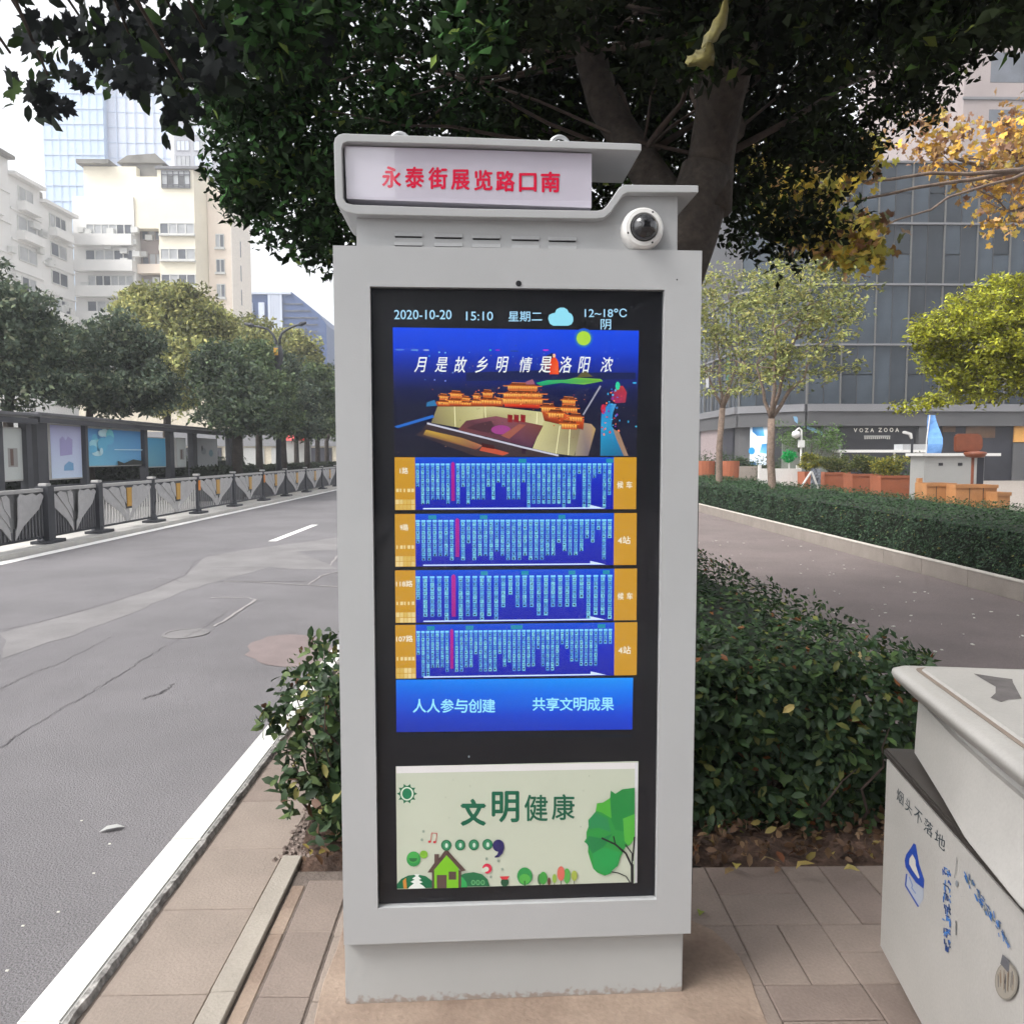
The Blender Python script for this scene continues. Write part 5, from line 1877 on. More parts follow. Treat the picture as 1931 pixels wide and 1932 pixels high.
# ------------------------------------------------------------------ right hand office building
BY = 46.0
ob_ = empty('office_building', (A(1518, 858, BY).x, BY, 0))
tag(ob_, 'dark glass office building with shop fronts behind the terrace', 'building')
o0 = ob_.location.copy()


def bx(px, Y=BY):
    return A(px, 858, Y).x - o0.x


zf0, zf1 = A(1700, 783, BY).z, A(1700, 763, BY).z
floors = [A(1700, y, BY).z for y in (763, 656, 533.6, 422.8)]
pitch = (floors[3] - floors[0]) / 3
floors = [floors[0] + pitch * i for i in range(0, 5)]
xr = 22.0
# corner points of the plan (x, y) relative to the origin
P0 = (A(1290, 858, 62).x - o0.x, 16.0)
P1_ = (A(1393, 858, 48.7).x - o0.x, 2.7)
P2_ = (0.0, 0.0)
P3_ = (xr, 0.0)
mb = MB()
inset = 0.25
poly = [(P0[0], P0[1] + inset), (P1_[0] + .1, P1_[1] + inset), (P2_[0] + .05, P2_[1] + inset), (P3_[0], P3_[1] + inset), (P3_[0], 24), (P0[0], 24)]
mb.slab([poly[1], poly[2], poly[3], poly[4], (poly[1][0], 24)], floors[0], floors[-1]).build('core', M['mulliondark'], ob_)
MB().slab(poly, 0.0, floors[0] - .02).build('podium', M['fascia'], ob_)
# fascia band
band = [P0, P1_, P2_, P3_]
mb = MB()
for a, b_ in zip(band, band[1:]):
    d = Vector((b_[0] - a[0], b_[1] - a[1])).normalized()
    nrm = Vector((d.y, -d.x))
    q = [(a[0] + nrm.x * .35, a[1] + nrm.y * .35), (b_[0] + nrm.x * .35, b_[1] + nrm.y * .35), (b_[0] - nrm.x * .2, b_[1] - nrm.y * .2), (a[0] - nrm.x * .2, a[1] - nrm.y * .2)]
    MB().slab(q, floors[0] - .42, floors[0]).build('fascia', M['fasciatop'], ob_)
    q2 = [(p[0] * 1.0 + nrm.x * -.12 * (1 if i < 2 else 0), p[1] - nrm.y * .12 * (1 if i < 2 else 0)) for i, p in enumerate(q)]
    MB().slab(q2, floors[0] - 1.25, floors[0] - .43).build('lintel', M['fascia'], ob_)
# curtain wall
pw = 1.92
gp = {}
for key in ('cw1', 'cw2', 'cw3', 'cwgreen', 'winlight'):
    gp[key] = MB().box(0.02, pw / 2 - .02, -.02, .02, 0.03, pitch / 2 - .03).mesh('glass_panel', M[key])
    gp[key + 'full'] = MB().box(0.02, pw / 2 - .02, -.02, .02, 0.03, pitch - .03).mesh('glass_panel', M[key])


def wall_panels(a, b_, fl, nmax=None):
    d = Vector((b_[0] - a[0], b_[1] - a[1]))
    L_ = d.length
    d.normalize()
    rz_ = math.atan2(d.y, d.x)
    n_ = int(round(L_ / (pw / 2)))
    sx_ = L_ / (n_ * pw / 2)
    for fi in range(len(fl) - 1):
        for c_ in range(n_):
            full_ = random.random() < .62
            for hf in ((0,) if full_ else (0, 1)):
                r_ = random.random()
                key = 'cw1' if r_ < .45 else ('cw2' if r_ < .72 else 'cw3')
                if fi == 0 and hf == 1 and random.random() < .12:
                    key = 'winlight' if random.random() < .6 else 'cwgreen'
                o_ = bpy.data.objects.new('glass_panel', gp[key + ('full' if full_ and key != 'winlight' and key != 'cwgreen' else '')])
                COL.objects.link(o_)
                o_.parent = ob_
                s__ = c_ * pw / 2 * sx_
                o_.location = (a[0] + d.x * s__, a[1] + d.y * s__, fl[fi] + hf * pitch / 2)
                o_.rotation_euler = (random.uniform(-.006, .006), 0, rz_ + random.uniform(-.006, .006))
                o_.scale = (sx_, 1, 1)
    for c_ in range(0, n_ + 1):
        s__ = c_ * pw / 2 * sx_
        w_ = .032 if c_ % 2 == 0 else .016
        o_ = MB().box(-w_, w_, -.12 if c_ % 2 == 0 else -.05, .08, fl[0], fl[-1]).build('mullion', M['mullion'] if c_ % 2 == 0 else M['mulliondark'], ob_, (a[0] + d.x * s__, a[1] + d.y * s__, 0), rz_)
    for fi in range(1, len(fl)):
        MB().box(0, L_, -.16, .07, fl[fi] - .055, fl[fi] + .055).build('transom', M['fasciatop'], ob_, (a[0], a[1], 0), rz_)


wall_panels(P2_, P3_, floors)
wall_panels(P1_, P2_, floors)
wall_panels(P0, P1_, floors[:3])
# shop fronts
Sx = lambda px: bx(px)
yf = -.06


def panel(name, x0, x1, z0, z1, m, y0=-.02, dep=.12):
    return MB().box(x0, x1, y0 - dep, y0, z0, z1).build(name, m, ob_)


zS = A(1650, 858 - 0, BY).z
zt = lambda py: A(1650, py, BY).z
MB().box(Sx(1550), Sx(1576), -.15, .3, 0, floors[0] - 1.26).build('column', M['fascia'], ob_)
MB().box(Sx(1728), Sx(1758), -.15, .3, 0, floors[0] - 1.26).build('column', M['fascia'], ob_)
panel('shop_wall', Sx(1577), Sx(1727), 0.0, floors[0] - 1.27, M['signblack'], .22, .1)
cs_ = crop(3100, 1500, 739)
pr = Print(lambda x, y: (lambda p: (p.x - o0.x, p.z))(A(*cs_(x, y), BY)), .11, .003)
for ch, x in zip('VOZA', (284, 340, 392, 444)):
    pr.text(ch, x - 17, 278, x + 17, 316, (240, 236, 226), .02)
for ch, x in zip('ZOOA', (522, 575, 630, 684)):
    pr.text(ch, x - 17, 275, x + 17, 314, (240, 236, 226), .02)
pr.rect(358, 350, 616, 360, (160, 160, 155))
for i in range(13):
    pr.rect(362 + i * 19.6, 362, 362 + i * 19.6 + 13, 362 + random.choice([18, 22, 24]), (165, 163, 158))
pr.ell(200, 192, 16, 14, (205, 165, 120), 12)
tag(pr.build('shop_lettering', M['print'], ob_), kind='stuff')
# angled shop with posters, right of the slender trees
a, b_ = P1_, P2_
dd = Vector((b_[0] - a[0], b_[1] - a[1]))
rz1 = math.atan2(dd.y, dd.x)
L1 = dd.length


def on1(px):            # distance along the angled wall for a pixel column
    A0, A1 = Vector((a[0] + o0.x, a[1] + o0.y)), Vector((b_[0] + o0.x, b_[1] + o0.y))
    d = ray(px, 858)
    k = d[0] / d[1]
    # solve A0.x + t dx = k (A0.y + t dy)
    return (k * A0.y - A0.x) / ((A1.x - A0.x) - k * (A1.y - A0.y)) * L1


for nm, p0, p1, z0, z1, m in (('shop_wall', 1453, 1518, 0, 3.3, 'signblack'),):
    MB().box(on1(p0), on1(p1), -.03, .1, z0, z1).build(nm, M[m], ob_, (a[0], a[1], 0), rz1)
panel('shop_wall', Sx(1518), Sx(1549), 0, 3.3, M['signblack'], .22, .1)
s0, s1 = on1(1414), on1(1452)
pr = Print(lambda x, y: (x, y), 0, .003)
zA, zB = 0.9, 3.25
pr.poly([(s0, zB), (s1, zB), (s1, zA), (s0, zA)], (205, 220, 235))
w_ = s1 - s0
pr.poly([(s0 + .1 * w_, zB), (s0 + .62 * w_, zB), (s0 + .72 * w_, zB - .62), (s0 + .35 * w_, zB - .60), (s0 + .12 * w_, zB - .35)], [(40, 110, 170), (120, 190, 225), (60, 170, 220), (30, 110, 170), (30, 110, 170)])
pr.poly([(s0 + .6 * w_, zB - 1.1), (s0 + w_, zB - 1.05), (s0 + w_, zB - 1.7), (s0 + .5 * w_, zB - 1.6)], [(20, 130, 190), (10, 100, 160), (60, 160, 210), (120, 190, 225)])
pr.ell(s0 + .1 * w_, zB - 1.5, .2, .22, (30, 140, 200), 12)
pr.poly([(s0, zA + .2), (s0 + .3 * w_, zA + .2), (s0 + .35 * w_, zA), (s0, zA)], (10, 80, 120))
o_ = pr.build('poster', M['print'], ob_, (a[0], a[1], 0), rz1)
o_.location = (a[0] + .0, a[1], 0)
for v_ in o_.data.vertices:
    v_.co.y -= .06
pr = Print(lambda x, y: (lambda p: (p.x - o0.x, p.z))(A(*crop(2600, 1500, 600)(x, y), BY)), .10, .003)
pr.poly([(1205, 200), (1245, 200), (1330, 290), (1560, 385), (1560, 430), (1310, 325), (1225, 260)], (120, 160, 190))
pr.build('wall_graphic', M['print'], ob_)
# left bay under the bent fascia
dd0 = Vector((P1_[0] - P0[0], P1_[1] - P0[1]))
rz0 = math.atan2(dd0.y, dd0.x)
L0 = dd0.length
MB().box(L0 - 3.2, L0 - 1.2, -.03, .1, .9, 3.4).build('shop_window', M['interior'], ob_, (P0[0], P0[1], 0), rz0)
MB().box(L0 - 8.5, L0 - 4.4, -.03, .1, .9, 3.2).build('shop_window', mat('shop_window_pink', (.30, .24, .24), .5), ob_, (P0[0], P0[1], 0), rz0)
# open shop interior on the right
panel('shop_interior', Sx(1758), Sx(1910), 0.0, floors[0] - 1.27, M['interior'], .22, .1)
for px0, px1, y0, y1, m in ((1820, 1875, 797, 826, 'interiorwarm'), (1776, 1800, 800, 815, 'interiorwarm')):
    panel('wood_screen', Sx(px0), Sx(px1), zt(y1), zt(y0), M[m], .10, .05)
panel('orange_panel', Sx(1910), Sx(1990), zt(834), zt(795), M['orangeboard'], .1, .1)
panel('side_wall', Sx(1910), Sx(1990), 0, zt(836), M['fascia'], .1, .08)
for pxx, pyy in ((1770, 797), (1777, 797), (1834, 795), (1842, 796), (1865, 801)):
    lm = bpy.data.materials.get('warm_downlight')
    if not lm:
        lm = bpy.data.materials.new('warm_downlight')
        lm.use_nodes = True
        lb = lm.node_tree.nodes['Principled BSDF']
        lb.inputs['Emission Color'].default_value = (1, .8, .5, 1)
        lb.inputs['Emission Strength'].default_value = .8
    MB().box(Sx(pxx) - .07, Sx(pxx) + .07, -.06, .0, zt(pyy) - .05, zt(pyy) + .05).build('downlight', lm, ob_)
# pale wall of the tower above, right
q0 = A(1790, 858, 62).x
tw = empty('stone_tower', (q0, 62, 0))
tag(tw, 'pale stone tower block rising behind the leaves in the upper right corner', 'building')
MB().box(0, 26, 0, 18, 0, A(1860, -60, 62).z).build('wall', M['paleWall'], tw)
for i in range(9):
    for k in range(3):
        MB().box(2 + k * 6.5, 6 + k * 6.5, -.02, .1, 13 + i * 4.2, 15.2 + i * 4.2).build('window', M['win'], tw)
    MB().box(-.1, 26, -.12, -.003, 15.9 + i * 4.2, 16.1 + i * 4.2).build('ledge', M['fasciatop'], tw)


# ------------------------------------------------------------------ terrace things
def xyz(px, py, Y):
    return A(px, py, Y)


def box_thing(name, label, cat, px0, px1, pyt, Y, m, dep=.6, group=None, flare=.0, z0=0.0):
    a_, b__ = A(px0, pyt, Y), A(px1, pyt, Y)
    w2 = (b__.x - a_.x) / 2
    cx_ = (a_.x + b__.x) / 2
    e_ = empty(name, (cx_, Y, z0))
    tag(e_, label, cat, group)
    t2 = .04
    h = a_.z - z0
    mb_ = MB()
    rings = []
    for zz, fx in ((0, 1 - flare), (h, 1.0)):
        rings.append((zz, w2 * fx, dep / 2 * fx))
    vs_ = []
    for zz, wx, wy in rings:
        vs_ += [(-wx, -wy, zz), (wx, -wy, zz), (wx, wy, zz), (-wx, wy, zz)]
    zz, wx, wy = rings[1]
    vs_ += [(-wx + t2, -wy + t2, zz), (wx - t2, -wy + t2, zz), (wx - t2, wy - t2, zz), (-wx + t2, wy - t2, zz)]
    vs_ += [(-wx + t2, -wy + t2, zz - .08), (wx - t2, -wy + t2, zz - .08), (wx - t2, wy - t2, zz - .08), (-wx + t2, wy - t2, zz - .08)]
    fs_ = [(0, 3, 2, 1)]
    for l_ in (0, 4, 8):
        for i_ in range(4):
            fs_.append((l_ + i_, l_ + (i_ + 1) % 4, l_ + 4 + (i_ + 1) % 4, l_ + 4 + i_))
    fs_.append((12, 13, 14, 15))
    mb_.add(vs_, fs_)
    mb_.build('box', m, e_)
    MB().box(-wx - .02, wx + .02, -wy - .02, -wy + .03, h - .07, h + .004).build('rim', m, e_)
    MB().box(-wx + t2, wx - t2, -wy + t2, wy - t2, h - .1, h - .06).build('soil', M['soil'], e_)
    return e_, w2, h


YEL = [(3, (0.30, 0.28, 0.04)), (3, (0.18, 0.20, 0.045)), (2, (0.09, 0.12, 0.035)), (1, (0.40, 0.34, 0.05))]
OLV = [(3, (0.12, 0.15, 0.05)), (3, (0.08, 0.10, 0.035)), (2, (0.20, 0.20, 0.06)), (1, (0.05, 0.07, 0.03))]


def shrub(name, label, cx_, Y, z0, w2, h, pal, n=1100, group=None, ls=.05):
    e_ = empty(name, (cx_, Y, z0))
    tag(e_, label, 'plant', group)
    mb_ = MB()
    for i_ in range(14):
        x_ = random.uniform(-w2, w2) * .7
        limb(mb_, (x_ * .6, random.uniform(-.1, .1), 0), (x_ * 1.1, random.uniform(-.15, .15), h * random.uniform(.5, .9)), .010, .004, 5)
    mb_.build('stems', M['twig'], e_)
    cs_ = [(random.uniform(-w2, w2), random.uniform(-.2, .2), h * random.uniform(.25, .95)) for _ in range(26)]
    P_ = clumps(cs_, [w2 * .44] * 26, [n / 26] * 26)
    tag(leaves('foliage', P_, RNG.uniform(.6, 1.3, len(P_)) * ls, pal, T_DIA, M['leaffar'], e_), kind='stuff')
    return e_


PLG, SHG = 'terracotta planters on the shop terrace', 'shrubs growing in the terracotta planters'
for i, (p0, p1, pt_, Y, hs_, pal) in enumerate(((1650, 1710, 897, 24, 866, YEL), (1598, 1649, 894, 25.5, 864, OLV), (1547, 1594, 891, 27, 866, OLV), (1510, 1545, 890, 28.5, 858, YEL))):
    e_, w2, h = box_thing('planter', ['terracotta planter box nearest the orange wood boxes', 'terracotta planter box second from the orange wood boxes', 'terracotta planter box third from the orange wood boxes', 'terracotta planter box farthest left, beside the white fence'][i], 'planter', p0, p1, pt_, Y, M['terracotta'], .7, PLG, .08)
    s_ = A(1600, hs_, Y).z - h
    shrub('potted_shrub', ['yellow green shrub in the planter nearest the wood boxes', 'olive shrub in the second planter from the wood boxes', 'olive shrub in the third planter from the wood boxes', 'bright yellow shrub in the planter beside the white fence'][i], e_.location.x, Y, h - .06, w2 * .95, s_ + .1, pal, 3200, SHG, .07)
for i, (p0, p1, pt_, Y) in enumerate(((1736, 1789, 911, 17.6), (1790, 1866, 914, 17.2), (1867, 1890, 928, 16.8))):
    e_, w2, h = box_thing('wooden_planter', ['orange wooden planter box beside the terracotta planters', 'long orange wooden planter box in the middle of its row', 'small low orange wooden box at the end of its row'][i], 'planter', p0, p1, pt_, Y, M['woodor'], .5, 'orange wooden planter boxes by the hedge')
    if i < 2:
        for k in range(1, 3):
            xx = -w2 + 2 * w2 * k / 3
            MB().box(xx - .006, xx + .006, -.256, -.249, .02, h - .07).build('board_joint', M['binrim'], e_)
        mb = MB()
        for q in range(40):
            xx, s__ = random.uniform(-w2 + .06, w2 - .06), random.uniform(.02, .05)
            mt = Matrix.Translation((xx, random.uniform(-.15, .15), h - .05)) @ Matrix.Rotation(random.uniform(0, 3), 4, 'Z') @ Matrix.Rotation(random.uniform(0, 1), 4, 'X')
            mb.box(-s__, s__, -s__ * .7, s__ * .7, -s__ * .5, s__ * .6, mt)
        tag(mb.build('pebbles', M['shopwhite'] if i else M['hedgecore'], e_), kind='stuff')
# post by the wooden boxes
p = A(1733, 902, 17.9)
tag(MB().box(-.05, .05, -.05, .05, 0, p.z).build('timber_post', M['woodor'], None, (p.x, 17.9, 0), bevel=.006), 'short orange timber post left of the wooden boxes', 'post')
# cafe counter
p0, p1 = A(1738, 858, 22), A(1878, 858, 22)
ct_ = empty('cafe_counter', (p0.x, 22, 0))
tag(ct_, 'white cafe counter with pale worktop behind the wooden boxes', 'counter')
wC = p1.x - p0.x
zc_ = A(1800, 855, 22).z
MB().box(.1, wC - .3, .05, .8, 0, zc_ - .08).build('body', M['shopwhite'], ct_)
MB().box(0, wC + .1, -.05, .9, zc_ - .08, zc_).build('worktop', M['white'], ct_)
MB().box(wC * .76, wC - .32, .03, .049, .15, zc_ - .12).build('open_bay', M['interior'], ct_)
for k in range(3):
    MB().box(.5 + k * .55, .62 + k * .55, .035, .049, zc_ - .35, zc_ - .27).build('handle', M['signblack'], ct_)
# brown high chair
pc_ = A(1830, 905, 19.5)
ch_ = empty('swivel_chair', (pc_.x, 19.5, 0))
tag(ch_, 'reddish brown swivel chair with curved back standing before the white counter', 'chair')
zt_ = A(1810, 818, 19.5).z
zs_ = A(1810, 853, 19.5).z
ww = .36
mb = MB()
mb.prism([(-ww, zs_), (-ww - .01, zt_ - .05), (-ww + .08, zt_), (ww * .7, zt_), (ww * .95, zt_ - .1), (ww, zs_ + .12), (ww * .7, zs_)], .12, .20)
mb.build('backrest', M['brownchair'], ch_, bevel=.03)
MB().lathe([(.05, 0), (.20, .02), (.26, .10), (.24, .14), (.1, .16)], 20, Matrix.Translation((.05, -.05, zs_ - .14))).build('seat', M['brownchair'], ch_, smooth=True)
MB().tube([(.03, 0, .05), (.03, 0, zs_ - .1)], [.035, .035], 8).build('pedestal', M['brownchair'], ch_)
MB().lathe([(.26, 0), (.26, .02), (.05, .06)], 18).build('foot_plate', M['shopwhite'], ch_)
# blue feather flags
fb = A(1762, 870, 26)
fl_ = empty('blue_flag', (fb.x, 26, 0))
tag(fl_, 'tall narrow bright blue banner flag between column and cafe', 'flag')
zt_ = A(1762, 783, 26).z
MB().tube([(-.3, 0, 0), (-.3, 0, zt_ * .7), (-.22, 0, zt_)], .02, 8).build('pole', M['white'], fl_)
mb = MB()
n = 10
for i in range(n + 1):
    t_ = i / n
    z_ = .9 + (zt_ - .9) * t_
    wid = .46 if t_ < .6 else .46 - .16 * ((t_ - .6) / .4)
    mb.v += [(-.28, .05 * math.sin(t_ * 9), z_), (-.28 + wid, .12 * math.sin(t_ * 7 + 1), z_)]
for i in range(n):
    mb.f.append((i * 2, i * 2 + 1, i * 2 + 3, i * 2 + 2))
    mb.m.append(0)
mb.build('cloth', M['bluebanner'], fl_)
# white glass balustrade canopy / pergola table before the black sign
pA, pB = A(1576, 852, 33), A(1756, 852, 33)
pg = empty('long_white_table', (pA.x, 33, 0))
tag(pg, 'long white high bar table in front of the black shop sign', 'table')
wP = pB.x - pA.x
zp = A(1650, 851, 33).z
MB().box(0, wP, -.3, .5, zp - .06, zp + .05).build('top', M['white'], pg)
MB().box(wP * .66, wP, -.28, .45, zp + .052, zp + .28).build('screen', M['winlight'], pg)
for k in (0, 3, 5):
    MB().box(.1 + k * (wP - .3) / 5, .16 + k * (wP - .3) / 5, -.2, -.14, 0, zp - .06).build('leg', M['white'], pg)


# white picket barrier
def picket(px0, px1, pyt, Y, label, n_, h_z0=0.0, group=None):
    a_, b__ = A(px0, pyt, Y), A(px1, pyt, Y)
    e_ = empty('picket_fence', (a_.x, Y, 0))
    tag(e_, label, 'fence', group)
    w_ = b__.x - a_.x
    for k in (0, 1):
        MB().box(0, w_, -.015, .015, a_.z * (.35 + .55 * k), a_.z * (.35 + .55 * k) + .06).build('rail', M['white'], e_)
    me_ = MB().box(-.03, .03, -.035, -.016, .05, a_.z).mesh('picket', M['white'])
    for i_ in range(n_):
        o_ = bpy.data.objects.new('picket', me_)
        COL.objects.link(o_)
        o_.parent = e_
        o_.location = (w_ * i_ / (n_ - 1), 0, 0)
    for i_ in (0, 1):
        MB().box(-.05, .05, -.05, .05, 0, a_.z + .12).build('post', M['white'], e_, (w_ * i_, .07, 0))
    return e_


picket(1433, 1505, 884, 29, 'low white picket fence between the slender trees and the planters', 22)
# pale low wall / bed further left
p0, p1 = A(1372, 880, 34), A(1436, 880, 34)
tag(MB().box(0, p1.x - p0.x, 0, .5, 0, p0.z).build('low_wall', M['kerbgrey'], None, (p0.x, 34, 0)), 'low stone wall seen between the two slender tree trunks', 'wall')
e_ = shrub('box_hedge', 'low dark clipped row of shrubs above the low stone wall', (p0.x + p1.x) / 2, 35.5, .6, (p1.x - p0.x) / 2, .75, HEDGE, 1800, None, .09)
# red pot pair and dark bollard figure behind the first trunk
for i, px in enumerate((1328, 1374)):
    p = A(px, 882, 31)
    e_ = MB().lathe([(.28, 0), (.38, .3), (.40, .62), (.36, .62), (.30, .5)], 18).build('red_pot', M['terracotta'], None, (p.x, 31, 0), smooth=False)
    tag(e_, ['round terracotta pot left of the grey slender trunk', 'round terracotta pot right of the grey slender trunk'][i], 'plant pot', 'round red pots')
    e_.scale = (1, 1, (p.z + .25) / .62)


# white lamp posts on the terrace
def lamp_post(px, pyt, Y, label, colour, arm):
    p_ = A(px, pyt, Y)
    e_ = empty('terrace_lamp', (p_.x, Y, 0))
    tag(e_, label, 'lamp post', 'lamp posts on the terrace')
    MB().tube([(0, 0, 0), (0, 0, p_.z)], [.045, .035], 8).build('pole', M[colour], e_)
    if arm:
        MB().prism([(.0, p_.z - .14), (-.03, p_.z + .01), (-.25, p_.z + .08), (-.31, p_.z + .05), (-.3, p_.z + .0), (-.12, p_.z - .04), (-.04, p_.z - .18)], -.04, .04).build('lamp_head', M['white'], e_, bevel=.01)
    else:
        MB().lathe([(.02, 0), (.13, .06), (.16, .15), (.12, .25), (.02, .30)], 16, Matrix.Translation((-.2, 0, p_.z - .3))).build('lamp_globe', M['white'], e_, smooth=True)
        MB().tube([(0, 0, p_.z), (-.1, 0, p_.z + .08), (-.2, 0, p_.z + .0)], .03, 8).build('arm', M['white'], e_)
        MB().box(-.10, .10, -.08, .08, p_.z - .62, p_.z - .36).build('box', M['white'], e_)
    return e_


lamp_post(1720, 818, 24.5, 'slim lamp post with angled white head before the grey column', 'lamp', True)
lamp_post(1511, 812, 29, 'white globe lamp post with a small box, behind the picket fence', 'white', False)
# green tinsel ball
p = A(1488, 861, 29.5)
e_ = empty('tinsel_wreath', (p.x, 29.5, 0))
tag(e_, 'fluffy bright green ball on a stand beside the white globe lamp', 'decoration')
P_ = clumps([(0, 0, p.z)], [.27], [700], .9)
leaves('fluff', P_, RNG.uniform(.05, .12, len(P_)), [(2, (.01, .42, .10)), (1, (.02, .28, .08))], T_DIA, M['leaffar'], e_)
MB().tube([(0, 0, 0), (0, 0, p.z)], .03, 6).build('stand', M['white'], e_)
# bushes at the shop wall
p = A(1528, 815, 33)
shrub('leafy_shrub', 'light green leafy shrub in front of the black shop wall', p.x, 33, 1.5, 1.15, 1.2, [(3, (.12, .2, .06)), (2, (.07, .13, .04))], 1500, None, .12)
MB_ = MB()
p = A(1530, 845, 33.4)
e_ = empty('glass_screen', (p.x, 33.4, 0))
tag(e_, 'frosted greenish glass screen under the light green shrub', 'screen')
MB().box(-1.25, 1.25, 0, .06, 0, 2.1).build('pane', mat('frosted_screen', (.20, .22, .19), .3, .1, 1), e_)
MB().box(-1.3, 1.3, -.03, .09, 2.101, 2.16).build('cap', M['shopwhite'], e_)
for px, Y, w2, h, lb in ((1460, 34, .9, 1.3, 'dark bush left of the green ball'), (1322, 36, 1.2, 1.6, 'dark round bush at the kiosk edge behind the far hedge'), (1400, 40, 1.6, 1.1, 'grey green bush below the small dark shop window'), (1735, 27, .7, 1.5, 'dark bush at the foot of the slim lamp post')):
    p = A(px, 880, Y)
    shrub('dark_bush', lb, p.x, Y, 0, w2, h, [(3, (.04, .07, .03)), (2, (.07, .10, .05)), (1, (.10, .13, .06))], 1300, 'bushes on the terrace', .11)
# folding A-frame with white legs
p = A(1520, 918, 26.5)
e_ = empty('folding_easel', (p.x, 26.5, 0))
tag(e_, 'folding stand with two white splayed legs beside the planter', 'stand')
z1 = A(1520, 890, 26.5).z
MB().tube([(-.45, 0, 0), (.15, 0, z1)], .035, 6).build('leg', M['white'], e_)
MB().tube([(.55, 0, 0), (.17, 0, z1)], .035, 6).build('leg', M['white'], e_)
MB().box(.18, .5, .05, .12, .25, z1 + .1).build('panel', mat('patterned_board', (.03, .05, .09), .6, .8, 14, col2=(.2, .22, .25)), e_)

# ================================================================== LEFT SIDE OF THE ROAD
# ---- ornamental road railing
RX = -7.80
rail = empty('road_railing', (RX, 0, 0))
tag(rail, 'dark ornamental metal railing with silver leaf fans along the far road edge', 'railing')
RY = [10.6, 13.2, 15.4, 18.0] + [18.0 + 2.9 * i for i in range(1, 12)]
RY = [AXY for AXY in RY]
scl = FPX / 1550.0


def yline(px):
    d = ray(px, 900)
    return RX / d[0] * d[1]


RY = [yline(p_) for p_ in (-60, 84, 182, 286, 371, 439.5, 495, 538, 576, 607, 633)]
dlast = RY[-1] - RY[-2]
RY += [RY[-1] + dlast * i for i in range(1, 8)]
railz = A(371, 902, yline(371)).z
hz_ = railz + .02


def leaf_poly(P_):
    return P_


post_me = MB().box(-.055, .055, -.055, .055, 0, hz_ + .06).mesh('post', M['rail'])
cap_me = MB().box(-.075, .075, -.075, .075, 0, .05).mesh('post_cap', M['railpale'], bevel=.01)
foot_me = MB().slab([(-.10, -.32), (.16, -.32), (.2, -.25), (.2, .25), (.16, .32), (-.10, .32)], 0, .05).mesh('post_foot', M['rail'])
collar_me = MB().lathe([(.12, 0), (.09, .08), (.07, .14)], 12).mesh('post_collar', M['rail'])
for i, y in enumerate(RY):
    for nm, me_, z_ in (('post', post_me, 0), ('post_cap', cap_me, hz_ + .06), ('post_foot', foot_me, 0), ('post_collar', collar_me, .05)):
        o_ = bpy.data.objects.new(nm, me_)
        COL.objects.link(o_)
        o_.parent = rail
        o_.location = (0, y, z_ - .018)
        if i in (1,) and nm == 'post':
            o_.scale = (1.9, 1.9, 1)
        if i == 2 and nm == 'post':
            o_.scale = (1.5, 1.5, 1)
    if i in (4, 6):
        MB().box(.056, .09, -.05, .05, hz_ - .34, hz_ - .08).build('reflector', M['orange'], rail, (0, y, 0), bevel=.01)
bar_me = MB().box(-.012, .012, -.018, .018, 0, 1).mesh('bar', M['railpale'])
bard_me = MB().box(-.012, .012, -.018, .018, 0, 1).mesh('bar', mat('bar_grey', (.13, .13, .14), .5))


def petal(pts, nm, m, y0, w, parent, xoff=.02, th=.012):
    v0 = [(xoff, y0 + p_[0] * w, p_[1]) for p_ in pts]
    v1 = [(xoff + th, y0 + p_[0] * w, p_[1]) for p_ in pts]
    n_ = len(pts)
    mb_ = MB()
    mb_.add(v0 + v1, [tuple(range(n_)), tuple(range(2 * n_ - 1, n_ - 1, -1))] + [(i_, (i_ + 1) % n_, n_ + (i_ + 1) % n_, n_ + i_) for i_ in range(n_)])
    return mb_.build(nm, m, parent)


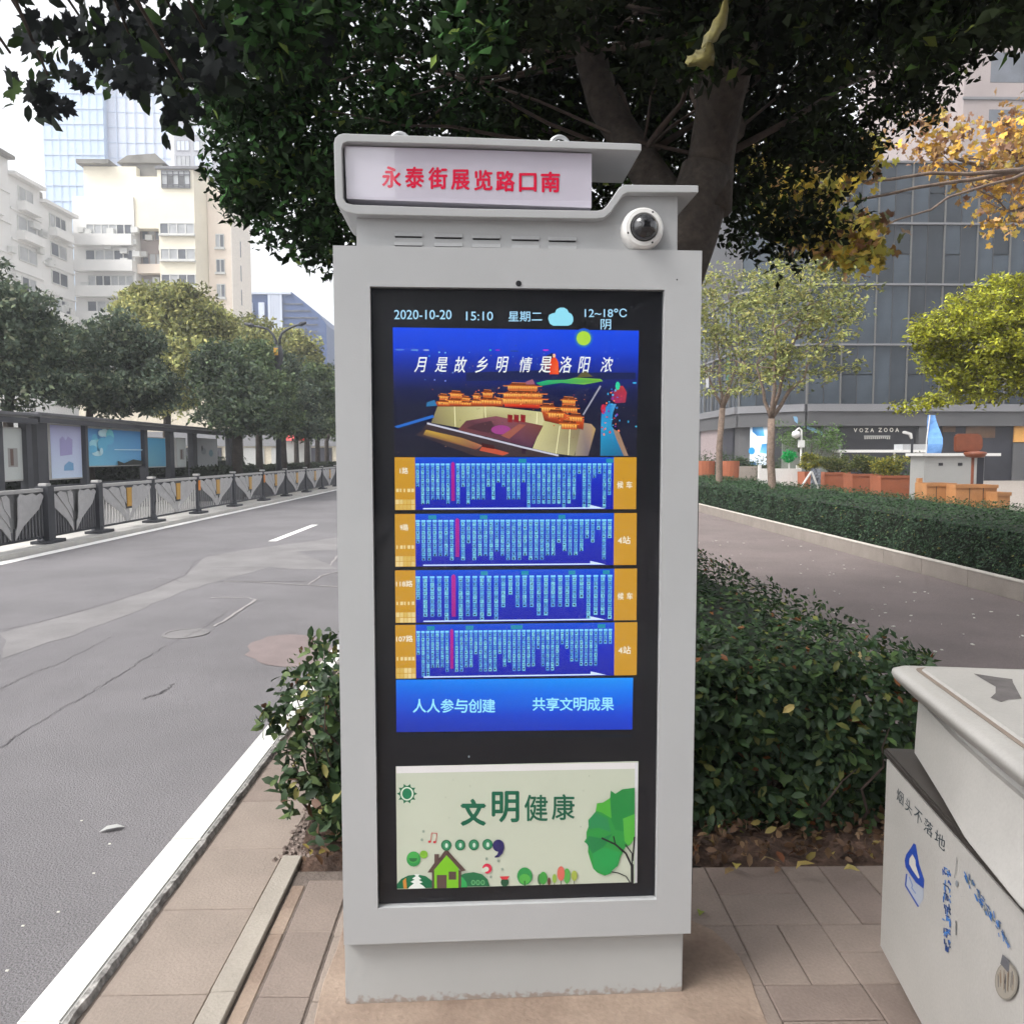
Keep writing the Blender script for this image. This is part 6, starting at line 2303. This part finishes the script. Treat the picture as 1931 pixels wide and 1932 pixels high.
zb0, zt0_ = .10, hz_ - .05
H = zt0_ - zb0
for i in range(len(RY) - 1):
    y0, y1 = RY[i] + .07, RY[i + 1] - .07
    w = y1 - y0
    m_ = M['railpale'] if i == 3 else M['rail']
    MB().box(-.035, .035, y0, y1, hz_ - .05, hz_ + .01).build('top_rail', M['railpale'], rail)
    MB().box(-.02, .02, y0, y1, zb0 - .03, zb0 + .01).build('bottom_rail', M['rail'], rail)
    # backing sheet behind the ornament where the photograph shows solid panels
    if i not in (2, 3, 4, 5):
        MB().box(-.030, -.022, y0, y1, zb0, zt0_).build('back_panel', M['railpanel_pale'] if i < 2 else M['railpanel'], rail)
    if i > 11:
        continue
    nb = 19
    for k in range(nb):
        t_ = (k + .5) / nb
        yy = y0 + w * t_
        # bars stop under the fan
        f_ = 1 - abs(t_ - .5) * 2
        hb = H * (1 - .82 * f_ ** .8)
        o_ = bpy.data.objects.new('bar', bar_me if i in (2, 3) else bard_me)
        COL.objects.link(o_)
        o_.parent = rail
        o_.location = (0, yy, zb0 + .005)
        o_.scale = (1, 1, max(.12, hb))
    for sgn in (-1, 1):
        f = lambda a, b_: (.5 + sgn * a, zb0 + H * b_)
        petal([f(.03, .02), f(.16, .30), f(.40, .62), f(.49, .90), f(.44, .98), f(.30, .86), f(.12, .48), f(.04, .22)], 'leaf_ornament', M['ornament'], y0, w, rail)
        petal([f(.05, .30), f(.16, .55), f(.36, .92), f(.30, .99), f(.18, .94), f(.08, .60)], 'leaf_ornament', M['ornament'], y0, w, rail, .034)
        petal([f(.05, .50), f(.14, .72), f(.17, .96), f(.10, .99), f(.06, .90)], 'leaf_ornament', M['ornament'], y0, w, rail, .048)
    if i < 2:
        continue
    petal([(.46, zb0 + H * .42), (.54, zb0 + H * .42), (.545, zb0 + H * .93), (.455, zb0 + H * .93)], 'amber_plate', M['amber'], y0, w, rail, .05, .02)
    petal([(.44, zb0 + H * .36), (.56, zb0 + H * .36), (.565, zb0 + H * .99), (.435, zb0 + H * .99)], 'plate_frame', M['rail'], y0, w, rail, .040, .008)
    MB().box(.0, .02, y0 + w * .47, y0 + w * .53, zb0, zb0 + H * .4).build('stem', M['ornament'], rail)

# ---- bus shelter
SX = -10.2


def sy(px):
    d = ray(px, 858)
    return SX / d[0] * d[1]


def shelter(ya, yb, px_h, panels, posts, label, py_h):
    e_ = empty('bus_shelter', (SX, ya, 0))
    tag(e_, label, 'bus shelter', 'bus shelters across the road')
    zr_ = A(px_h, py_h, sy(px_h)).z
    MB().box(-1.3, .25, -.1, yb - ya + .1, zr_ - .06, zr_).build('roof', M['shelterroof'], e_, bevel=.01)
    MB().box(.10, .22, 0, yb - ya, zr_ - .22, zr_ - .105).build('header', M['shelterdark'], e_)
    for yp, wd in posts:
        MB().box(-.12, .05, yp - ya - wd / 2, yp - ya + wd / 2, 0, zr_ - .105).build('post', M['shelterdark'], e_)
    for k, (y0, y1, z0, z1, kind) in enumerate(panels):
        b_ = MB().box(-.14, -.06, y0 - ya, y1 - ya, z0, z1).build('advert_box', M['railpale'] if kind != 'dark' else M['shelterdark'], e_)
        pr_ = Print(lambda x, y: (x, y), 0, .003)
        L_ = y1 - y0
        # drawn as (distance along, height); turned to face the road (+x)
        q = lambda a, b__: (.03 + a * (L_ - .06), z0 + .03 + b__ * (z1 - z0 - .06))
        if kind == 'lilac':
            pr_.poly([q(0, 0), q(1, 0), q(1, 1), q(0, 1)], [(200, 215, 235), (200, 215, 238), (180, 180, 215), (175, 175, 215)])
            pr_.poly([q(.28, .42), q(.68, .45), q(.70, .74), q(.55, .80), q(.48, .72), q(.38, .80), q(.28, .74)], (160, 155, 200))
            pr_.poly([q(.38, .14), q(.70, .14), q(.70, .28), q(.55, .32), q(.40, .24)], (120, 165, 205))
        elif kind == 'blue':
            pr_.poly([q(0, 0), q(1, 0), q(1, .93), q(0, .93)], [(120, 190, 215), (110, 170, 215), (80, 145, 205), (90, 150, 210)])
            for w__ in range(14):
                pr_.ell(*q(random.uniform(.04, .42), random.uniform(.3, .85)), random.uniform(.08, .3), random.uniform(.06, .2), random.choice([(120, 205, 220), (160, 215, 230), (100, 180, 215), (190, 225, 235)]), 9)
            pr_.poly([q(.45, .40), q(1, .40), q(1, .425), q(.45, .425)], (190, 220, 235))
            pr_.poly([q(.5, .12), q(.62, .05), q(.8, .15), q(1, .1), q(1, 0), q(.5, 0)], (40, 45, 40))
        elif kind == 'teal':
            pr_.poly([q(0, 0), q(1, 0), q(1, 1), q(0, 1)], [(110, 165, 180), (90, 145, 175), (70, 150, 190), (80, 160, 200)])
        elif kind == 'white':
            pr_.poly([q(0, 0), q(1, 0), q(1, 1), q(0, 1)], (178, 180, 182))
            pr_.ell(*q(.35, .55), .25, .12, (150, 155, 160), 10)
            pr_.ell(*q(.28, .66), .08, .10, (90, 90, 95), 10)
            pr_.ell(*q(.68, .48), .22, .13, (130, 155, 165), 10)
        elif kind == 'plain':
            pr_.poly([q(0, 0), q(1, 0), q(1, 1), q(0, 1)], (190, 194, 192))
            pr_.poly([q(.3, .25), q(.75, .25), q(.75, .62), q(.3, .62)], (150, 148, 145))
            pr_.poly([q(.4, .28), q(.55, .28), q(.55, .6), q(.4, .6)], (105, 85, 78))
        o_ = pr_.build('advert_print', M['print'], b_, (0, 0, 0), math.pi / 2)
        o_.location = (-.056, y0 - ya, 0)
    return e_, zr_


zA_ = lambda py, px: A(px, py, sy(px)).z
pz0, pz1 = zA_(905, 140), zA_(803, 140)
e_, zr_ = shelter(sy(60), sy(437), 160, [
    (sy(100), sy(160), zA_(904, 130), zA_(801, 130), 'lilac'),
    (sy(167), sy(271), zA_(880, 220), zA_(804, 220), 'blue'),
    (sy(277), sy(317), zA_(882, 297), zA_(825, 297), 'teal'),
    (sy(337), sy(355), zA_(882, 345), zA_(826, 345), 'plain'),
    (sy(372), sy(414), zA_(881, 392), zA_(827, 392), 'white')],
    [(sy(78), .42), (sy(162), .12), (sy(274), .2), (sy(323), .3), (sy(366), .4), (sy(434), .25)], 'long dark bus shelter with pale and blue advert boxes across the road', 787)
MB().box(-.9, -.5, 5.5, 9.0, .42, .48).build('bench', M['shelterroof'], e_)
for k in range(4):
    MB().box(-.88, -.52, 5.7 + k, 5.78 + k, 0, .42).build('bench_leg', M['shelterdark'], e_)
MB().box(-.13, -.10, .3, sy(437) - sy(60) - .3, .28, .80).build('lower_panel', M['shelterdark'], e_)
hb = empty('hedge', (-12.3, 8, 0))
tag(hb, 'shoulder high dark hedge growing behind the bus shelters', 'hedge')
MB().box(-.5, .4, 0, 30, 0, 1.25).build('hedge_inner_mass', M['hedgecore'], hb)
n = 7000
hp = np.stack([RNG.uniform(.35, .55, n), RNG.uniform(0, 30, n), RNG.uniform(.05, 1.45, n)], 1)
tag(leaves('hedge_leaves', hp, RNG.uniform(.08, .15, n), [(3, (.035, .05, .03)), (2, (.025, .035, .02)), (1, (.06, .08, .04))], T_DIA, M['leaffar'], hb), kind='stuff')
shelter(sy(-150), sy(56), 20, [(sy(6), sy(50), zA_(908, 30), zA_(806, 30), 'plain')], [(sy(-100), .4), (sy(-5), .3), (sy(53), .2)], 'second bus shelter cut by the left edge with a pale advert box', 778)

# ---- low dark hedge behind the railing
hx = -9.3
e_ = empty('hedge', (hx, 26, 0))
tag(e_, 'low dark grey green hedge strip behind the railing, past the shelter', 'hedge')
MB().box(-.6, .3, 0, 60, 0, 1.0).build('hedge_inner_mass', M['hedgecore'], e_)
n = 14000
yy = RNG.uniform(0, 1, n) ** 1.5 * 60
top = RNG.uniform(0, 1, n) < .5
x = np.where(top, RNG.uniform(-.6, .35, n), .3 + RNG.uniform(-.05, .08, n))
z = np.where(top, 1.0 + RNG.uniform(-.02, .09, n), RNG.uniform(.05, 1.05, n))
tag(leaves('hedge_leaves', np.stack([x, yy, z], 1), RNG.uniform(.08, .14, n), [(3, (.045, .055, .035)), (2, (.03, .04, .025)), (1, (.07, .085, .05))], T_DIA, M['leaffar'], e_), kind='stuff')

# ---- left hand trees
DG = [(3, (0.095, 0.125, 0.085)), (3, (0.068, 0.092, 0.066)), (1.5, (0.15, 0.18, 0.105)), (.4, (0.18, 0.19, 0.13))]
MG = [(3, (0.095, 0.135, 0.068)), (2, (0.068, 0.098, 0.052)), (2, (0.14, 0.18, 0.08))]
YG = [(3, (0.28, 0.29, 0.11)), (2, (0.20, 0.22, 0.09)), (2, (0.38, 0.36, 0.14)), (1, (0.14, 0.15, 0.08))]
LT = 'street trees across the road'


def ltree(pxb, Y, label, blobs, nc, per, pal, rc=.6, ls=.18, name='roadside_tree', r=.16, fork=.0):
    b0 = A(pxb, 880, Y)
    b0.z = -.03
    topc = Vector(blobs[0][0])
    f = Vector((b0.x + fork, Y, 2.3))
    return tree(name, b0, label, ([b0, b0.lerp(f, .6), f, f.lerp(topc, .6)], [r, r * .85, r * .75, r * .45]), blobs, int(nc * 1.5), per * .68, rc * .78, ls, pal, LT, 'bark', flat_=.62)


ltree(20, 20.5, 'dark dense tree above the second shelter at the left edge', [blob(20, 640, 20, 90, 90), blob(-60, 600, 20, 110, 120), blob(85, 700, 20, 60, 60), blob(40, 720, 20, 80, 50), blob(60, 590, 21, 50, 50)], 260, 75, DG, .42, .15)
ltree(170, 23.5, 'broad dark green tree behind the lilac advert', [blob(180, 690, 23.5, 100, 75), blob(120, 650, 24, 60, 50), blob(235, 650, 24, 70, 60), blob(210, 740, 23, 90, 40), blob(280, 730, 23, 50, 50)], 300, 75, DG, .46, .16)
ltree(345, 33, 'tall yellow green tree with a leaning grey trunk behind the shelter', [blob(320, 610, 34, 100, 65), blob(260, 590, 35, 50, 40), blob(390, 620, 34, 60, 50), blob(350, 680, 33, 90, 55), blob(300, 570, 35, 60, 30), blob(355, 570, 34, 30, 30), blob(320, 740, 33, 60, 50)], 430, 70, YG, .62, .20, r=.22, fork=-.6)
ltree(448, 27.5, 'round dark green tree just past the end of the shelter', [blob(430, 730, 28, 70, 70), blob(470, 770, 28, 60, 45), blob(410, 690, 28, 45, 40), blob(440, 790, 27.5, 70, 30)], 250, 65, MG[:2] + DG, .52, .17, r=.20)
ltree(490, 30.5, 'forked tree with pale green crown second from the shelter', [blob(500, 740, 31, 55, 55), blob(470, 680, 32, 50, 40), blob(520, 790, 31, 50, 30)], 170, 60, MG, .55, .18)
ltree(455, 42, 'olive yellow tree rising behind the lamp, left of it', [blob(470, 650, 42, 55, 50), blob(430, 640, 43, 40, 36), blob(510, 700, 42, 50, 50)], 180, 60, YG, .75, .24)
ltree(532, 34, 'dark trunked tree below the twin arm lamp', [blob(545, 750, 35, 50, 55), blob(560, 800, 35, 50, 26), blob(520, 700, 35, 40, 40)], 170, 60, DG, .60, .19, r=.26)
ltree(560, 44, 'olive yellow tree rising behind the lamp, right of it', [blob(560, 670, 45, 40, 40), blob(545, 640, 46, 26, 20), blob(590, 710, 45, 36, 40)], 140, 60, YG, .75, .25)
ltree(580, 38, 'mid green tree third from the kiosk edge across the road', [blob(595, 740, 39, 36, 55), blob(590, 800, 39, 40, 26)], 140, 60, MG, .65, .2)
ltree(600, 43, 'green tree second from the kiosk edge across the road', [blob(612, 760, 44, 34, 50), blob(620, 720, 45, 26, 30)], 120, 60, MG, .7, .22)
ltree(617, 48, 'small green tree touching the kiosk edge across the road', [blob(632, 780, 49, 26, 46), blob(640, 740, 50, 20, 30)], 100, 60, MG, .75, .24)

# ---- twin arm street lamp
lp = A(525, 880, 32)
sl = empty('street_lamp', (lp.x, 32, 0))
tag(sl, 'dark twin arm street lamp standing among the trees across the road', 'street lamp')
cL = crop(600, 700, 700)
P_ = lambda x, y: A(*cL(x, y), 32) - Vector((lp.x, 32, 0))
MB().tube([(0, 0, 0), tuple(P_(1228, 1930)), tuple(P_(1228, 1800)), tuple(P_(1228, 1740)), tuple(P_(1222, 1640))], [.11, .10, .16, .19, .13], 10).build('pole', M['lamp'], sl, smooth=True)
for nm, pts in (('arm', [(1205, 1720), (1200, 1600), (1170, 1530), (1120, 1480), (1050, 1455), (975, 1442)]), ('arm', [(1235, 1700), (1238, 1580), (1265, 1515), (1330, 1470), (1400, 1440), (1440, 1432)])):
    MB().tube([P_(*p) for p in pts], [.07, .06, .05, .045, .04, .04], 8).build(nm, M['lamp'], sl, smooth=True)
for p0, p1 in (((975, 1442), (875, 1418)), ((1435, 1434), (1515, 1405))):
    a_, b__ = P_(*p0), P_(*p1)
    MB().tube([a_, a_.lerp(b__, .3), b__], [.05, .09, .05], 8).build('lamp_head', M['lamp'], sl)
a_ = P_(1216, 1715)
MB().box(a_.x - .08, a_.x + .08, -.24, -.19, a_.z - .14, a_.z + .14).build('yellow_sticker', M['amber'], sl)

# ---- low shop row behind the trees
lb_y = 66
p0, p1 = A(150, 880, lb_y), A(650, 880, lb_y)
lb_ = empty('shop_row', (p0.x, lb_y, 0))
tag(lb_, 'low beige and grey row of shops glimpsed between the tree trunks', 'building')
wL = p1.x - p0.x
hL = A(450, 800, lb_y).z
MB().box(0, wL, .3, 8, 0, hL + 2.5).build('wall', mat('beige_wall', (.50, .45, .36), .85), lb_)
MB().box(0, wL, .0, .29, A(450, 842, lb_y).z, A(450, 815, lb_y).z).build('sign_band', M['fasciatop'], lb_)
xx = .6
k = 0
while xx < wL - 2:
    w_ = random.uniform(1.6, 3.2)
    MB().box(xx, xx + w_, .18, .29, .2, A(450, 845, lb_y).z).build('shop_window', random.choice([M['win'], M['winlight'], M['shopwhite'], M['interior']]), lb_)
    xx += w_ + random.uniform(.3, .8)
# kiosk hut, red topped, and a few parked scooters and blue covers
p = A(563, 880, 50)
e_ = empty('street_booth', (p.x, 50, 0))
tag(e_, 'white street booth with a red domed roof seen between the trunks', 'booth')
MB().box(-.7, .7, -.5, .5, 0, A(563, 832, 50).z).build('body', M['shopwhite'], e_)
MB().lathe([(.9, 0), (.8, .2), (.4, .5), (.05, .6)], 16, Matrix.Translation((0, 0, A(563, 832, 50).z))).build('roof', M['red'], e_)


def scooter(px, Y, label, m, rz_):
    p_ = A(px, 880, Y)
    e__ = empty('parked_scooter', (p_.x, Y, -.03), rz_)
    tag(e__, label, 'scooter', 'scooters parked behind the trees')
    for x_ in (-.62, .62):
        pts_ = [(x_ + .2 * math.cos(R(a_)), 0, .24 + .2 * math.sin(R(a_))) for a_ in range(0, 361, 24)]
        MB().tube(pts_, .045, 6, cap=False).build('wheel', M['people'], e__)
    MB().prism([(-.6, .35), (-.2, .25), (.35, .25), (.5, .95), (.42, 1.0), (.25, .42), (-.1, .45), (-.15, .72), (-.75, .75), (-.8, .5)], -.12, .12).build('body', M[m], e__, bevel=.03)
    MB().box(-.7, -.05, -.13, .13, .76, .86).build('seat', M['people'], e__, bevel=.03)
    MB().tube([(.42, -.3, 1.08), (.46, 0, 1.02), (.42, .3, 1.08)], .025, 6).build('handlebar', M['people'], e__)
    MB().tube([(.62, 0, .3), (.45, 0, 1.0)], .035, 6).build('fork', M['people'], e__)


scooter(472, 44, 'blue covered scooter nearest the shelter between two trunks', 'bluecloth', .3)
scooter(455, 44, 'pale grey scooter left of the blue covered one', 'shopwhite', .1)
scooter(563, 46, 'dark scooter in front of the red roofed booth', 'people', .2)
scooter(604, 50, 'red scooter by the trunks near the kiosk edge', 'red', .5)
p = A(378, 862, 31)


# ---- distant buildings, left
def strip_windows(e_, x0, x1, z0, z1, y, nW, fm='frame', gm='win', sill=True, parts=True, mixed=True):
    """one window band: frame, panes, sill"""
    f_ = MB()
    d = .12
    f_.box(x0, x1, y - d, y - .002, z0, z0 + .10)
    f_.box(x0, x1, y - d, y - .002, z1 - .10, z1)
    w_ = (x1 - x0) / nW
    for i_ in range(nW + 1):
        xx_ = x0 + w_ * i_
        f_.box(max(x0, xx_ - .06), min(x1, xx_ + .06), y - d - .004, y - .002, z0 + .101, z1 - .101)
    fo = f_.build('window', M[fm], e_)
    for i_ in range(nW):
        g_ = M[gm] if not mixed or random.random() < .5 else M['winlight']
        MB().box(x0 + w_ * i_ + .062, x0 + w_ * (i_ + 1) - .062, y - .05, y - .003, z0 + .102, z1 - .102).build('pane', g_, fo)
    if sill:
        MB().box(x0 - .1, x1 + .1, y - .35, y - .003, z0 - .22, z0 - .003).build('sill', M[fm], fo)
    return fo


RYd = 95.0
R0 = A(155, 858, RYd).x
res = empty('apartment_block', (R0, RYd, 0))
tag(res, 'white and cream apartment block with window bands, centre left background', 'building')
rx = lambda px, Y=RYd: A(px, 858, Y).x - R0
rz = lambda py, Y=RYd: A(300, py, Y).z
# white left section (flat top at y~330), notch, cream bay, peach flank
MB().box(rx(155), rx(268), 0, 7, 0, rz(372)).build('white_wing', M['resw'], res)
MB().box(rx(170), rx(268), 1, 7, rz(372), rz(309)).build('roof_storey', M['resc'], res)
MB().box(rx(268) + .01, rx(312), 1, 7, rz(372), rz(328)).build('roof_storey', M['resc'], res)
MB().box(rx(268.3), rx(313), 1.5, 7, 0, rz(372)).build('recess_wall', M['resg'], res)
MB().box(rx(268.3), rx(313), 0.2, 1.49, rz(372) - 3.5, rz(372)).build('recess_head', M['resc'], res)
MB().slab([(rx(313.3), 0), (rx(380), 0), (rx(391), 2.4), (rx(391), 7), (rx(313.3), 7)], 0, rz(320)).build('bay', M['resc'], res)
MB().box(rx(391.3), rx(434), 2.2, 7.2, 0, rz(350)).build('flank', M['resp'], res)
MB().box(rx(434) + .02, rx(436), 2.19, 9.6, 0, rz(350) + .05).build('side_wall', mat('wall_peach_pale', (.80, .74, .66), .85), res)
MB().box(rx(163), rx(223), .2, 4, rz(308) + .02, rz(300)).build('roof_canopy', M['roofgrey'], res)
MB().box(rx(236), rx(311), 2.0, 6, rz(328) + .01, rz(298)).build('roof_shed', M['roofgrey'], res)
MB().prism([(rx(228), rz(297.8)), (rx(248), rz(284)), (rx(300), rz(280)), (rx(318), rz(297.8))], 1.6, 6.4).build('shed_roof', M['roofgrey'], res)
MB().box(rx(311), rx(392), -.3, 5, rz(320) + .01, rz(315)).build('parapet', M['fasciatop'], res)
fh_ = RYd * 46.0 / FPX
for k in range(0, 11):
    base = rz(443) - (k - 1) * fh_
    zt_w, zb_w = base + fh_ * .28, base - fh_ * .12
    if k == 0:
        continue
    if zb_w < 1:
        break
    strip_windows(res, rx(177 + (3 * (k % 2))), rx(264), base - .1, base + fh_ * .40, 0, 6 if k % 2 else 5, sill=False)
    MB().box(rx(155) + .3, rx(268), -.9, -.01, base - fh_ * .48, base - .14).build('balcony_front', M['resw'], res)
    strip_windows(res, rx(316), rx(379), base + .05, base + fh_ * .46, 0, 4)
    strip_windows(res, rx(272), rx(309), base - .3, base + fh_ * .40, 1.5, 3, fm='resg', sill=False)
    if k % 2 == 0 or k > 3:
        MB().box(rx(269), rx(312), .3, 1.49, base - fh_ * .48, base - .34).build('balcony_front', M['resp'], res)
    strip_windows(res, rx(406), rx(422), base - .9, base + fh_ * .24, 2.2, 2)
    MB().box(rx(436) - .05, rx(436) + .03, 5.3, 5.6, base - 1.2, base + .7).build('slit_window', M['win'], res)
MB().box(rx(322), rx(374), -.14, -.005, rz(356), rz(324)).build('glazed_loggia', M['winlight'], res)
for k in range(6):
    MB().box(rx(322 + k * 10.3), rx(323.2 + k * 10.3), -.22, -.141, rz(356), rz(324)).build('loggia_bar', M['framedark'], res)
for py in (324.5, 332, 351, 355):
    MB().box(rx(322), rx(374), -.26, -.222, rz(py), rz(py) + .12).build('loggia_bar', M['framedark'], res)
for k in range(2):
    MB().box(rx(334 + k * 21), rx(343 + k * 21), -.2, -.142, rz(350), rz(333)).build('loggia_shade', M['fascia'], res)

# left angled apartment block
a0, a1 = A(-70, 858, 74), A(154, 858, 93.5)
L_ = math.hypot(a1.x - a0.x, a1.y - a0.y)
rzz = math.atan2(a1.y - a0.y, a1.x - a0.x)
lf = empty('apartment_block', (a0.x, a0.y, 0), rzz)
tag(lf, 'white stepped apartment block with balconies at the left edge', 'building')
top = [(0, 34.5), (L_ * .30, 34.0), (L_ * .45, 30.5), (L_ * .62, 29.5), (L_ * 1.0, 27.4)]


def seg(px):
    d = ray(px, 858)
    k_ = d[0] / d[1]
    return (k_ * a0.y - a0.x) / ((a1.x - a0.x) - k_ * (a1.y - a0.y)) * L_


def zat(px, py):
    s_ = seg(px)
    Yq = a0.y + math.sin(rzz) * s_
    return A(px, py, Yq).z


tiers = [(seg(-70), seg(40), zat(20, 290)), (seg(40), seg(96), zat(80, 352)), (seg(96), seg(154), zat(120, 395))]
for i, (s0, s1, zt_) in enumerate(tiers):
    MB().box(s0, s1 - .02, 0, 14, 0, zt_).build('wall', M['resw'], lf)
    MB().box(s0 - .1, s1 + .1, -.7, 2, zt_ + .01, zt_ + .35).build('roof_edge', M['resw'] if i else M['roofgrey'], lf)
MB().box(seg(60), seg(150), 3, 9, tiers[1][2], tiers[1][2] + 1.6).build('roof_shed', M['roofgrey'], lf)
fl2 = 3.0
for k in range(1, 11):
    for (s0, s1, zt_) in tiers:
        zz = zt_ - k * fl2
        if zz < 6:
            continue
        n_ = max(1, int((s1 - s0) / 4.6))
        w_ = (s1 - s0) / n_
        for i in range(n_):
            c_ = s0 + w_ * (i + .5)
            ww_ = random.choice([2.4, 3.0, 3.6])
            strip_windows(lf, c_ - ww_ / 2, c_ + ww_ / 2, zz + .9, zz + 2.4, 0, random.choice([2, 3]), sill=False)
            if random.random() < .6:
                MB().box(c_ - ww_ / 2 - .2, c_ + ww_ / 2 + .2, -.9, -.01, zz - .1, zz + .82).build('balcony_front', M['resw'], lf)
        MB().box(s0, s1 - .02, -.16, -.005, zz - .3, zz - .12).build('string_course', M['resw'], lf)

for i in range(16):
    px_, py_ = random.uniform(160, 305), random.uniform(405, 600)
    MB().box(0, .8, -.5, -.02, 0, .6).build('air_conditioner', M['frame'], res, (rx(px_), 0 if px_ < 268 else 1.5, rz(py_)))
for i in range(22):
    s_ = random.uniform(seg(-20), seg(150))
    MB().box(0, .8, -.5, -.02, 0, .6).build('air_conditioner', M['frame'], lf, (s_, 0, random.uniform(14, 26)))

# pale glass tower and grey tower
TYd = 165.0
T0 = A(108, 858, TYd).x
tg = empty('glass_tower', (T0, TYd, 0))
tag(tg, 'hazy pale blue glass tower rising behind the apartment blocks', 'building')
tx = lambda px: A(px, 858, TYd).x - T0
tz = lambda py: A(230, py, TYd).z
MB().box(0, tx(218), 0, 20, 0, tz(112)).build('left_shaft', M['towerglass'], tg)
MB().box(tx(219), tx(338), 1.5, 22, 0, tz(60)).build('right_shaft', M['towerpale'], tg)
MB().box(tx(338.5), tx(345), 0.5, 22, 0, tz(40)).build('white_fin', M['resw'], tg)
for py in range(120, 480, 29):
    MB().box(0, tx(218), -.15, -.01, tz(py), tz(py) + .35).build('floor_line', M['towerline'], tg)
    MB().box(tx(219), tx(338), 1.40, 1.49, tz(py), tz(py) + .22).build('floor_line', M['towerline'], tg)
for px in range(108, 219, 14):
    MB().box(tx(px) - .06, tx(px) + .06, -.2, -.151, 0, tz(113)).build('mullion', M['towerline'], tg)
for px in range(219, 338, 17):
    MB().box(tx(px) - .08, tx(px) + .08, 1.2, 1.319, 0, tz(61)).build('mullion', M['towerline'], tg)
gt = empty('grey_tower', (A(346, 858, 150).x, 150, 0))
tag(gt, 'grey tower block with pale windows beside the glass tower', 'building')
gx = lambda px: A(px, 858, 150).x - A(346, 858, 150).x
gz = lambda py: A(380, py, 150).z
MB().box(0, gx(446), 0, 6, 0, gz(100)).build('wall', M['towergrey'], gt)
for j in range(13):
    for (p0_, p1_) in ((350, 374), (382, 416), (425, 441)):
        py = 120 + j * 29
        strip_windows(gt, gx(p0_), gx(p1_), gz(py + 20), gz(py), 0, 3 if p1_ - p0_ > 20 else 2, fm='towergrey', gm='towerpale', sill=False)

# blue glass building right of the apartments
BYd = 130.0
b0_ = A(474, 858, BYd).x
bb_ = empty('blue_office_block', (b0_, BYd, 0))
tag(bb_, 'blue glass office block with a sloping roofline between apartments and kiosk', 'building')
ux = lambda px: A(px, 858, BYd).x - b0_
uz = lambda py: A(540, py, BYd).z
MB().prism([(0, 0), (ux(620), 0), (ux(620), uz(612)), (ux(606), uz(592)), (ux(575), uz(566)), (ux(556), uz(551)), (ux(474), uz(553))], 0, 24).build('body', M['blueglass'], bb_)
for p_ in (479, 501):
    MB().box(ux(p_) - .45, ux(p_) + .45, -.5, -.01, 0, uz(572)).build('pier', M['towerpale'], bb_)
for p_ in range(516, 540, 5):
    MB().box(ux(p_) - .25, ux(p_) + .25, -.4, -.01, 0, uz(552)).build('fin', M['towerpale'], bb_)
MB().box(0, ux(556), -.5, -.01, uz(556), uz(552)).build('parapet', M['towerpale'], bb_)
for py in range(575, 720, 13):
    MB().box(ux(541), ux(min(604, 556 + max(0, py - 556) * 1.1)), -.12, -.01, uz(py), uz(py) + .2).build('floor_line', M['win'], bb_)

# ---- blocks added behind the camera to shape reflections in the kiosk glass
bk = empty('office_building', (-1.4, -20, 0))
tag(bk, 'dark block added behind the viewpoint to darken the kiosk glass reflections', 'building')
MB().box(0, 26, -12, 0, 0, 26).build('wall', M['fascia'], bk)
for j in range(8):
    for i in range(9):
        MB().box(.8 + i * 2.8, 3.0 + i * 2.8, -.1, .04, 1.2 + j * 3.1, 3.2 + j * 3.1).build('window', M['cw3'], bk)
bk2 = empty('added_low_block', (-3.4, -19, 0))
tag(bk2, 'low grey block added behind the viewpoint for the kiosk glass reflections', 'building')
MB().box(0, 1.9, -9, 0, 0, 7.2).build('wall', M['fascia'], bk2)
for j in range(2):
    MB().box(.4, 1.5, -.1, .04, 1.2 + j * 3.1, 3.2 + j * 3.1).build('window', M['win'], bk2)

# ---- haze
hz_o = MB().box(-402, 402, -62, 702, -1.3, 110).build('haze', [], None)
hm = bpy.data.materials.new('haze_air')
hm.use_nodes = True
ht = hm.node_tree
ht.nodes.remove(ht.nodes['Principled BSDF'])
vp = ht.nodes.new('ShaderNodeVolumePrincipled')
vp.inputs['Color'].default_value = (0.93, 0.95, 1.0, 1)
vp.inputs['Density'].default_value = 0.0016
vp.inputs['Anisotropy'].default_value = 0.2
ht.links.new(vp.outputs[0], ht.nodes['Material Output'].inputs['Volume'])
hz_o.data.materials.clear()
hz_o.data.materials.append(hm)
tag(hz_o, kind='stuff')
sc.cycles.volume_bounces = 0
